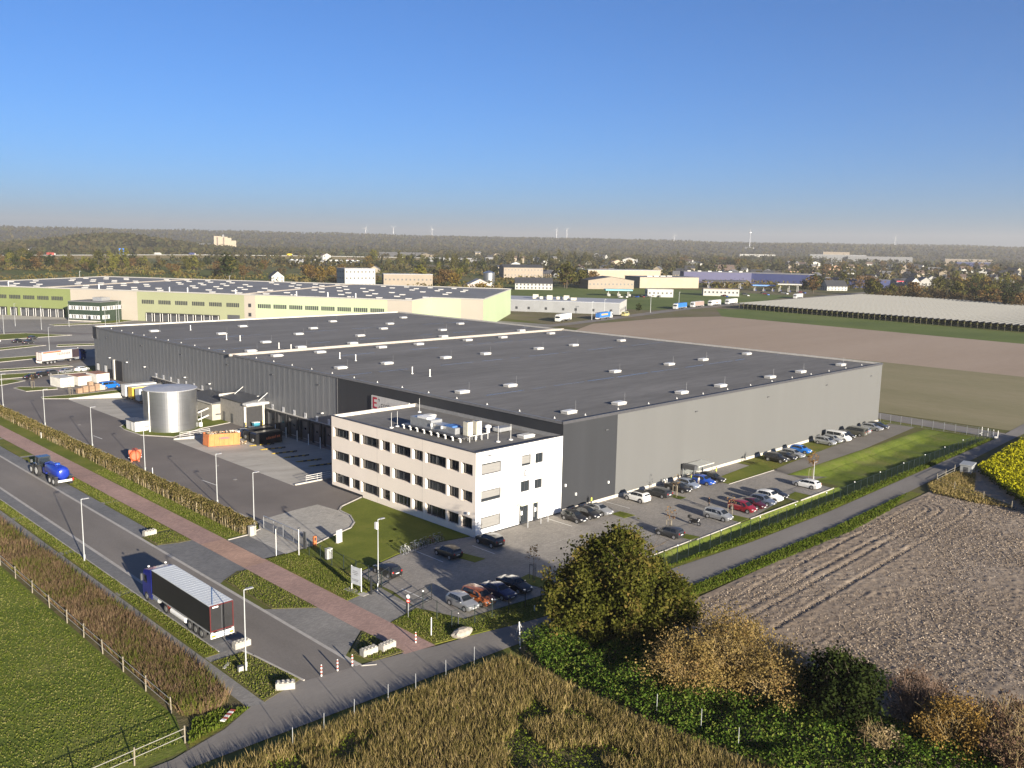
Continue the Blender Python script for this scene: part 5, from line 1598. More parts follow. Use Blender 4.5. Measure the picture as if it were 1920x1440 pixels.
for x, y, h, lab in ((-42.0, -20.2, 1.9, 'plain white post on the grass corner by the red footway'), (-38.4, -20.3, 1.4, 'dark thin post by the fence corner'), (-29.6, -23.0, .6, 'short white marker post on the grass below the silver hatchback'),
                     (-39.3, -7.3, 1.1, 'short white post beside the information board'), (-36.7, 60.1, 1.4, 'short white lamp post by the hedge'), (-40.9, 103.0, 1.1, 'short white hydrant post by the hedge')):
    t = thing('marker_post', lab, 'post', (x, y, 0.04))
    MB().cyl((0, 0, 0), (0, 0, h), .05, n=8).build('shaft', WHITE if 'dark' not in lab else DGREY, t)
    MB().cyl((0, 0, h), (0, 0, h + .06), .065, .03, 8).build('cap', WHITE, t)
# red and white bollards
RW = mat('bollard_red', (0.30, 0.05, 0.03), 0.5)
g = 'striped bollards closing the road'
for x, y, lab in ((-55.1, -20.1, 'red-white striped bollard on the road next to the concrete block verge'), (-53.4, -20.2, 'middle one of three striped bollards across the road'),
                  (-51.8, -20.3, 'red-white striped bollard at the road edge by the two-block island'), (-44.2, -20.4, 'red-white striped bollard standing on the red footway')):
    t = thing('bollard', lab, 'bollard', (x, y, 0.01), group=g)
    for k in range(6):
        MB().cyl((0, 0, k * .18), (0, 0, (k + 1) * .18), .075, n=10).build('band', RW if k % 2 else WHITE, t)
    MB().cyl((0, 0, 1.08), (0, 0, 1.14), .075, .03, 10).build('cap', WHITE, t)
# interlocking concrete blocks
BLOCK = mat('block_concrete', (0.30, 0.285, 0.25), 0.9, 0, 0.2, 1.5)
g = 'interlocking concrete blocks'
for x, y, rz, lab in ((-49.15, -19.3, -.02, 'concrete block on the rough island nearer the road gutter'), (-47.1, -19.55, .1, 'concrete block on the rough island nearer the red footway'),
                      (-58.75, -19.9, -.55, 'concrete block at the lane edge below the street lamp'), (-57.5, -9.5, .02, 'concrete block behind the tail of the black trailer'),
                      (-49.9, 30.2, .08, 'concrete block closing the parking bay by the yard entry')):
    t = thing('concrete_block', lab, 'concrete block', (x, y, 0.03), rz, g)
    MB().box(-.85, .85, -.35, .35, 0, .62).build('body', BLOCK, t)
    for k in range(4):
        for s in (-.17, .17):
            MB().box(-.72 + k * .42, -.54 + k * .42, s - .1, s + .1, .62, .72).build('stud', BLOCK, t)
t = thing('boulder', 'pale boulder on the grass corner beside the lane', 'boulder', (-39.6, -22.3, 0.03))
rings = []
for z, r in ((0, .8), (.25, .95), (.55, .8), (.78, .4)):
    rings.append([(1.35 * r * math.cos(a) * (1 + .18 * math.sin(3 * a + z * 4)), .8 * r * math.sin(a) * (1 + .14 * math.cos(2 * a + z)), z) for a in np.linspace(0, 2 * math.pi, 12, endpoint=False)])
MB().loft(rings).build('rock', mat('boulder_stone', (0.27, 0.24, 0.20), 0.95, 0, 0.25, 2.0, 0.4), t)
t = thing('warning_beacon', 'red and white warning plank lying in the weeds by the lane', 'beacon', (-65.0, -21.2, 0.25), .62)
for k in range(6):
    MB().box(-.95 + k * .32, -.63 + k * .32, -.2, .2, 0, .06).build('stripe', RW if k % 2 else WHITE, t)
t = thing('loose_board', 'grey board lying flat on the rough grass by the street lamp', 'board', (-60.6, -12.4, 0.07), .7)
MB().box(-.6, .6, -.15, .15, 0, .05).build('board', WALLC, t)
t = thing('junction_box', 'small grey junction box at the foot of the street lamp', 'box', (-60.15, -14.3, 0.06), 0)
MB().box(-.22, .22, -.15, .15, 0, .5).build('housing', WALLC, t)
MB().box(-.25, .25, -.18, .18, .5, .55).build('lid', DGREY, t)
t = thing('survey_tripod', 'leaning white survey pole with a three-legged stand by the brambles', 'tripod', (-36.6, -27.6, 0))
MB().cyl((-.75, -.9, 0), (.35, .4, 2.1), .06, n=8).build('pole', WHITE, t)
for a, c in ((.9, -.2), (-.1, .9), (.5, .7)):
    MB().cyl((.35, .4, 2.0), (.35 + a, .4 + c - .4, .0), .035, n=6).build('leg', STEEL, t)
for k, (x, y) in enumerate(((-63.6, -29.2), (-60.6, -29.0), (-57.5, -28.8), (-53.8, -28.6), (-50.8, -28.7), (-47.1, -28.5), (-43.3, -28.2))):
    t = thing('boundary_stake', 'thin grey stake at the lane edge of the weed field', 'stake', (x, y, 0.0), group='stakes along the lane')
    MB().cyl((0, 0, 0), (.04 * math.sin(k), 0, 2.0), .022, n=6).build('shaft', POLE, t)
for k, (x, y, lab) in enumerate(((-37.7, -50.0, 'white stake beside the pale willow thicket'), (-38.0, -53.7, 'white stake between the brambles and the weed field'), (-38.4, -46.0, 'white stake standing in the brambles'))):
    t = thing('boundary_stake', lab, 'stake', (x, y, 0.0))
    MB().cyl((0, 0, 0), (.05, .05, 2.3), .024, n=6).build('shaft', POLE, t)
# pasture fences
WOOD = mat('weathered_wood', (0.19, 0.165, 0.12), 0.9, 0, 0.2, 2)
ROPE = mat('white_rail_band', (0.24, 0.23, 0.2), 0.7)


def pasture_fence(label, pts, hs=(0.65, 1.25)):
    t = thing('pasture_fence', label, 'fence', (pts[0][0], pts[0][1], 0), absolute=True)
    for k, (x, y) in enumerate(pts):
        MB().cyl((x, y, 0), (x + .05 * math.sin(k * 2.1), y, 1.5), .06, n=8).build('post', WOOD, t)
    for (x0, y0), (x1, y1) in zip(pts[:-1], pts[1:]):
        for h in hs:
            MB().cyl((x0, y0, h), (x1, y1, h), .03, n=6).build('rail', ROPE, t)


pasture_fence('long pale post and rail fence between pasture and weedy bank', [(-68.1, y) for y in (60.6, 54.6, 48.6, 42.6, 36.6, 30.7, 24.8, 18.8, 13.1, 7.7, 3.0, -2.0, -7.0, -12.0, -17.2)])
pasture_fence('short pale rail fence along the lane side of the pasture', [(-69.3, -22.4), (-73.5, -22.8), (-77.7, -23.2), (-82, -23.6), (-86, -24)])

# bicycles in a row
def bike_master():
    t = thing('bicycle', 'bike', 'bicycle')
    for x in (-.53, .53):
        b = MB()
        pts = [(x + .33 * math.cos(a), 0, .34 + .33 * math.sin(a)) for a in np.linspace(0, 2 * math.pi, 15)]
        w = b.tube(pts, .022, 5).build('wheel', TYRE, t)
        b = MB()
        for a in np.linspace(0, math.pi, 6, endpoint=False):
            b.cyl((x - .31 * math.cos(a), 0, .34 - .31 * math.sin(a)), (x + .31 * math.cos(a), 0, .34 + .31 * math.sin(a)), .006, n=4)
        b.build('spokes', STEEL, w)
    MB().tube([(-.53, 0, .34), (-.05, 0, .3), (.38, 0, .82), (-.2, 0, .82), (-.05, 0, .3)], .025, 6).tube([(-.53, 0, .34), (-.2, 0, .82)], .02, 6).build('frame', PAINT0, t)
    MB().tube([(.53, 0, .34), (.36, 0, 1.0)], .025, 6).build('fork', PAINT0, t)
    MB().tube([(.3, -.28, 1.05), (.36, 0, 1.02), (.3, .28, 1.05)], .018, 6).build('handlebar', STEEL, t)
    MB().loft([[(-.38, -.1, .93), (-.38, .1, .93), (-.38, .1, .98), (-.38, -.1, .98)], [(-.06, -.03, .94), (-.06, .03, .94), (-.06, .03, .98), (-.06, -.03, .98)]]).build('saddle', PLASTIC, t)
    MB().cyl((-.22, 0, .8), (-.22, 0, .94), .018, n=6).build('seat_post', STEEL, t)
    MB().cyl((-.05, -.06, .3), (-.05, .06, .3), .09, n=10).build('crank', DGREY, t)
    return t


BM = bike_master()
bl = ('silver bicycle at the lamp end of the bicycle row', 'white bicycle in the row, second from the silver one', 'black bicycle in the bicycle row between two pale ones', 'grey bicycle in the middle of the bicycle row',
      'dark blue bicycle in the shaded part of the row', 'black bicycle leaning in the shaded part of the row', 'red bicycle in the shaded part of the row', 'silver bicycle in the shaded part of the row', 'black bicycle at the office end of the row')
for k in range(9):
    c = ('silver', 'white', 'black', 'slate', 'navy', 'black', 'red', 'silver', 'black')[k]
    dup(BM, (-29.0 + k * .9, 1.2 + k * .13 + .2 * (k % 2), 0.02), math.radians(96 + 9 * math.sin(k * 2.3)), bl[k], 'bicycles by the lawn', {'car_paint': COLS[c]})
drop(BM)
t = thing('bicycle_stand', 'low steel hoop stand under the row of bicycles', 'bike stand', (-25.4, 1.9, 0.01), .14)
for k in range(9):
    MB().tube([(-3.7 + k * .9, -.25, 0), (-3.7 + k * .9, -.25, .6), (-3.7 + k * .9, .25, .6), (-3.7 + k * .9, .25, 0)], .02, 5).build('hoop', STEEL, t)
MB().box(-4, 4, -.3, -.24, 0, .04).build('rail', STEEL, t)

# shelter at the hall wall
t = thing('glass_shelter', 'small glass smoking shelter with flat roof against the hall wall', 'shelter', (33.6, -1.6, 0), absolute=True)
GL = mesh_mat('clear_pane', (0.35, 0.38, 0.36), 0.22)
for x in (31.0, 33.8, 36.6):
    for y in (-2.8, -.5):
        MB().box(x - .05, x + .05, y - .05, y + .05, 0, 2.4).build('post', STEEL, t)
MB().box(32.0, 36.9, -3.0, -.3, 2.4, 2.55).build('roof', mat('shelter_roof', (0.42, 0.42, 0.38), 0.4), t)
MB().box(30.9, 31.9, -2.9, -.4, 2.0, 2.75).build('roof_box', DGREY, t)
for x0, x1 in ((31.05, 33.75), (33.85, 36.55)):
    MB().quad((x0, -.5, .1), (x1, -.5, .1), (x1, -.5, 2.3), (x0, -.5, 2.3)).build('pane', GL, t)
MB().quad((31.0, -2.75, .1), (31.0, -.55, .1), (31.0, -.55, 2.0), (31.0, -2.75, 2.0)).build('pane', GL, t)
MB().box(31.5, 36.2, -.95, -.6, .42, .48).build('bench', WOOD, t)
for k, x in enumerate((25.2, 26.0)):
    t = thing('gas_bottle', 'small grey bottle-shaped bin standing at the hall wall', 'bin', (x, -.7, 0), group='bins at the hall wall')
    MB().lathe([(.16, 0), (.17, .9), (.1, 1.05), (0, 1.1)], (0, 0), 10).build('bin', STEEL, t)

# ------------------------------------------------------------------ people
def person(label, loc, rz, jacket, trousers, skin=(0.35, 0.2, 0.14), hair=(0.03, 0.02, 0.015), pose='stand', h=1.76):
    """one skin grown over a posed skeleton; hair is a part"""
    s = h / 1.76
    st = .16 if pose == 'walk' else .04
    J = {'pel': (0, 0, .95), 'wai': (0.01, 0, 1.12), 'che': (0.02, 0, 1.34), 'nec': (0.015, 0, 1.5), 'hea': (0.035, 0, 1.62), 'top': (0.02, 0, 1.72)}
    E = [('pel', 'wai'), ('wai', 'che'), ('che', 'nec'), ('nec', 'hea'), ('hea', 'top')]
    R = {'pel': .15, 'wai': .145, 'che': .165, 'nec': .06, 'hea': .098, 'top': .075}
    for k, sg in (('l', 1), ('r', -1)):
        f = sg if pose == 'walk' else 0
        J.update({'sh' + k: (0.01, .18 * sg, 1.43), 'el' + k: (-.02 - .08 * f, .25 * sg, 1.16), 'wr' + k: (.08 - .04 * f, .25 * sg, .92), 'pa' + k: (.10 - .04 * f, .245 * sg, .84),
                  'hi' + k: (0, .09 * sg, .9), 'kn' + k: (.03 + st * .7 * f, .1 * sg, .5), 'an' + k: (-.02 + st * f, .1 * sg, .08), 'to' + k: (.15 + st * f, .12 * sg, .04)})
        R.update({'sh' + k: .075, 'el' + k: .052, 'wr' + k: .036, 'pa' + k: .04, 'hi' + k: .095, 'kn' + k: .065, 'an' + k: .048, 'to' + k: .04})
        E += [('che', 'sh' + k), ('sh' + k, 'el' + k), ('el' + k, 'wr' + k), ('wr' + k, 'pa' + k), ('pel', 'hi' + k), ('hi' + k, 'kn' + k), ('kn' + k, 'an' + k), ('an' + k, 'to' + k)]
        for q, (dx, dz) in enumerate(((.035, -.07), (.012, -.09), (-.01, -.085), (-.03, -.07), (.05, -.02))):
            J['f%d%s' % (q, k)] = (J['pa' + k][0] + dx, J['pa' + k][1], J['pa' + k][2] + dz)
            R['f%d%s' % (q, k)] = .010
            E.append(('pa' + k, 'f%d%s' % (q, k)))
    names = list(J)
    me = bpy.data.meshes.new('body')
    me.from_pydata([tuple(c * s for c in J[n]) for n in names], [(names.index(a), names.index(b)) for a, b in E], [])
    tmp = bpy.data.objects.new('body', me)
    col.objects.link(tmp)
    sk = tmp.modifiers.new('s', 'SKIN')
    for n, v in zip(names, me.skin_vertices[0].data):
        v.radius = (R[n] * s, R[n] * s)
        v.use_root = n == 'pel'
    sub = tmp.modifiers.new('u', 'SUBSURF')
    sub.levels = 1
    dg = bpy.context.evaluated_depsgraph_get()
    bm_ = bpy.data.meshes.new_from_object(tmp.evaluated_get(dg))
    bpy.data.objects.remove(tmp)
    bm_.materials.clear()
    for c, nm in ((jacket, 'cloth'), (trousers, 'cloth'), (skin, 'skin'), ((0.02, 0.02, 0.02), 'shoe')):
        bm_.materials.append(mat('%s_%d_%d_%d' % (nm, int(c[0] * 999), int(c[1] * 999), int(c[2] * 999)), c, 0.8))
    for p in bm_.polygons:
        z = p.center.z / s
        y = abs(p.center.y / s)
        p.material_index = 3 if z < .1 else 2 if z > 1.5 or (y > .2 and z < .92) else 1 if z < .98 else 0
        p.use_smooth = True
    t = thing('person', label, 'person', loc, rz)
    place('body', bm_, t)
    rings = []
    for z, r in ((1.60, .098), (1.68, .108), (1.74, .09), (1.775, .04)):
        rings.append([((-.012 + .95 * r * math.cos(a)) * s, .92 * r * math.sin(a) * s, z * s) for a in np.linspace(0, 2 * math.pi, 12, endpoint=False)])
    MB().loft(rings).build('hair', mat('hair_%d' % int(hair[0] * 999), hair, 0.8), t, smooth=True)
    return t


HIVIS = (0.42, 0.5, 0.06)
person('person in a yellow-green high-visibility vest by the dark hall wall', (6.0, -.9, 0.005), 2.0, HIVIS, (0.03, 0.03, 0.05))
person('person in dark clothes walking across the car park', (19.5, -13.4, 0.005), 2.6, (0.015, 0.015, 0.018), (0.015, 0.015, 0.02), pose='walk')
person('person in a yellow-green vest and pale jeans beside the bright blue hatchback', (29.6, -3.2, 0.005), -1.0, HIVIS, (0.16, 0.2, 0.26))
person('person in a pale grey top talking beside the bright blue hatchback', (29.2, -5.0, 0.005), 1.6, (0.3, 0.29, 0.27), (0.14, 0.12, 0.1))
person('person in a yellow-green vest standing in front of the glass shelter', (37.0, -3.4, 0.05), -1.2, HIVIS, (0.03, 0.03, 0.04))

# ------------------------------------------------------------------ containers and goods in the yard
ORG = mat('container_orange', (0.52, 0.17, 0.055), 0.55, 0, 0.15, 0.8)
SLOPE = math.atan2(1.3, 18.0)
t = thing('waste_container', 'open orange roll-off container heaped with scrap on the ramp', 'container', (-15.9, 76.6, -0.42))
t.rotation_euler = (0, SLOPE, 0)
for a in ((-3.3, 3.3, -1.22, -1.12, .2, 2.4), (-3.3, 3.3, 1.12, 1.22, .2, 2.4), (-3.3, -3.2, -1.12, 1.12, .2, 2.4), (3.2, 3.3, -1.12, 1.12, .2, 2.4)):
    MB().box(*a).build('side_wall', ORG, t)
MB().box(-3.3, 3.3, -1.22, 1.22, .1, .2).build('floor', ORG, t)
for k in range(7):
    MB().box(-3.1 + k * 1.0, -2.98 + k * 1.0, -1.3, -1.22, .2, 2.35).build('rib', ORG, t)
MB().box(-3.36, 3.36, -1.32, -1.1, 2.4, 2.5).build('top_rim', ORG, t)
MB().box(-3.36, 3.36, 1.1, 1.32, 2.4, 2.5).build('top_rim', ORG, t)
text_mesh('lettering', 'LAMMERS', .52, mat('letter_blue', (0.06, 0.06, 0.22), 0.5), t, (-1.2, -1.305, 1.45), (math.pi / 2, 0, 0), .004)
P = np.column_stack([rng.uniform(-3, 3, 260), rng.uniform(-1, 1, 260), 2.1 + .45 * rng.random(260)])
V, F = leaves(P, .28)
o = link('scrap_heap', np_mesh('scrap_heap', V, F, leaf_mat('scrap', [(0.1, 0.08, 0.05), (0.3, 0.22, 0.14), (0.45, 0.4, 0.34)], 2, 0.0, .9), rng.random(260)), t)
o['kind'] = 'stuff'
P = np.column_stack([rng.uniform(3.5, 5.0, 90), rng.uniform(-1.4, .4, 90), .1 + .5 * rng.random(90)])
V, F = leaves(P, .2)
o = link('scrap_pile', np_mesh('scrap_pile', V, F, MATS['scrap'], rng.random(90)), None, (-15.9, 76.6, -0.75))
o['kind'] = 'stuff'
o['label'] = 'loose scrap spilled beside the orange container'
for k, (x, y, lab) in enumerate(((-6.6, 75.6, 'black roll-off container with orange lettering at the docks'), (-6.0, 79.6, 'black roll-off container behind the lettered one'))):
    t = thing('waste_container', lab, 'container', (x, y, -1.18))
    MB().loft([[(-3.0, -1.2, .1), (3.0, -1.2, .1), (3.0, 1.2, .1), (-3.0, 1.2, .1)], [(-3.0, -1.22, 2.3), (3.0, -1.22, 2.3), (3.0, 1.22, 2.3), (-3.0, 1.22, 2.3)], [(-2.7, -.9, 2.55), (2.7, -.9, 2.55), (2.7, .9, 2.55), (-2.7, .9, 2.55)]]).build('body', BLK, t)
    for q in range(5):
        MB().box(-2.8 + q * 1.35, -2.68 + q * 1.35, -1.3, -1.22, .2, 2.25).build('rib', BLK, t)
    MB().cyl((-3.1, 0, 1.0), (-2.95, 0, 1.0), .35, n=14).build('port', STEEL, t)
    if k == 0:
        for q, (w, h2) in enumerate(((.3, .42), (.34, .55), (.3, .42), (.36, .46), (.3, .42), (.2, .6), (.32, .42), (.34, .44))):
            MB().box(-.7 + q * .4, -.7 + q * .4 + w, -1.312, -1.302, 1.0 + .03 * q, 1.0 + .03 * q + h2).build('letter_shape', mat('letter_orange', (0.5, 0.12, 0.04), 0.5), t)
for k, (x, y) in enumerate(((-9.2, 83.2), (-7.4, 83.6), (-5.6, 83.4))):
    t = thing('wrapped_pallet', 'film-wrapped white pallet load by the ramp wall', 'pallet', (x, y, -1.0), group='wrapped pallets by the ramp')
    MB().box(-.6, .6, -.4, .4, .14, 1.5 + .2 * k).build('load', mat('wrap_film', (0.4, 0.42, 0.44), 0.35), t)
    MB().box(-.62, .62, -.42, .42, 0, .13).build('pallet_base', WOOD, t)
t = thing('waste_bin', 'turquoise wheeled bin in front of the roller gate', 'bin', (-3.2, 85.9, 0.0))
MB().loft([[(-.6, -.4, .15), (.6, -.4, .15), (.6, .4, .15), (-.6, .4, .15)], [(-.7, -.5, 1.1), (.7, -.5, 1.1), (.7, .5, 1.1), (-.7, .5, 1.1)]]).build('body', mat('bin_teal', (0.04, 0.2, 0.27), 0.5), t)
MB().box(-.72, .72, -.52, .52, 1.1, 1.2).build('lid', WHITE, t)
for x in (-5.2, -1.2):
    t = thing('gate_bollard', 'yellow protection post beside the roller gate', 'bollard', (x, 86.6, 0), group='protection posts at the roller gate')
    MB().cyl((0, 0, 0), (0, 0, 1.2), .1, n=10).build('post', YELLOW, t)
    MB().cyl((0, 0, .5), (0, 0, .75), .105, n=10).build('band', PLASTIC, t)
SK = mat('skip_orange', (0.42, 0.085, 0.03), 0.55, 0, 0.15, 1.0)
t = thing('skip', 'rounded orange-red waste skip by the hedge', 'skip', (-34.4, 73.0, 0.0), 1.2)
rings = []
for x, k_ in ((-1.55, .62), (-1.4, .86), (-1.1, 1.0), (1.1, 1.0), (1.4, .86), (1.55, .62)):
    rings.append([(x, 1.0 * k_ * math.cos(a_), 1.08 + (.98 if math.sin(a_) < 0 else 1.05) * k_ * math.sin(a_)) for a_ in np.linspace(0, 2 * math.pi, 16, endpoint=False)])
MB().loft(rings).build('tub', SK, t, smooth=False)
for x in (-.55, .45):
    MB().box(x - .05, x + .05, -1.04, 1.04, 1.0, 2.05).build('strap', PLASTIC if x > 0 else SK, t)
for s_ in (-1, 1):
    for x in (-.9, .9):
        MB().cyl((x, s_ * .95, .8), (x, s_ * 1.12, .8), .09, n=8).build('lug', STEEL, t)
    MB().box(-1.0, 1.0, s_ * .6 - .12, s_ * .6 + .12, 0, .32).build('skid', SK, t)
# sea containers
SEA = mat('sea_container_white', (0.42, 0.41, 0.38), 0.6, 0, 0.12, 0.5)
SEAR = mat('sea_container_rust', (0.24, 0.12, 0.08), 0.8, 0, 0.3, 0.6)
for k, (x, y, rm, lab) in enumerate(((-15.6, 167.2, SEA, 'white sea container with clean roof beside the lawn island'), (-10.9, 167.8, SEAR, 'white sea container with brown roof between two others'), (-5.4, 169.6, SEAR, 'white sea container with rusty open top nearest the hall wall'))):
    t = thing('sea_container', lab, 'container', (x, y, 0.0), .12, 'white sea containers in the yard')
    MB().box(-1.8, 1.8, -3.0, 3.0, .12, 2.6).build('body', SEA, t)
    MB().box(-1.82, 1.82, -3.02, 3.02, 2.6, 2.68).build('roof', rm, t)
    for q in range(10):
        MB().box(-1.86, -1.8, -2.8 + q * .58, -2.5 + q * .58, .25, 2.5).build('corrugation', SEA, t)
        if q < 6:
            MB().box(-1.6 + q * .56, -1.3 + q * .56, -3.05, -3.0, .25, 2.5).build('corrugation', SEA, t)
    for x2 in (-.5, 0, .5):
        MB().cyl((x2, -3.07, .3), (x2, -3.07, 2.5), .04, n=6).build('lock_rod', STEEL, t)
CART = mat('cardboard', (0.30, 0.20, 0.13), 0.85, 0, 0.2, 1.0)
for k, (x, y, w, h, lab) in enumerate(((-16.0, 153.6, 1.2, 1.3, 'brown stacked pallets on the lawn edge by the yard drive'), (-14.4, 154.1, 1.3, 1.7, 'brown stacked pallets beside the lower stack'), (-12.7, 154.5, 1.3, 1.5, 'brown stacked pallets in the middle of the goods row'),
                                       (-11.0, 155.2, 1.2, 1.8, 'cardboard-coloured goods stack next to the pale bundle'), (-9.5, 164.0, 1.2, 1.2, 'goods stack between the sea containers'))):
    t = thing('pallet_stack', lab, 'pallet', (x, y, 0.02), .12, 'stacked pallets by the far yard')
    n = int(h / .16)
    for q in range(n):
        MB().box(-w / 2, w / 2, -.6 + .02 * (q % 3), .6 + .02 * (q % 3), q * .16 + .02, q * .16 + .14).build('pallet', CART, t)
t = thing('foil_bundle', 'pale foil bundle beside the pallet row', 'bundle', (-9.8, 155.8, .02), .1)
MB().loft([[(-.9, -.7, 0), (.9, -.7, 0), (.9, .7, 0), (-.9, .7, 0)], [(-.95, -.7, 1.0), (.9, -.75, 1.1), (.95, .7, 1.0), (-.9, .7, 1.1)], [(-.4, -.3, 1.5), (.4, -.3, 1.4), (.4, .3, 1.5), (-.4, .3, 1.4)]]).build('bundle', mat('foil_pale', (0.36, 0.31, 0.25), 0.5), t)
# livestock hut, barrier and fence on the field corner
t = thing('livestock_hut', 'pale grey metal hut on the field corner by the flowering crop', 'hut', (74.9, -32.6, 0), .1)
MB().box(-1.3, 1.3, -.95, .95, .05, 1.7).build('wall', mat('hut_zinc', (0.30, 0.31, 0.31), 0.5, 0.3), t)
MB().prism_y([(-1.45, 1.7), (1.45, 1.7), (1.45, 2.0), (-1.45, 1.85)], -1.1, 1.1).build('roof', mat('hut_zinc', (0.30, 0.31, 0.31), 0.5), t)
MB().box(-1.33, -1.3, -.4, .4, .1, 1.4).build('door', DGREY, t)
pasture_fence('low wooden paddock fence round the dry grass corner', [(77.0, -31.0), (73.4, -30.9), (68.8, -31.0), (64.2, -31.2), (60.6, -35.4), (57.6, -41.0), (55.0, -46)], (0.5, 0.95))
t = thing('road_barrier', 'steel lane barrier with striped posts at the lane junction', 'barrier', (113.3, -24.6, 0), absolute=True)
for x, y in ((113.0, -25.0), (113.8, -23.6), (114.4, -22.2), (112.7, -26.0)):
    MB().cyl((x, y, 0), (x, y, 1.9), .07, n=8).build('post', WHITE, t)
MB().cyl((113.0, -25.0, 1.0), (114.4, -22.2, 1.0), .06, n=8).build('bar', STEEL, t)
MB().cyl((112.9, -25.7, .3), (112.9, -25.4, .3), .3, n=12).build('counterweight', WHITE, t)
# ------------------------------------------------------------------ vegetation close to the camera
BARK = mat('bark', (0.09, 0.07, 0.05), 0.95, 0, 0.3, 2.0, 0.4)
TWIG = mat('pale_twig', (0.26, 0.19, 0.085), 0.9, 0, 0.25, 2.0)


def limbs(b, base, top, r0, n, spread, up, seed, sub=3):
    """a tapered trunk with limbs that fork once"""
    rr = random.Random(seed)
    base, top = Vector(base), Vector(top)
    pts = [base.lerp(top, k / 5) + Vector((rr.uniform(-.06, .06), rr.uniform(-.06, .06), 0)) * r0 * 4 for k in range(6)]
    for k in range(5):
        b.cyl(pts[k], pts[k + 1], r0 * (1 - k * .17), r0 * (1 - (k + 1) * .17), 9)
    for i in range(n):
        t = rr.uniform(.3, 1.0)
        p = base.lerp(top, t)
        a = 2 * math.pi * i / n + rr.uniform(-.5, .5)
        L = spread * rr.uniform(.6, 1.0)
        q = p + Vector((math.cos(a) * L, math.sin(a) * L, up * rr.uniform(.4, 1)))
        m = p.lerp(q, .5) + Vector((0, 0, up * .12))
        r = r0 * .36 * (1.1 - .5 * t)
        b.cyl(p, m, r, r * .7, 6)
        b.cyl(m, q, r * .7, r * .3, 6)
        for _ in range(sub):
            e = m.lerp(q, rr.uniform(.2, .8))
            f = e + Vector((rr.uniform(-1, 1), rr.uniform(-1, 1), rr.uniform(.2, 1))) * L * .35
            b.cyl(e, f, r * .35, r * .12, 5)
    return b


def crown_points(n, nclump, rx, ry, z0, z1, sig, seed, shell=.55, pinch=0.0):
    r = np.random.default_rng(seed)
    u = r.normal(size=(nclump, 3))
    u /= np.linalg.norm(u, axis=1)[:, None]
    rad = shell + (1 - shell) * r.random(nclump) ** .6
    c = u * rad[:, None]
    # uneven outline
    bump_ = 0.86 + .28 * r.random(nclump)
    c *= bump_[:, None]
    zc = (z0 + z1) / 2
    hz = (z1 - z0) / 2
    k = 1 - pinch * np.clip(c[:, 2], 0, 1)
    C = np.stack([c[:, 0] * rx * k, c[:, 1] * ry * k, zc + c[:, 2] * hz], 1)
    idx = r.integers(0, nclump, n)
    P = C[idx] + r.normal(size=(n, 3)) * sig * (0.6 + .8 * r.random(nclump))[idx][:, None]
    tint = np.clip(r.random(nclump)[idx] * .6 + r.random(n) * .4, 0, 1)
    P[:, 2] = np.maximum(P[:, 2], .15)
    return P, tint


# the big oak-like tree by the lane
OAK = leaf_mat('oak_leaf', [(0.02, 0.026, 0.005), (0.05, 0.055, 0.010), (0.088, 0.086, 0.018), (0.13, 0.09, 0.028)], 0.5, 0.25, .6)
t = thing('broadleaf_tree', 'big round olive green tree beside the lane and car park', 'tree', (-28.5, -33.9, 0))
limbs(MB(), (0, 0, -.2), (.2, .1, 8.5), .42, 14, 4.6, 2.6, 3).build('trunk', BARK, t)
parts_ = [crown_points(nn, nc, rx, rx, z0, z1, .46, sd, .58) for nn, nc, rx, z0, z1, sd in
          ((30000, 200, 5.6, .8, 10.6, 5), (13000, 90, 3.9, 1.0, 8.4, 6), (13000, 90, 3.8, .6, 7.6, 7), (12000, 80, 3.4, 4.6, 11.3, 8), (9000, 60, 3.2, .5, 6.6, 9))]
offs = ((0, 0), (-2.9, 2.6), (2.8, -2.9), (.8, .9), (1.6, 3.0))
P = np.concatenate([p_ + np.array([dx, dy, 0]) for (p_, _), (dx, dy) in zip(parts_, offs)])
ti = np.concatenate([t_ for _, t_ in parts_])
V, F = leaves(P, .135, .7)
link('crown', np_mesh('crown', V, F, OAK, ti), t)


def shrub(name, label, loc, kind, rx, ry, h, n, lm, size, stems, seed, cat='shrub', sm=TWIG, z0=.3, sig=.35, shell=.45):
    t = thing(name, label, cat, loc)
    r = np.random.default_rng(seed)
    b = MB()
    for k in range(stems):
        a = r.random() * 2 * math.pi
        q = r.random() ** .5
        p = Vector((0.15 * rx * math.cos(a), .15 * ry * math.sin(a), 0))
        e = Vector((rx * q * math.cos(a), ry * q * math.sin(a), h * (1.0 - .45 * q * q) * (.8 + .25 * r.random())))
        m = p.lerp(e, .5) + Vector((0, 0, h * .12))
        b.cyl(p, m, .05, .032, 5, False)
        b.cyl(m, e, .032, .01, 4, False)
        for _ in range(3):
            s0 = m.lerp(e, r.random())
            b.cyl(s0, s0 + Vector((r.normal() * .5, r.normal() * .5, .4 + r.random() * .7)), .014, .005, 3, False)
    b.build('branches', sm, t)
    P, ti = crown_points(n, max(12, n // 150), rx, ry, z0, h, sig, seed, shell)
    V, F = leaves(P, size)
    link('foliage', np_mesh('foliage', V, F, lm, ti), t)
    return t


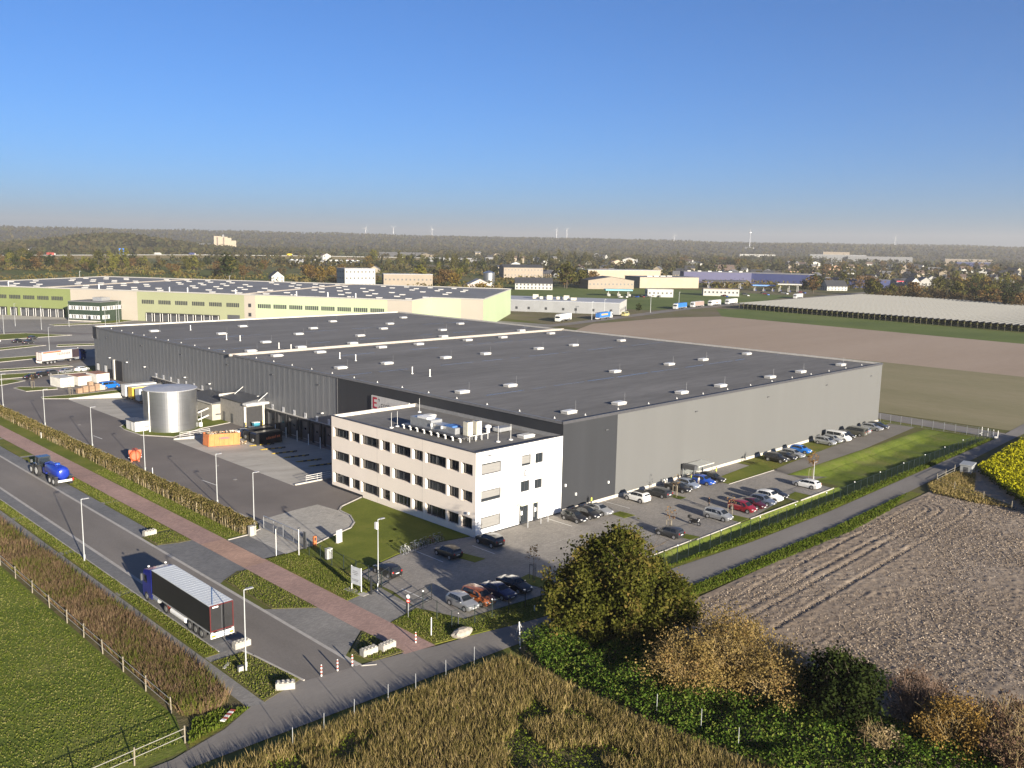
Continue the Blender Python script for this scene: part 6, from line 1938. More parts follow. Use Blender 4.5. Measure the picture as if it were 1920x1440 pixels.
WILL = leaf_mat('willow_tan', [(0.10, 0.07, 0.022), (0.19, 0.135, 0.045), (0.27, 0.20, 0.075), (0.25, 0.15, 0.06)], 0.7, 0.35, .6)
DARKG = leaf_mat('ivy_dark', [(0.006, 0.010, 0.003), (0.014, 0.021, 0.006), (0.03, 0.04, 0.010)], 0.8, 0.1, .6)
RUST = leaf_mat('rust_twig', [(0.06, 0.04, 0.025), (0.12, 0.075, 0.05), (0.16, 0.105, 0.065)], 0.8, 0.3, .6)
GOLD = leaf_mat('gold_leaf', [(0.13, 0.075, 0.02), (0.23, 0.145, 0.04), (0.30, 0.2, 0.07)], 0.8, 0.35, .6)
BRAM = leaf_mat('bramble', [(0.012, 0.025, 0.004), (0.035, 0.066, 0.009), (0.065, 0.105, 0.016), (0.13, 0.15, 0.03)], 0.6, 0.2, .6)
FRESH = leaf_mat('fresh_green', [(0.04, 0.06, 0.008), (0.09, 0.12, 0.015), (0.14, 0.16, 0.03)], 0.8, 0.3, .6)
shrub('willow_shrub', 'pale straw-coloured willow thicket beside the big tree', (-31.8, -44.4, 0), 0, 3.9, 3.4, 4.8, 11500, WILL, .085, 130, 11, sig=.6)
shrub('willow_shrub', 'tall straw-coloured willow thicket in the middle of the field hedge', (-28.6, -46.8, 0), 0, 4.2, 4.0, 6.2, 15500, WILL, .085, 150, 12, sig=.65)
shrub('willow_shrub', 'straw-coloured willow thicket beside the dark evergreen bush', (-28.0, -51.0, 0), 0, 3.7, 3.4, 4.8, 10500, WILL, .085, 110, 13, sig=.6)
shrub('evergreen_bush', 'nearly black evergreen bush at the field edge', (-27.0, -57.0, 0), 0, 3.0, 3.0, 5.6, 13000, DARKG, .15, 26, 14, 'bush', BARK, .2, .4)
shrub('green_bush', 'small bright yellow-green bush beside the black evergreen', (-27.4, -54.0, 0), 0, 1.5, 1.5, 3.2, 2600, FRESH, .12, 14, 15, 'bush', BARK)
shrub('bare_shrub', 'reddish bare-twigged shrub on the ploughed field edge', (-22.2, -61.6, 0), 0, 3.2, 3.2, 4.2, 6500, RUST, .065, 150, 16, sm=mat('red_twig', (0.13, 0.085, 0.06), 0.9))
shrub('gold_shrub', 'golden tan shrub with a pale bent stem', (-24.8, -65.2, 0), 0, 2.6, 2.6, 4.0, 7000, GOLD, .085, 70, 17, sig=.45)
shrub('bare_shrub', 'dark brown shrub next to the golden tan shrub', (-21.0, -68.0, 0), 0, 3.2, 3.2, 4.2, 8000, RUST, .085, 90, 18)
shrub('bare_shrub', 'brown thicket filling the corner beyond the golden shrub', (-24.4, -70.5, 0), 0, 3.0, 3.0, 3.6, 7000, RUST, .085, 90, 28)
shrub('pale_shrub', 'small pale-leaved shrub in front of the black evergreen', (-29.4, -61.2, 0), 0, 1.6, 1.6, 1.8, 1500, leaf_mat('pale_leaf', [(0.1, 0.07, 0.04), (0.24, 0.18, 0.1), (0.32, 0.26, 0.16)], 1, .3, .8), .1, 40, 19)

# brambles: one green mass
poly = [(-37.6, -28.4), (-33.5, -27.9), (-30, -29.2), (-24.5, -30.6), (-22.5, -36), (-26, -42), (-31, -48), (-27, -54), (-25, -60), (-22.5, -65), (-23, -74), (-38.6, -58), (-39.6, -48), (-39.6, -40), (-39.2, -33)]
p = scatter(poly, 60000)
hgt = 0.5 + 1.7 * fbm(p[:, 0] * .35, p[:, 1] * .35, 3, 31) ** 1.3
P = np.column_stack([p, hgt * (1 - .75 * rng.random(len(p)) ** 2.2)])
V, F = leaves(P, .10, .7, flat=.2)
o = link('bramble_thicket', np_mesh('bramble_thicket', V, F, BRAM, rng.random(len(p))))
o['kind'] = 'stuff'
o['label'] = 'dense green brambles under the tree and shrubs'
sheet('bramble_ground', poly, -0.02, SOIL)

# tall weeds on the field in front of the lane
poly = [(-74, -28.4), (-66, -28.3), (-52, -28.7), (-39.6, -29.4), (-40.3, -45), (-39.2, -57), (-33, -65), (-28, -74), (-46, -76), (-70, -52), (-88, -34)]
sheet('weed_field', poly, -0.03, SOIL)
WEEDT = leaf_mat('dry_weeds', [(0.09, 0.085, 0.022), (0.19, 0.15, 0.05), (0.30, 0.23, 0.095), (0.36, 0.27, 0.13)], 0.35, 0.3, .55)
WEEDG = leaf_mat('green_weeds', [(0.045, 0.065, 0.008), (0.095, 0.125, 0.014), (0.15, 0.165, 0.03)], 0.35, 0.3, .55)
p = scatter(poly, 150000)
dn = fbm(p[:, 0] * .22, p[:, 1] * .22, 3, 41)
tall = p[dn > .34][:110000]
low = p[dn <= .66][:52000]
V, F = blades(np.column_stack([tall, np.zeros(len(tall))]), 0.95, .017, .6)
o = link('dry_weeds', np_mesh('dry_weeds', V, F, WEEDT, rng.random(len(tall))))
o['kind'] = 'stuff'
o['label'] = 'tall dry straw-coloured weeds beside the lane'
V, F = leaves(np.column_stack([low, .06 + .42 * rng.random(len(low))]), .085, flat=.2)
o = link('green_weeds', np_mesh('green_weeds', V, F, WEEDG, rng.random(len(low))))
o['kind'] = 'stuff'
o['label'] = 'low green weeds between the dry stalks'
# weedy bank between pasture and walk
poly = [(-67.7, -18.5), (-65.2, -19.4), (-63.5, -18.6), (-63.05, -12), (-63.0, 120), (-67.6, 120)]
BANK = leaf_mat('bank_weeds', [(0.075, 0.10, 0.013), (0.12, 0.135, 0.024), (0.15, 0.095, 0.058), (0.2, 0.135, 0.085), (0.32, 0.24, 0.12)], 0.22, 0.3, .3)
p = scatter([(-67.7, -18.5), (-65.2, -19.4), (-63.5, -18.6), (-63.05, -12), (-63.0, 30), (-67.6, 30)], 44000)
p2 = scatter([(-67.6, 30), (-63.0, 30), (-63.0, 120), (-67.6, 120)], 20000)
p = np.concatenate([p, p2])
V, F = blades(np.column_stack([p, np.zeros(len(p))]), 1.15, .026, .6)
o = link('bank_weeds', np_mesh('bank_weeds', V, F, BANK, rng.random(len(p))))
o['kind'] = 'stuff'
o['label'] = 'waist-high brown and green weeds between fence and walk'
V, F = leaves(np.column_stack([p[:24000], .15 + .75 * rng.random(24000)]), .13)
o = link('bank_leaves', np_mesh('bank_leaves', V, F, BANK, rng.random(24000)))
o['kind'] = 'stuff'
o['label'] = 'broad weed leaves on the bank beside the walk'
# tussocks in the pasture and on the verges
TUFT = leaf_mat('grass_tuft', [(0.056, 0.08, 0.010), (0.10, 0.128, 0.018), (0.15, 0.16, 0.036), (0.21, 0.195, 0.075)], 0.25, 0.35, .55)


def tufts(label, polys, n, h, w, m, z=0.0, name='grass_tufts'):
    ar = []
    for q in polys:
        q = np.array(q)
        ar.append(abs(np.dot(q[:, 0], np.roll(q[:, 1], 1)) - np.dot(q[:, 1], np.roll(q[:, 0], 1))) / 2)
    p = np.concatenate([scatter(q, max(8, int(n * a / sum(ar)))) for q, a in zip(polys, ar)])
    V, F = blades(np.column_stack([p, np.full(len(p), z)]), h, w, .8)
    o = link(name, np_mesh(name, V, F, m, rng.random(len(p))))
    o['kind'] = 'stuff'
    o['label'] = label


tufts('short tussocky pasture grass', [[(-68.4, -17), (-69.6, -22.2), (-92, -23), (-86, 0), (-74, 45), (-68.4, 62)]], 34000, .12, .05, TUFT, -.02)
tufts('short grass of the roadside verges', [[(-61.15, -9), (-59.8, -9), (-59.8, 60), (-61.15, 60)], [(-61.1, -10.8), (-58.1, -10.8), (-57, -19.2), (-61.3, -20.6)], [(-50.3, 7.8), (-46.8, 9.3), (-46.8, -6), (-50.3, -3.3)],
      [(-49.7, -17.8), (-46.6, -14.8), (-46.4, -21), (-49.7, -20.6)], [(-50.7, 25.5), (-46.9, 24.7), (-46.9, 29.7), (-50.7, 29.7)], [(-48.8, 31.2), (-46.8, 31.2), (-46.8, 68), (-48.8, 68)],
      [(-43.0, 22), (-40.8, 22), (-40.8, 70), (-43.0, 70)], [(-43, 11), (-38.6, 10.8), (-38.2, -5.8), (-43, -6.5)], [(-42.9, -15), (-39.2, -14), (-36.7, -19.6), (-23, -21), (-9, -21), (-9, -24.7), (-28, -24.7), (-38.5, -22.7), (-42.9, -21.8)]],
      42000, .13, .045, TUFT, .04)
tufts('coarse green weeds along both sides of the lane', [[(-26, -29.3), (-9, -30.6), (24, -31.4), (52, -30.9), (40, -33.2), (24, -33.9), (-9, -32.6), (-24, -30.8)], [(-66, -22.2), (-62.8, -20.9), (-64.6, -19.7), (-67.4, -19.6), (-69.2, -22.8)],
      [(-8, -24.6), (10, -26.4), (32, -26.8), (63, -26.2), (111, -25.4), (111, -24.6)]], 26000, .32, .06, leaf_mat('lane_weeds', [(0.04, 0.062, 0.008), (0.08, 0.115, 0.014), (0.13, 0.14, 0.03)], .3, .3, .5), -.02)
tufts('dry straw grass on the paddock corner', [[(55.5, -33.8), (60, -31.2), (64, -31.0), (76, -31.2), (75, -34), (62, -38), (56, -46), (54.5, -40)]], 9000, .5, .06, WEEDT, -.05)
sheet('paddock', [(54, -33.8), (60, -31.0), (64, -30.6), (77, -30.2), (77, -34), (62, -40), (56, -47.6), (53.4, -42)], -0.03, ROUGHG)

# hedge along the yard
HEDGE = leaf_mat('hedge_leaf', [(0.045, 0.045, 0.012), (0.095, 0.085, 0.026), (0.15, 0.115, 0.045), (0.19, 0.15, 0.07)], 0.5, 0.25, .6)
t = thing('hedge', 'long clipped brown-green hedge between footway and yard', 'hedge', (-39.6, 70, 0.05), absolute=True)
n = 46000
yy = np.concatenate([rng.uniform(21.6, 75, 28000), rng.uniform(75, 150, 18000)])
w = rng.uniform(-1, 1, n)
zz = rng.random(n) ** .55
side = 1.15 * (0.85 + .35 * fbm(yy * .6, zz * 2, 2, 51)) * np.sqrt(np.clip(1 - (zz - .45) ** 2 * 1.6, .15, 1))
hh = 1.75 * (0.85 + .3 * fbm(yy * .45, yy * 0 + 3, 3, 53))
P = np.column_stack([-39.6 + w * side - 39.6 * 0, yy, .12 + zz * hh])
V, F = leaves(P - np.array([-39.6, 70, .05]), .12)
o = link('foliage', np_mesh('foliage', V, F, HEDGE, rng.random(n)), t, (-39.6, 70, .05))
p = np.column_stack([rng.uniform(-40.7, -38.7, 5200), np.concatenate([rng.uniform(21.6, 75, 3400), rng.uniform(75, 150, 1800)]), np.full(5200, .05)])
V, F = blades(p - np.array([-39.6, 70, .05]), 1.4, .045, .15)
o = link('stems', np_mesh('stems', V, F, leaf_mat('hedge_stem', [(0.16, 0.12, 0.06), (0.25, 0.2, 0.12), (0.33, 0.28, 0.18)], .6, .1, .7), rng.random(5200)), t, (-39.6, 70, .05))
t = thing('utility_cabinet', 'pale concrete cabinet at the end of the hedge', 'cabinet', (-39.7, 20.9, 0.05))
MB().box(-.45, .45, -.3, .3, 0, 1.25).build('housing', mat('cabinet_concrete', (0.33, 0.31, 0.27), 0.9), t)
MB().box(-.48, .48, -.33, .33, 1.25, 1.32).build('lid', mat('cabinet_concrete', (0.33, 0.31, 0.27), 0.9), t)

# saplings with stakes
SAP = leaf_mat('sapling_leaf', [(0.16, 0.08, 0.03), (0.26, 0.15, 0.05), (0.32, 0.22, 0.1)], 1.0, .35, .7)
for k, (x, y, lab, h, n) in enumerate(((-22.8, -16.2, 'thin sapling in black stakes on the shaded grass island', 4.2, 120), (18.0, -18.2, 'staked sapling beside the red family car', 3.6, 40), (48.4, -15.6, 'golden staked sapling beside the short lamp post', 5.0, 420),
                                       (4.6, -16.6, 'bare staked sapling beside the dark grey hatchback', 3.8, 60), (20.8, -6.2, 'bare sapling on the grass patch by the graphite estate', 3.6, 40), (-28.0, 187.4, 'golden staked tree on the far lawn island', 6.0, 900),
                                       (-22.6, 168.5, 'bare staked sapling on the lawn island by the sea containers', 4.0, 60), (-19.0, 151.0, 'bare staked sapling beside the pallet row', 4.0, 60))):
    t = thing('sapling', lab, 'sapling', (x, y, 0.03))
    limbs(MB(), (0, 0, 0), (0.05, 0, h * .85), .045, 7, h * .22, h * .25, 60 + k, 2).build('trunk', BARK, t)
    for a in range(3):
        c, s = .45 * math.cos(a * 2.09), .45 * math.sin(a * 2.09)
        MB().cyl((c, s, 0), (c, s, 1.9), .04, n=6).build('stake', WOOD if k else DGREY, t)
    MB().tube([(.45 * math.cos(a), .45 * math.sin(a), 1.8) for a in (0, 2.09, 4.19, 0)], .03, 5).build('tie', WOOD if k else DGREY, t)
    P, ti = crown_points(n, 14, h * .2, h * .2, h * .45, h, .18, 70 + k, .3)
    V, F = leaves(P, .1)
    link('crown', np_mesh('crown', V, F, SAP, ti), t)
# flowering crop: bright yellow-green tops over dark stalks
poly = [(76.5, -33.8), (100, -32.2), (135, -30.4), (135, -75), (45, -75), (56, -48.2)]
MUST = leaf_mat('mustard_crop', [(0.02, 0.035, 0.006), (0.05, 0.075, 0.008), (0.14, 0.17, 0.01), (0.30, 0.28, 0.012)], 0.6, .25, .85)
p = scatter([(76.5, -33.8), (100, -32.2), (118, -31.2), (118, -52), (60, -62), (52, -52), (56, -48.2)], 64000)
hz = rng.random(len(p)) ** .7
P = np.column_stack([p, .1 + hz * 1.75 * (.8 + .4 * fbm(p[:, 0] * .5, p[:, 1] * .5, 2, 61))])
V, F = leaves(P, .17, flat=.1)
o = link('flowering_crop', np_mesh('flowering_crop', V, F, MUST, np.clip(hz * .85 + .15 * rng.random(len(p)), 0, 1)))
o['kind'] = 'stuff'
o['label'] = 'head-high crop flowering yellow beside the lane'
sheet('crop_ground', poly, -0.025, SOIL)
# ------------------------------------------------------------------ the second, green hall
G1 = mat('green_panel_mid', (0.14, 0.165, 0.062), 0.6, 0, 0.06, 0.05)
G2 = mat('green_panel_olive', (0.225, 0.235, 0.14), 0.6, 0, 0.05, 0.05)
G3 = mat('green_panel_pale', (0.325, 0.385, 0.235), 0.6, 0, 0.05, 0.05)
GB = mat('green_hall_beige', (0.30, 0.27, 0.225), 0.6, 0, 0.05, 0.05)
GROOF = ground_mat('green_hall_roof', [(0.13, 0.13, 0.132), (0.16, 0.16, 0.163), (0.19, 0.19, 0.192)], 0.04, 0.4, 0.5, 0.1, 0.02, 0.8)
D1 = Vector((0.52, -0.854, 0)).normalized()
GO = Vector((154.8, 231.5, 0))
gh = thing('warehouse', 'wide flat-roofed hall clad in three shades of green', 'warehouse', tuple(GO), math.atan2(D1.y, D1.x))
GH = 14.5


def face(u0, v0, u1, v1, m, z1=GH, name='wall'):
    return MB().quad((u0, v0, -.1), (u1, v1, -.1), (u1, v1, z1), (u0, v0, z1)).build(name, m, gh)


for u0, u1, m_ in ((-262, -180, G1), (-180, -142, GB), (-142, -84, G2), (-84, -78, GB), (-78, -12, G3), (-12, 0, GB)):
    face(u0, 0, u1, 0, m_)
face(0, 0, 0, 25, G3)
face(0, 25, 15, 25, G3)
face(15, 25, 26, 25, GB)
face(26, 25, 13, 130, G3)
face(13, 130, -262, 130, GB)
face(-262, 130, -262, 0, G1)
MB().add([(u, v, GH - .25) for u, v in ((-262, 0), (0, 0), (0, 25), (26, 25), (13, 130), (-262, 130))], [(0, 1, 2, 3, 4, 5)]).build('roof', GROOF, gh)
for a, b_ in (((-262, 0), (0, 0)), ((0, 0), (0, 25)), ((0, 25), (26, 25)), ((26, 25), (13, 130)), ((13, 130), (-262, 130)), ((-262, 130), (-262, 0))):
    L = math.hypot(b_[0] - a[0], b_[1] - a[1])
    MB().obox(((a[0] + b_[0]) / 2, (a[1] + b_[1]) / 2, GH - .05), (L + .3, .5, .5), math.atan2(b_[1] - a[1], b_[0] - a[0])).build('parapet', mat('parapet_pale', (0.3, 0.29, 0.27), 0.6), gh)
for u in (-196, -86):
    MB().box(u - .3, u + .3, 0.3, 129.6, GH - .25, GH + .25).build('fire_wall', MATS['fire_wall_cap'], gh)
gs = MB().m(0).box(-1.25, 1.25, -.8, .8, 0, .28).m(1).box(-1.3, 1.3, -.85, .85, .28, .45).mesh('skylight', [CURB, DOME])
for i, u in enumerate(np.arange(-252, 8, 14.5)):
    for j, v in enumerate(np.arange(10, 128, 15.0)):
        if (i + j) % 5 == 4 or (u > -2 and v < 28):
            continue
        o = place('skylight', gs, gh, (u + (3.0 if j % 2 else 0), v, GH - .25))
gp = MB().cyl((0, 0, 0), (0, 0, 2.2), .25, n=6).mesh('vent_pipe', WHITE)
for u in (-238, -222, -168, -128, -118, -92, -60, -44, -30):
    place('vent_pipe', gp, gh, (u, 6, GH - .25))
gw = MB().box(-.36, .36, -.06, .0, -.95, .95).mesh('window', FRAME)
for u0, n, step in ((-258, 9, 8.4), (-139, 6, 9.2), (-76.5, 8, 8.1)):
    for k in range(n):
        for q in range(7):
            place('window', gw, gh, (u0 + k * step + q * .98, 0, 9.3))
gd = MB().m(0).box(-1.8, 1.8, -.9, 0, -.1, 4.2).m(1).box(-1.7, -1.45, -.95, -.9, 0, 3.9).box(1.5, 1.75, -.95, -.9, 0, 3.9).m(2).box(-1.1, 1.1, -.93, -.9, .2, 3.2).mesh('loading_door', [BLACK, WHITE, DGREY])
for u in [-258 + 4.6 * k for k in range(4)] + [-220, -213.6] + [-207.5 + 4.4 * k for k in range(6)] + [-135 + 4.5 * k for k in range(9)]:
    place('loading_door', gd, gh, (u, 0, 0))
for z in (4.2, 8.6):
    MB().box(-81.9, -80.4, -.06, 0, z, z + 1.7).build('window', FRAME, gh)
MB().box(-93, -86.5, -.1, 0, 0, 4.6).build('roller_gate', DGREY, gh)
MB().box(14.6, 15.6, 110, 117, 9.5, 12.5)
t = thing('office_building', 'two-storey dark green office in front of the green hall', 'building', (63.5, 352.8, 0), math.atan2(D1.y, D1.x))
GD = mat('dark_green_cladding', (0.022, 0.036, 0.024), 0.6, 0, 0.1, 0.2)
MB().box(-18, 0, 0, 20, 0, 9.3).build('wall', GD, t)
MB().box(-18.1, .1, -.1, 20.1, 9.3, 9.55).build('roof', GROOF, t)
MB().box(-9, -4, 6, 12, 9.55, 11.2).build('roof_plant', STEEL, t)
wm = MB().box(-.55, .55, -.08, 0, -.95, .95).mesh('window', MATS['number_plate_white'])
wg = MB().box(-.3, .3, -.1, -.02, -.8, .8).mesh('pane', GLASS)
for z in (2.2, 6.4):
    for k in range(13):
        w_ = place('window', wm, t, (-17 + k * 1.32, 0, z))
        if k % 3:
            place('pane', wg, w_)
    for k in range(14):
        if z > 5 or k < 4 or k > 11:
            w_ = place('window', wm, t, (0, 1.5 + k * 1.32, z), math.pi / 2)
            if k % 3:
                place('pane', wg, w_)
MB().box(-7, -5.6, -.12, 0, .1, 2.6).build('door', GLASS, t)
MB().box(-17.9, -.1, -.5, 0, -.1, .5).build('plinth', KERB, t)

# ------------------------------------------------------------------ other buildings
CAMV = Vector((-98.16, -87.9))


def shade(n, c, r=.7):
    return mat(n, c, r, 0, 0.08, 0.2)


WIN_ME = MB().box(-.7, .7, -.08, .02, -.75, .75).mesh('window', FRAME)


def building(name, label, cat, x, y, w, d, h, wall, roof, kind='flat', tilt=0.2, rows=1, group=None, wins=True, gable_front=False, rh=None):
    c = CAMV - Vector((x, y))
    rz = math.atan2(c.x, -c.y) + tilt
    t = thing(name, label, cat, (x, y, 0), rz, group)
    if kind == 'flat':
        MB().box(-w / 2, w / 2, 0, d, -.1, h).build('wall', wall, t)
        MB().box(-w / 2 - .2, w / 2 + .2, -.2, d + .2, h, h + .5).build('roof', roof, t)
        eave = h
    elif kind == 'gable':
        rh = rh or min(w, d) * .4
        eave = h - rh
        MB().box(-w / 2, w / 2, 0, d, -.1, eave).build('wall', wall, t)
        o = .4
        if gable_front:
            MB().add([(-w / 2, 0.02, eave), (w / 2, 0.02, eave), (0, .02, h - .1), (-w / 2, d - .02, eave), (w / 2, d - .02, eave), (0, d - .02, h - .1)], [(0, 1, 2), (5, 4, 3)]).build('gable', wall, t)
            for s in (-1, 1):
                MB().add([(s * (w / 2 + o), -o, eave - .3), (0, -o, h), (0, d + o, h), (s * (w / 2 + o), d + o, eave - .3), (s * (w / 2 + o), -o, eave), (0, -o, h + .3), (0, d + o, h + .3), (s * (w / 2 + o), d + o, eave)],
                         [(0, 1, 2, 3), (7, 6, 5, 4), (0, 4, 5, 1), (3, 2, 6, 7), (0, 3, 7, 4)]).build('roof', roof, t)
        else:
            MB().add([(-w / 2 + .02, 0, eave), (-w / 2 + .02, d, eave), (-w / 2 + .02, d / 2, h - .1), (w / 2 - .02, 0, eave), (w / 2 - .02, d, eave), (w / 2 - .02, d / 2, h - .1)], [(0, 2, 1), (3, 4, 5)]).build('gable', wall, t)
            for a, b in ((-o, d / 2), (d + o, d / 2)):
                MB().add([(-w / 2 - o, a, eave - .3), (w / 2 + o, a, eave - .3), (w / 2 + o, b, h), (-w / 2 - o, b, h), (-w / 2 - o, a, eave), (w / 2 + o, a, eave), (w / 2 + o, b, h + .3), (-w / 2 - o, b, h + .3)],
                         [(3, 2, 1, 0), (4, 5, 6, 7), (0, 1, 5, 4), (0, 4, 7, 3), (1, 2, 6, 5)]).build('roof', roof, t)
    if wins:
        n = max(2, min(12, int(w / 3.2)))
        for r_ in range(rows):
            z = (r_ + .55) * eave / rows
            for k in range(n):
                place('window', WIN_ME, t, (-w / 2 + (k + .5) * w / n, -.01, z))
            m2 = max(1, min(5, int(d / 4)))
            for k in range(m2):
                place('window', WIN_ME, t, (w / 2 + .01, (k + .5) * d / m2, z), math.pi / 2)
                place('window', WIN_ME, t, (-w / 2 - .01, (k + .5) * d / m2, z), -math.pi / 2)
    return t


WW, CR, BE, GRW = shade('wall_white', (0.33, 0.325, 0.30)), shade('wall_cream', (0.27, 0.225, 0.16)), shade('wall_beige', (0.2, 0.165, 0.125)), shade('wall_grey', (0.15, 0.153, 0.157))
RD, RG, RB, RL = shade('roof_dark', (0.03, 0.031, 0.035)), shade('roof_mid', (0.1, 0.1, 0.105)), shade('roof_brown', (0.1, 0.07, 0.055)), shade('roof_light', (0.28, 0.28, 0.28))
PUR, BLW, PCH = shade('fascia_violet', (0.06, 0.06, 0.12)), shade('wall_blue', (0.025, 0.035, 0.11)), shade('wall_peach', (0.42, 0.27, 0.18))
# low grey building with white end by the far road
t = thing('factory_building', 'long low grey building with white end wall by the far road', 'building', (324, 248, 0), math.atan2(56, -36))
LGW = shade('low_grey_wall', (0.2, 0.205, 0.21))
MB().box(0, 84, -42, 0, -.1, 6.6).build('wall', LGW, t)
MB().box(-.2, 84.2, -42.2, .2, 6.6, 7.0).build('roof', shade('low_grey_roof', (0.3, 0.31, 0.33)), t)
MB().box(-.25, -.02, -42, 0, -.1, 6.9).build('end_wall', WW, t)
for k in range(6):
    place('window', WIN_ME, t, (-.27, -4 - k * 6.4, 2.2), -math.pi / 2)
for k in range(8):
    place('window', WIN_ME, t, (5 + k * 9.6 + (k % 3), .02, 2.2), math.pi)
for k in range(6):
    MB().box(28 + k * 5, 31 + k * 5, -14 - (k % 3) * 3, -11 - (k % 3) * 3, 7.0, 8.6 + (k % 2)).build('roof_plant', CREAM, t)
BL = [
    ('office_building', 'white three-storey office block behind golden trees', 'building', 365, 570, 28, 22, 16.5, WW, RL, 'flat', .35, 3),
    ('warehouse', 'beige flat warehouse behind brown trees', 'building', 430, 585, 46, 20, 10.5, BE, RL, 'flat', .1, 1),
    ('house', 'small white house with steep front gable', 'house', 351, 685, 12, 12, 10.6, WW, RD, 'gable', .25, 2),
    ('warehouse', 'very long low shed roof with white rooflights', 'building', 740, 1200, 120, 60, 8, GRW, RG, 'flat', .1, 0),
    ('market_hall', 'pale round-roofed market hall with open front', 'building', 467, 526, 28, 16, 8, shade('wall_rose', (0.36, 0.3, 0.27)), RL, 'gable', .2, 1),
    ('house', 'large beige country house with solar roof', 'house', 690, 690, 50, 22, 16, BE, RD, 'gable', .3, 2),
    ('row_house', 'white terraced houses with black dormer roof', 'house', 494, 483, 34, 12, 10.5, WW, RD, 'gable', .05, 2),
    ('warehouse', 'long beige warehouse with brown gates', 'building', 730, 565, 92, 40, 13, CR, RL, 'flat', .45, 0),
    ('showroom', 'beige showroom with slanting front gable', 'building', 574, 458, 46, 26, 11.5, BE, RD, 'gable', .35, 1),
    ('warehouse', 'wide grey-roofed warehouse behind the petrol station', 'building', 650, 445, 66, 34, 10.5, CR, RG, 'flat', .5, 0),
    ('warehouse', 'dark-roofed hall with violet fascia', 'building', 816, 496, 78, 40, 12.5, PUR, RG, 'flat', .15, 0),
    ('warehouse', 'deep blue metal hall with grey roof', 'building', 864, 448, 74, 40, 12, BLW, shade('roof_warm', (0.2, 0.19, 0.17)), 'flat', -.2, 0),
    ('restaurant', 'flat white fast-food restaurant with dark window', 'building', 571, 335, 30, 14, 5.6, WW, BE, 'flat', .1, 1),
    ('kiosk', 'small white flat kiosk with black windows', 'building', 506, 351, 21, 12, 5.8, WW, WW, 'flat', .2, 1),
    ('house', 'yellow villa with brown roof behind the blue hall', 'house', 1274, 773, 32, 18, 12, CR, RB, 'gable', .2, 2),
    ('house', 'low peach terrace behind the purple-leaved tree', 'house', 1337, 654, 62, 16, 8, PCH, RB, 'gable', 0, 1),
    ('house', 'tall peach house with front gable', 'house', 1372, 620, 24, 18, 16, PCH, RB, 'gable', 0, 2),
    ('house', 'black-roofed house beside the main road', 'house', 782, 333, 22, 14, 10, WW, RD, 'gable', .5, 2),
    ('shed', 'low blue sheds beside the main road', 'building', 884, 347, 46, 20, 9, BLW, RG, 'flat', .1, 0),
    ('supermarket', 'dark-roofed shop with a bright red sloping edge', 'building', 1007, 349, 34, 22, 8, GRW, RD, 'gable', .4, 0),
    ('house', 'pale house with broad front gable by the belt of bushes', 'house', 978, 320, 18, 16, 11.5, WW, RG, 'gable', .1, 2),
    ('house', 'grey-roofed house behind the belt of bushes', 'house', 1082, 333, 32, 14, 9.5, BE, RG, 'gable', .2, 1),
    ('house', 'white steep-gabled house among autumn trees', 'house', 1554, 446, 16, 14, 14, WW, RD, 'gable', .1, 2),
    ('house', 'narrow grey gabled house before the industrial sheds', 'house', 1640, 612, 14, 14, 16, BE, RD, 'gable', .2, 2),
    ('house', 'dark-roofed farmhouse at the edge of the town', 'house', 1620, 426, 30, 16, 12, WW, RD, 'gable', -.2, 2),
    ('factory_building', 'huge grey industrial works with raised centre', 'factory', 3000, 1400, 190, 80, 26, GRW, RL, 'flat', .1, 0),
    ('factory_building', 'long grey industrial shed beside the raised works', 'factory', 3050, 1270, 210, 70, 22, GRW, RL, 'flat', .05, 0),
    ('factory_building', 'thin white industrial shed at the foot of the hills', 'factory', 4300, 1680, 330, 60, 20, WW, RL, 'flat', .05, 0),
    ('factory_building', 'cream industrial shed before the wooded rise', 'factory', 3065, 982, 140, 60, 20, BE, RL, 'flat', .1, 0),
    ('factory_building', 'blue industrial hall with white end', 'factory', 2528, 786, 84, 40, 16, BLW, WW, 'flat', .1, 0),
    ('factory_building', 'white works beside the radio mast', 'factory', 3433, 1972, 150, 60, 18, WW, WW, 'flat', .1, 0),
    ('warehouse', 'cream row of storage halls beside the silo', 'factory', 1465, 3300, 86, 40, 18, CR, WW, 'flat', .1, 0),
    ('warehouse', 'cream twin-gabled storage halls beside the silo', 'factory', 1546, 3260, 150, 60, 22, CR, WW, 'gable', .1, 0),
    ('greenhouse', 'long pale greenhouse beside the motorway', 'greenhouse', 1217, 1439, 120, 50, 8, GRW, RL, 'flat', .1, 0),
    ('warehouse', 'dark wide sheds beyond the golden trees', 'building', 1500, 1970, 140, 60, 12, RD, RG, 'flat', .1, 0),
]
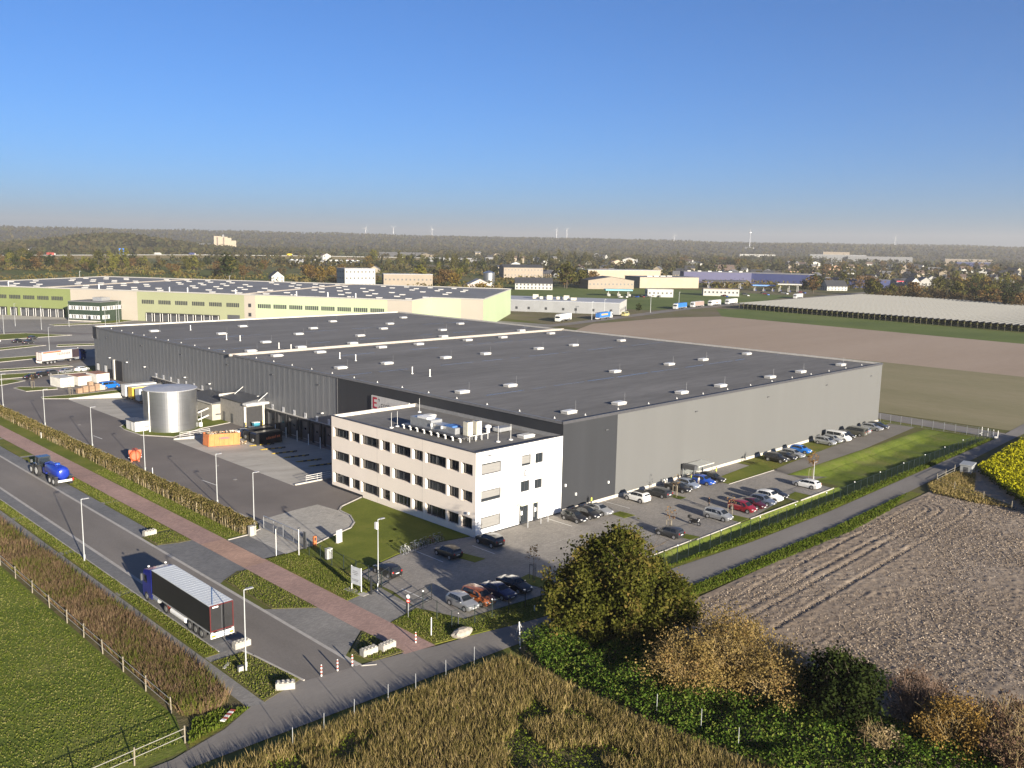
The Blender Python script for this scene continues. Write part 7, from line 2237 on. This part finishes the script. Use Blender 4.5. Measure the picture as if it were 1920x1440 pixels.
for n_, lab, cat, x, y, w, d, h, wl, rf, kd, tl, rw in BL:
    t = building(n_, lab, cat, x, y, w, d, h, wl, rf, kd, tl, max(1, rw), None, rw > 0, gable_front='front' in lab or 'narrow' in lab or 'steep' in lab, rh=3.2 if w > 40 or 'shop' in lab else None)
    if 'red sloping' in lab:
        MB().box(-17, 17, -.7, -.5, 4.6, 5.6).build('fascia', shade('fascia_red', (0.5, 0.03, 0.06)), t)
    if 'raised centre' in lab:
        MB().box(-50, 40, 10, 60, 26.5, 36).build('raised_roof', BE, t)
    if 'violet' in lab:
        for k in range(6):
            MB().box(-34 + k * 12, -30 + k * 12, 8, 12, 13.0, 13.9).build('skylight', DOME, t)
    if 'brown gates' in lab:
        for k in (-26, 2, 20):
            MB().box(k, k + 7, -.1, 0, 0, 6).build('gate', RB, t)
    if 'grey-roofed warehouse' in lab:
        for k in range(4):
            MB().box(-20 + k * 9, -14 + k * 9, 10 + k * 3, 14 + k * 3, 11.0, 11.6).build('skylight', DOME, t)
    if 'rooflights' in lab:
        for k in range(13):
            MB().box(-56 + k * 9, -52 + k * 9, 6, 10, 8.5, 9.6).build('skylight', DOME, t)
    if 'blue metal' in lab:
        MB().box(-37.1, -37, -.2, 40, 0, 12).build('end_wall', shade('wall_blue_light', (0.06, 0.1, 0.36)), t)
# silo works
t = thing('silo_tower', 'tall cream silo tower with brown stripes on the horizon', 'silo', (1600, 3220, 0), math.atan2((CAMV.x - 1600), -(CAMV.y - 3220)) + .2)
for x0, x1, h in ((-44, -18, 52), (-18, 8, 50), (8, 22, 46), (22, 40, 36)):
    MB().box(x0, x1, 0, 24, 0, h).build('silo_block', CR, t)
for x in (-34, -10):
    MB().box(x, x + 5, -.3, 0, 8, 48).build('stripe', RB, t)
MB().box(-12, -4, 4, 10, 50, 58).build('hoist_house', GRW, t)
t = thing('storage_silo', 'shining steel silo behind the market hall', 'silo', (529, 580, 0))
MB().lathe([(6, 0), (6, 11.5), (6.3, 11.6), (0, 14)], (0, 0), 24).build('shell', GALV, t)
MB().lathe([(6.05, 3.6), (6.1, 3.7), (6.05, 3.8)], (0, 0), 24).build('band', STEEL, t)
# radio mast
t = thing('radio_mast', 'slim radio mast rising above a white block', 'mast', (4351, 2561, 0))
MB().cyl((0, 0, 0), (0, 0, 150), 4, 1.2, 8).build('mast', STEEL, t)
MB().cyl((0, 0, 128), (0, 0, 132), 7, n=10).build('platform', WHITE, t)
MB().box(-22, 22, -15, 15, 0, 52).build('base_block', WW, t)
# petrol stations
for k, (x, y, w, d, h, cm, lab) in enumerate(((480, 373, 22, 12, 5.6, shade('canopy_teal', (0.16, 0.36, 0.42)), 'turquoise petrol station canopy beside the white kiosk'),
                                              (700, 412, 42, 20, 8.0, RD, 'dark flat canopy with blue underside behind the restaurant'), (689, 362, 22, 12, 6.0, shade('canopy_blue', (0.1, 0.22, 0.5)), 'light blue petrol station canopy behind the restaurant'),
                                              (694, 338, 22, 14, 8.0, WW, 'white flat canopy beside the light blue one'))):
    c = CAMV - Vector((x, y))
    t = thing('petrol_canopy', lab, 'canopy', (x, y, 0), math.atan2(c.x, -c.y) + .15, 'petrol station canopies')
    MB().box(-w / 2, w / 2, 0, d, h - 1.0, h).build('roof', cm, t)
    for sx in (-.38, 0, .38):
        for yy in (.25, .75):
            MB().box(sx * w - .2, sx * w + .2, d * yy - .2, d * yy + .2, 0, h - 1.0).build('pillar', WW, t)
            MB().box(sx * w + .8, sx * w + 1.6, d * yy - .4, d * yy + .4, 0, 1.8).build('pump', BLW if k else WW, t)
for k in range(24):
    x, y = ((468 + k * 5.2, 362 - k * 1.5) if k < 9 else (560 + (k - 9) * 11.0, 322 + (k % 3) * 9))
    c3 = ('white', 'silver', 'black', 'blue', 'red', 'graphite')[k % 6]
    t = thing('parked_car', c3 + ' car on the forecourts beyond the far road', 'car', (x, y, 0), k * 1.1, 'cars on the far forecourts')
    MB().loft([[(-2.1, -.85, .3), (2.1, -.85, .3), (2.1, .85, .3), (-2.1, .85, .3)], [(-2.1, -.86, .9), (2.0, -.86, .8), (2.0, .86, .8), (-2.1, .86, .9)]]).build('body', COLS[c3], t)
    MB().loft([[(-1.8, -.8, .9), (1.0, -.8, .85), (1.0, .8, .85), (-1.8, .8, .9)], [(-1.4, -.62, 1.45), (.3, -.62, 1.45), (.3, .62, 1.45), (-1.4, .62, 1.45)]]).build('cabin', CARGLASS, t)
    for xx in (-1.3, 1.3):
        for s in (-1, 1):
            MB().cyl((xx, s * .7, .32), (xx, s * .88, .32), .32, n=8).build('wheel', TYRE, t)
# houses scattered through the town
HZ = [(600, 900, 'red'), (820, 760, 0), (900, 700, 0), (980, 860, 0), (1060, 760, 0), (1120, 640, 0), (1180, 700, 0), (1240, 560, 0), (1010, 560, 0), (1100, 480, 0), (1180, 420, 0), (1260, 470, 0), (1330, 520, 0), (1420, 560, 0),
      (1300, 380, 0), (1400, 440, 0), (1500, 520, 0), (1240, 330, 0), (1150, 360, 0), (1480, 640, 0), (1600, 700, 0), (1700, 560, 0), (1760, 640, 0), (1850, 560, 0), (1950, 700, 0), (2050, 620, 0), (2200, 760, 0), (2100, 900, 0), (1900, 880, 0), (1750, 900, 0),
      (860, 1300, 0), (1000, 1560, 0), (1350, 1700, 0), (1500, 1600, 0), (1800, 1900, 0), (2000, 2200, 0), (2150, 2050, 0), (2300, 1900, 0), (2500, 2100, 0), (2600, 1800, 0), (640, 2300, 0), (900, 2500, 0), (1200, 2600, 0), (1300, 2900, 0)]
r4 = random.Random(4)
for _ in range(58):
    a_ = math.radians(r4.uniform(15.5, 46))
    d_ = r4.uniform(1050, 2300)
    HZ.append((-98 + d_ * math.cos(a_), -88 + d_ * math.sin(a_), 0))
for x, y, _ in HZ:
    wl, ln = r4.choice(((WW, 'white'), (WW, 'white'), (BE, 'beige'), (CR, 'cream'), (GRW, 'grey')))
    rf, rn = r4.choice(((RD, 'dark'), (RB, 'brown'), (RG, 'grey')))
    far = math.hypot(x + 98, y + 88)
    building('house', '%s town house with %s gable roof among the trees' % (ln, rn), 'house', x + r4.uniform(-20, 20), y + r4.uniform(-20, 20), r4.uniform(11, 20) * (1.6 if far > 1800 else 1), r4.uniform(9, 12), r4.uniform(8.5, 11.5) * (1.35 if far > 1800 else 1), wl, rf, 'gable', r4.uniform(-.9, .9), 2, 'houses of the town', far < 1500, r4.random() < .4)

# motorway on its bank, sign and traffic
BANKM = ground_mat('motorway_bank', [(0.07, 0.065, 0.025), (0.11, 0.09, 0.045), (0.14, 0.11, 0.06)], 0.02, 0.3, 0.4, 0)
mp = [(100, 1500), (300, 1590), (620, 1730), (800, 1775), (1000, 1735), (1180, 1610), (1330, 1480)]
b, c = MB(), MB()
for (x0, y0), (x1, y1) in zip(mp[:-1], mp[1:]):
    n = Vector((-(y1 - y0), x1 - x0)).normalized()
    for bb, ws, zs in ((b, (-34, -17), (-.1, 6)), (b, (17, 34), (6, -.1))):
        bb.quad((x0 + n.x * ws[0], y0 + n.y * ws[0], zs[0]), (x1 + n.x * ws[0], y1 + n.y * ws[0], zs[0]), (x1 + n.x * ws[1], y1 + n.y * ws[1], zs[1]), (x0 + n.x * ws[1], y0 + n.y * ws[1], zs[1]))
    c.quad((x0 + n.x * -17, y0 + n.y * -17, 6), (x1 + n.x * -17, y1 + n.y * -17, 6), (x1 + n.x * 17, y1 + n.y * 17, 6), (x0 + n.x * 17, y0 + n.y * 17, 6))
    c.obox(((x0 + x1) / 2 - n.x * 16.5, (y0 + y1) / 2 - n.y * 16.5, 6.5), (math.hypot(x1 - x0, y1 - y0), .5, 1.0), math.atan2(y1 - y0, x1 - x0))
structure(b.build('embankment', BANKM))
structure(c.build('motorway', shade('motorway_deck', (0.26, 0.26, 0.26))))
t = thing('motorway_sign', 'big blue motorway sign above the embankment', 'sign', (606, 1708, 6), 0)
MB().obox((0, 0, 7.5), (10, .5, 11), math.atan2(-700, 1796) + math.pi / 2 - 1.2).build('panel', shade('sign_blue', (0.02, 0.12, 0.5)), t)
for s in (-3, 3):
    MB().cyl((s, 0, 0), (s, 0, 3), .3, n=6).build('post', STEEL, t)
for x, y, m_, lab in ((455, 1640, shade('load_red', (0.3, 0.05, 0.04)), 'truck with red load on the motorway'), (770, 1752, BLW, 'blue truck on the motorway'), (985, 1722, YELLOW, 'yellow truck on the motorway'), (690, 1738, WW, 'white truck on the motorway')):
    t = thing('motorway_truck', lab, 'truck', (x, y, 6), .3)
    MB().box(-8, 5, -1.5, 1.5, 1.2, 5).build('load', m_, t)
    MB().box(5.4, 8, -1.4, 1.4, .8, 4).build('cab', WW, t)
    for xx in (-6, -4.5, 6.5):
        MB().cyl((xx, -1.5, .6), (xx, 1.5, .6), .6, n=8).build('axle', TYRE, t)

# lamps by the far road
for x, y in ((280, 232), (304, 243), (419, 272), (356, 249), (191, 745), (264, 613)):
    t = thing('street_lamp', 'slim pale lamp post along the far road', 'street lamp', (x, y, 0), group='lamps along the far road')
    MB().cyl((0, 0, 0), (0, 0, 10), .16, .1, 6).build('pole', POLE, t)
    MB().box(-.1, 1.2, -.15, .15, 9.9, 10.1).build('lamp_head', POLE, t)

# orchard rows under nets
NET = shade('hail_net', (0.12, 0.12, 0.113), 0.8)
FRU = leaf_mat('orchard_leaf', [(0.03, 0.04, 0.008), (0.06, 0.07, 0.014), (0.1, 0.1, 0.03)], .3, .2, .6)
b = MB().m(0)
for k in range(24):
    b.quad((k * 9.2, -.6, 3.2 - .25 * (k % 2)), (k * 9.2 + 9.2, -.6, 2.95 + .25 * (k % 2)), (k * 9.2 + 9.2, 0, 4.1), (k * 9.2, 0, 4.1))
    b.quad((k * 9.2, 0, 4.1), (k * 9.2 + 9.2, 0, 4.1), (k * 9.2 + 9.2, .6, 2.95 + .25 * (k % 2)), (k * 9.2, .6, 3.2 - .25 * (k % 2)))
b.m(1)
for k in range(25):
    b.cyl((k * 9.2, 0, 0), (k * 9.2, 0, 4.3), .07, n=4)
net_me = b.mesh('netting', [NET, WOOD])
P = np.column_stack([rng.uniform(0, 221, 900), rng.normal(0, .35, 900), rng.uniform(.4, 3.0, 900)])
V, F = leaves(P, .5)
fru_me = np_mesh('fruit_trees', V, F, FRU, rng.random(900))
for k in range(58):
    t = thing('orchard_row', 'row of low fruit trees under pale hail netting', 'orchard row', (416 + k * .42, 38 + k * 3.5, 0), .06, 'netted orchard rows')
    place('netting', net_me, t)
    o = place('fruit_trees', fru_me, t)
sheet('orchard_ground', [(412, 30), (640, 44), (680, 250), (440, 240)], -.025, LAWN)

# ------------------------------------------------------------------ trees of the middle distance: each a thing
def tree_master(kind, seed, cols, h, r, n, size, z0=.2, trunk=.25, sig=.9):
    t = thing('broadleaf_tree' if kind == 'round' else 'poplar_tree' if kind == 'poplar' else 'conifer_tree' if kind == 'fir' else 'bush', kind, 'tree' if kind != 'bush' else 'bush')
    MB().cyl((0, 0, -.2), (0, 0, h * .55), trunk, trunk * .4, 6).build('trunk', BARK, t)
    if kind == 'fir':
        rr = np.random.default_rng(seed)
        q = rr.random(n) ** .7
        a = rr.random(n) * 2 * np.pi
        rad = r * (1 - q) * (.5 + .6 * rr.random(n))
        P, ti = np.column_stack([rad * np.cos(a), rad * np.sin(a), h * (.08 + .92 * q)]), rr.random(n)
    else:
        P, ti = crown_points(n, max(10, n // 14), r, r, h * z0, h, sig, seed, .4)
    V, F = leaves(P, size)
    link('crown', np_mesh('crown', V, F, leaf_mat('tree_%d' % seed, cols, .25, .25, .6), ti), t)
    return t


TM = {
    'olive': tree_master('round', 101, [(0.03, 0.033, 0.008), (0.07, 0.068, 0.016), (0.11, 0.095, 0.025)], 14, 5, 420, .75),
    'golden': tree_master('round', 102, [(0.075, 0.05, 0.012), (0.14, 0.095, 0.022), (0.19, 0.13, 0.035)], 13, 4.6, 420, .7),
    'russet': tree_master('round', 103, [(0.05, 0.033, 0.014), (0.105, 0.065, 0.024), (0.14, 0.09, 0.04)], 12, 5, 400, .7),
    'dark green': tree_master('round', 104, [(0.012, 0.018, 0.006), (0.026, 0.034, 0.01), (0.045, 0.052, 0.015)], 13, 5, 420, .75),
    'yellow-green': tree_master('round', 105, [(0.06, 0.065, 0.012), (0.105, 0.105, 0.02), (0.14, 0.125, 0.03)], 15, 4.2, 420, .7),
    'poplar': tree_master('poplar', 106, [(0.04, 0.042, 0.012), (0.075, 0.07, 0.02), (0.1, 0.085, 0.03)], 20, 2.6, 380, .8),
    'fir': tree_master('fir', 107, [(0.008, 0.013, 0.006), (0.017, 0.024, 0.01), (0.03, 0.036, 0.014)], 14, 3.4, 380, .7),
    'bush': tree_master('bush', 108, [(0.045, 0.03, 0.018), (0.08, 0.055, 0.028), (0.1, 0.08, 0.03)], 7, 5.4, 360, .6, .05),
}
ZONES = {
    'behind the green hall': ([(207, 980), (295, 959), (349, 789), (408, 663), (612, 965), (519, 1121), (408, 1261), (291, 1271)], 46, ('olive', 'golden', 'bush', 'russet', 'yellow-green', 'dark green', 'bush')),
    'below the motorway bank': ([(253, 1203), (328, 1194), (404, 1070), (549, 1403), (419, 1469), (343, 1534)], 22, ('olive', 'bush', 'russet', 'dark green', 'yellow-green')),
    'before the white office block': ([(358, 659), (399, 597), (485, 716), (454, 817)], 16, ('russet', 'golden', 'russet', 'bush')),
    'between the warehouses': ([(425, 576), (453, 532), (586, 682), (564, 751)], 14, ('golden', 'yellow-green', 'russet')),
    'in the park beyond the warehouses': ([(599, 885), (636, 729), (657, 690), (935, 977), (1037, 1175), (843, 1225)], 40, ('yellow-green', 'golden', 'olive', 'fir', 'dark green', 'poplar')),
    'beside the terraced houses': ([(530, 463), (560, 448), (680, 567), (655, 603)], 9, ('olive', 'russet', 'olive')),
    'beyond the blue hall': ([(1264, 1082), (1301, 823), (1732, 802), (2544, 1198), (2160, 1384), (1744, 1495)], 56, ('olive', 'golden', 'russet', 'poplar', 'dark green', 'fir')),
    'among the far houses': ([(1180, 560), (1662, 413), (2400, 700), (2000, 900)], 40, ('olive', 'russet', 'golden', 'dark green')),
    'in the belt along the orchard': ([(655, 250), (648, 176), (600, 105), (698, 136), (753, 218), (745, 278)], 44, ('bush', 'russet', 'olive', 'bush', 'dark green', 'bush')),
    'by the main road': ([(708, 335), (766, 287), (893, 343), (800, 383)], 10, ('dark green', 'russet', 'olive')),
    'behind the orchard belt': ([(801, 250), (813, 170), (1207, 282), (1051, 345)], 34, ('olive', 'golden', 'yellow-green', 'dark green', 'russet')),
    'in the windbreak beyond the park': ([(1042, 1108), (1178, 995), (1587, 1343), (1404, 1488)], 42, ('poplar', 'poplar', 'fir', 'olive')),
}
NAME = {'poplar': 'tall slim poplar', 'fir': 'dark pointed conifer', 'bush': 'low spreading brown-green bush'}
r5 = random.Random(9)
for zn, (poly, n, kinds) in ZONES.items():
    for x, y in scatter(poly, n):
        k = r5.choice(kinds)
        s = r5.uniform(.75, 1.25) * (1.25 if math.hypot(x, y) > 1300 else 1)
        dup(TM[k], (x, y, 0), r5.uniform(0, 6.28), '%s %s' % (NAME.get(k, k + ' broadleaf tree'), zn), 'trees ' + zn, None, (s * r5.uniform(.85, 1.2), s * r5.uniform(.85, 1.2), s))
for x, y, k, s, lab in ((342, 764, 'dark green', 1.9, 'big dark green tree standing alone behind the green hall roof'), (258, 1096, 'dark green', 1.5, 'wide dark tree near the motorway bridge'), (291, 1132, 'dark green', 1.3, 'dark tree beside the wide one near the motorway bridge'),
                        (540, 484, 'olive', 1.7, 'large olive tree beside the terraced houses'), (550, 496, 'russet', 1.5, 'large russet tree beside the terraced houses'), (712, 323, 'russet', 1.25, 'purple-brown round tree beside the petrol stations'), (901, 1289, 'yellow-green', 1.7, 'tall yellow-green tree by the motorway'),
                        (389, 441, 'golden', .8, 'golden tree at the back of the green hall end wall'), (309, 323, 'russet', .45, 'small bare tree by the low grey building near the hall corner'), (323, 283, 'russet', .45, 'small bare tree in the middle of the low grey building'),
                        (330, 272, 'dark green', .4, 'small dark tree before the low grey building'), (351, 254, 'dark green', .4, 'small dark tree by the white end wall')):
    dup(TM[k], (x, y, 0), s, lab, None, None, (s, s, s))
for k in TM:
    drop(TM[k])

# ------------------------------------------------------------------ hills and the far woods
nr, na = 46, 220
R_ = np.linspace(2700, 9200, nr)
A_ = np.radians(np.linspace(6, 86, na))
RR, AA = np.meshgrid(R_, A_, indexing='ij')
XX, YY = -98 + RR * np.cos(AA), -88 + RR * np.sin(AA)
t_ = np.clip((RR - 3600) / 3000, 0, 1)
ZZ = -1.0 + (t_ * t_ * (3 - 2 * t_)) * (62 + 46 * fbm(XX / 1500, YY / 1500, 4, 71) + 16 * (fbm(XX / 240, YY / 240, 3, 73) - .5))
deg = np.degrees(AA)
ZZ += 40 * np.exp(-((deg - 69.0) / 4.2) ** 2) * np.exp(-((RR - 2950) / 260) ** 2)
HILL = ground_mat('wooded_hill', [(0.016, 0.018, 0.010), (0.032, 0.031, 0.016), (0.048, 0.042, 0.022), (0.042, 0.046, 0.018)], 0.004, 0.03, 0.55, 0)
V = np.stack([XX.ravel(), YY.ravel(), ZZ.ravel()], 1)
I = np.arange(nr * na).reshape(nr, na)
F = np.stack([I[:-1, :-1].ravel(), I[1:, :-1].ravel(), I[1:, 1:].ravel(), I[:-1, 1:].ravel()], 1)
structure(link('hills', np_mesh('hills', V, F, HILL, smooth=True)))


def hill_z(x, y):
    r, a = np.hypot(x + 98, y + 88), np.degrees(np.arctan2(y + 88, x + 98))
    i = np.clip((r - 2700) / (9200 - 2700) * (nr - 1), 0, nr - 1.001)
    j = np.clip((a - 6) / 80 * (na - 1), 0, na - 1.001)
    i0, j0 = i.astype(int), j.astype(int)
    fi, fj = i - i0, j - j0
    z = (ZZ[i0, j0] * (1 - fj) + ZZ[i0, j0 + 1] * fj) * (1 - fi) + (ZZ[i0 + 1, j0] * (1 - fj) + ZZ[i0 + 1, j0 + 1] * fj) * fi
    return np.where(r < 2700, 0, np.maximum(z, 0))


WOODF = leaf_mat('far_wood', [(0.014, 0.017, 0.009), (0.028, 0.029, 0.013), (0.052, 0.042, 0.018), (0.04, 0.045, 0.016), (0.07, 0.054, 0.022)], 0.01, .15, .5)
n = 5200
a = np.radians(rng.uniform(10, 82, n * 3))
r = 1150 + (4600 - 1150) * rng.random(n * 3) ** .8
x, y = -98 + r * np.cos(a), -88 + r * np.sin(a)
keep = fbm(x / 160, y / 160, 3, 81) > .47
da = np.degrees(a)
keep &= ~((r < 2000) & (da > 52) & (da < 76) & (np.abs(r - 1830) < 140))
x, y, r = x[keep][:n], y[keep][:n], r[keep][:n]
z = hill_z(x, y)
k = 13
hh = rng.uniform(8, 17, len(x)) * np.where(r > 2600, 1.25, 1)
P = np.repeat(np.column_stack([x, y, z]), k, 0)
off = rng.normal(size=(len(P), 3)) * np.column_stack([np.repeat(hh, k) * .26] * 2 + [np.repeat(hh, k) * .24])
P = P + off
P[:, 2] = np.maximum(P[:, 2] + np.repeat(hh, k) * .52, np.repeat(z, k) + 1.2)
V, F = leaves(P, 2.6)
o = link('far_woodland', np_mesh('far_woodland', V, F, WOODF, np.repeat(rng.random(len(x)), k)))
o['kind'] = 'stuff'
o['label'] = 'far-off woods and tree belts of the plain'
n = 26000
a = np.radians(rng.uniform(7, 85, n))
r = 3200 + 5200 * rng.random(n) ** .9
x, y = -98 + r * np.cos(a), -88 + r * np.sin(a)
P = np.column_stack([x, y, hill_z(x, y) + rng.uniform(2, 11, n)])
extra = rng.normal(size=(9000, 2))
ax = np.radians(69 + 4.4 * extra[:, 0])
rx = 2950 + 260 * extra[:, 1]
ex, ey = -98 + rx * np.cos(ax), -88 + rx * np.sin(ax)
P = np.concatenate([P, np.column_stack([ex, ey, hill_z(ex, ey) + rng.uniform(1, 13, 9000)])])
V, F = leaves(P, 7.5)
o = link('hill_woodland', np_mesh('hill_woodland', V, F, WOODF, rng.random(len(P))))
o['kind'] = 'stuff'
o['label'] = 'autumn woods covering the low hills'
# scrub and hedges between the buildings
n = 1900
a = np.radians(rng.uniform(13, 76, n * 4))
r = 620 + 900 * rng.random(n * 4)
x, y = -98 + r * np.cos(a), -88 + r * np.sin(a)
da = np.degrees(a)
keep = (fbm(x / 70, y / 70, 3, 91) > .52) & ((da > 46) | (r > 930) | (da < 19))
keep &= ~((x > 400) & (x < 690) & (y < 300)) & (((x - 154.8) * D1.x + (y - 231.5) * D1.y > 40) | ((x - 154.8) * -D1.y + (y - 231.5) * D1.x > 150))
x, y = x[keep][:n], y[keep][:n]
k = 16
hh = rng.uniform(2.5, 7, len(x))
P = np.repeat(np.column_stack([x, y, np.zeros(len(x))]), k, 0) + rng.normal(size=(len(x) * k, 3)) * np.repeat(hh, k)[:, None] * np.array([.5, .5, .22])
P[:, 2] = np.maximum(P[:, 2] + np.repeat(hh, k) * .45, .4)
V, F = leaves(P, 1.05)
o = link('scrub', np_mesh('scrub', V, F, leaf_mat('scrub_leaf', [(0.04, 0.04, 0.014), (0.085, 0.068, 0.022), (0.12, 0.088, 0.035), (0.09, 0.09, 0.022), (0.15, 0.105, 0.05)], 0.02, .2, .5), np.repeat(rng.random(len(x)), k)))
o['kind'] = 'stuff'
o['label'] = 'autumn scrub and hedges around the far buildings'
# wind turbines on the crest
for k, (deg_, rr_, h) in enumerate(((54.5, 7700, 62), (52.8, 7600, 72), (50.4, 7600, 68), (42.6, 7500, 84), (41.95, 7500, 88), (35.3, 7900, 60), (22.6, 7900, 60))):
    x, y = -98 + rr_ * math.cos(math.radians(deg_)), -88 + rr_ * math.sin(math.radians(deg_))
    z = float(hill_z(np.array([x]), np.array([y]))[0])
    t = thing('wind_turbine', 'white wind turbine on the crest of the hills', 'wind turbine', (x, y, z), math.radians(deg_) - math.pi / 2, 'wind turbines on the horizon')
    MB().cyl((0, 0, 0), (0, 0, h), 1.9, 1.0, 8).build('tower', WHITE, t)
    MB().box(-1.3, 1.3, -4, 4, h - 1.3, h + 1.6).build('nacelle', WHITE, t)
    for q in range(3):
        a_ = .4 + k * .7 + q * 2.094
        MB().cyl((0, -5, h), (30 * math.sin(a_), -5, h + 30 * math.cos(a_)), 1.0, .3, 5).build('blade', WHITE, t)

# ------------------------------------------------------------------ the air
m_ = bpy.data.materials.new('haze_air')
m_.use_nodes = True
nt_ = m_.node_tree
nt_.nodes.remove(nt_.nodes['Principled BSDF'])
pv = nt_.nodes.new('ShaderNodeVolumePrincipled')
pv.inputs['Color'].default_value = (0.72, 0.70, 0.68, 1)
pv.inputs['Density'].default_value = 0.00010
pv.inputs['Anisotropy'].default_value = 0.2
nt_.links.new(pv.outputs[0], nt_.nodes['Material Output'].inputs['Volume'])
hz_ = MB().box(-9200, 14200, -6200, 14200, -3.0, 300.0).build('haze', m_)
hz_['kind'] = 'stuff'
hz_['label'] = 'thin bluish haze in the air'
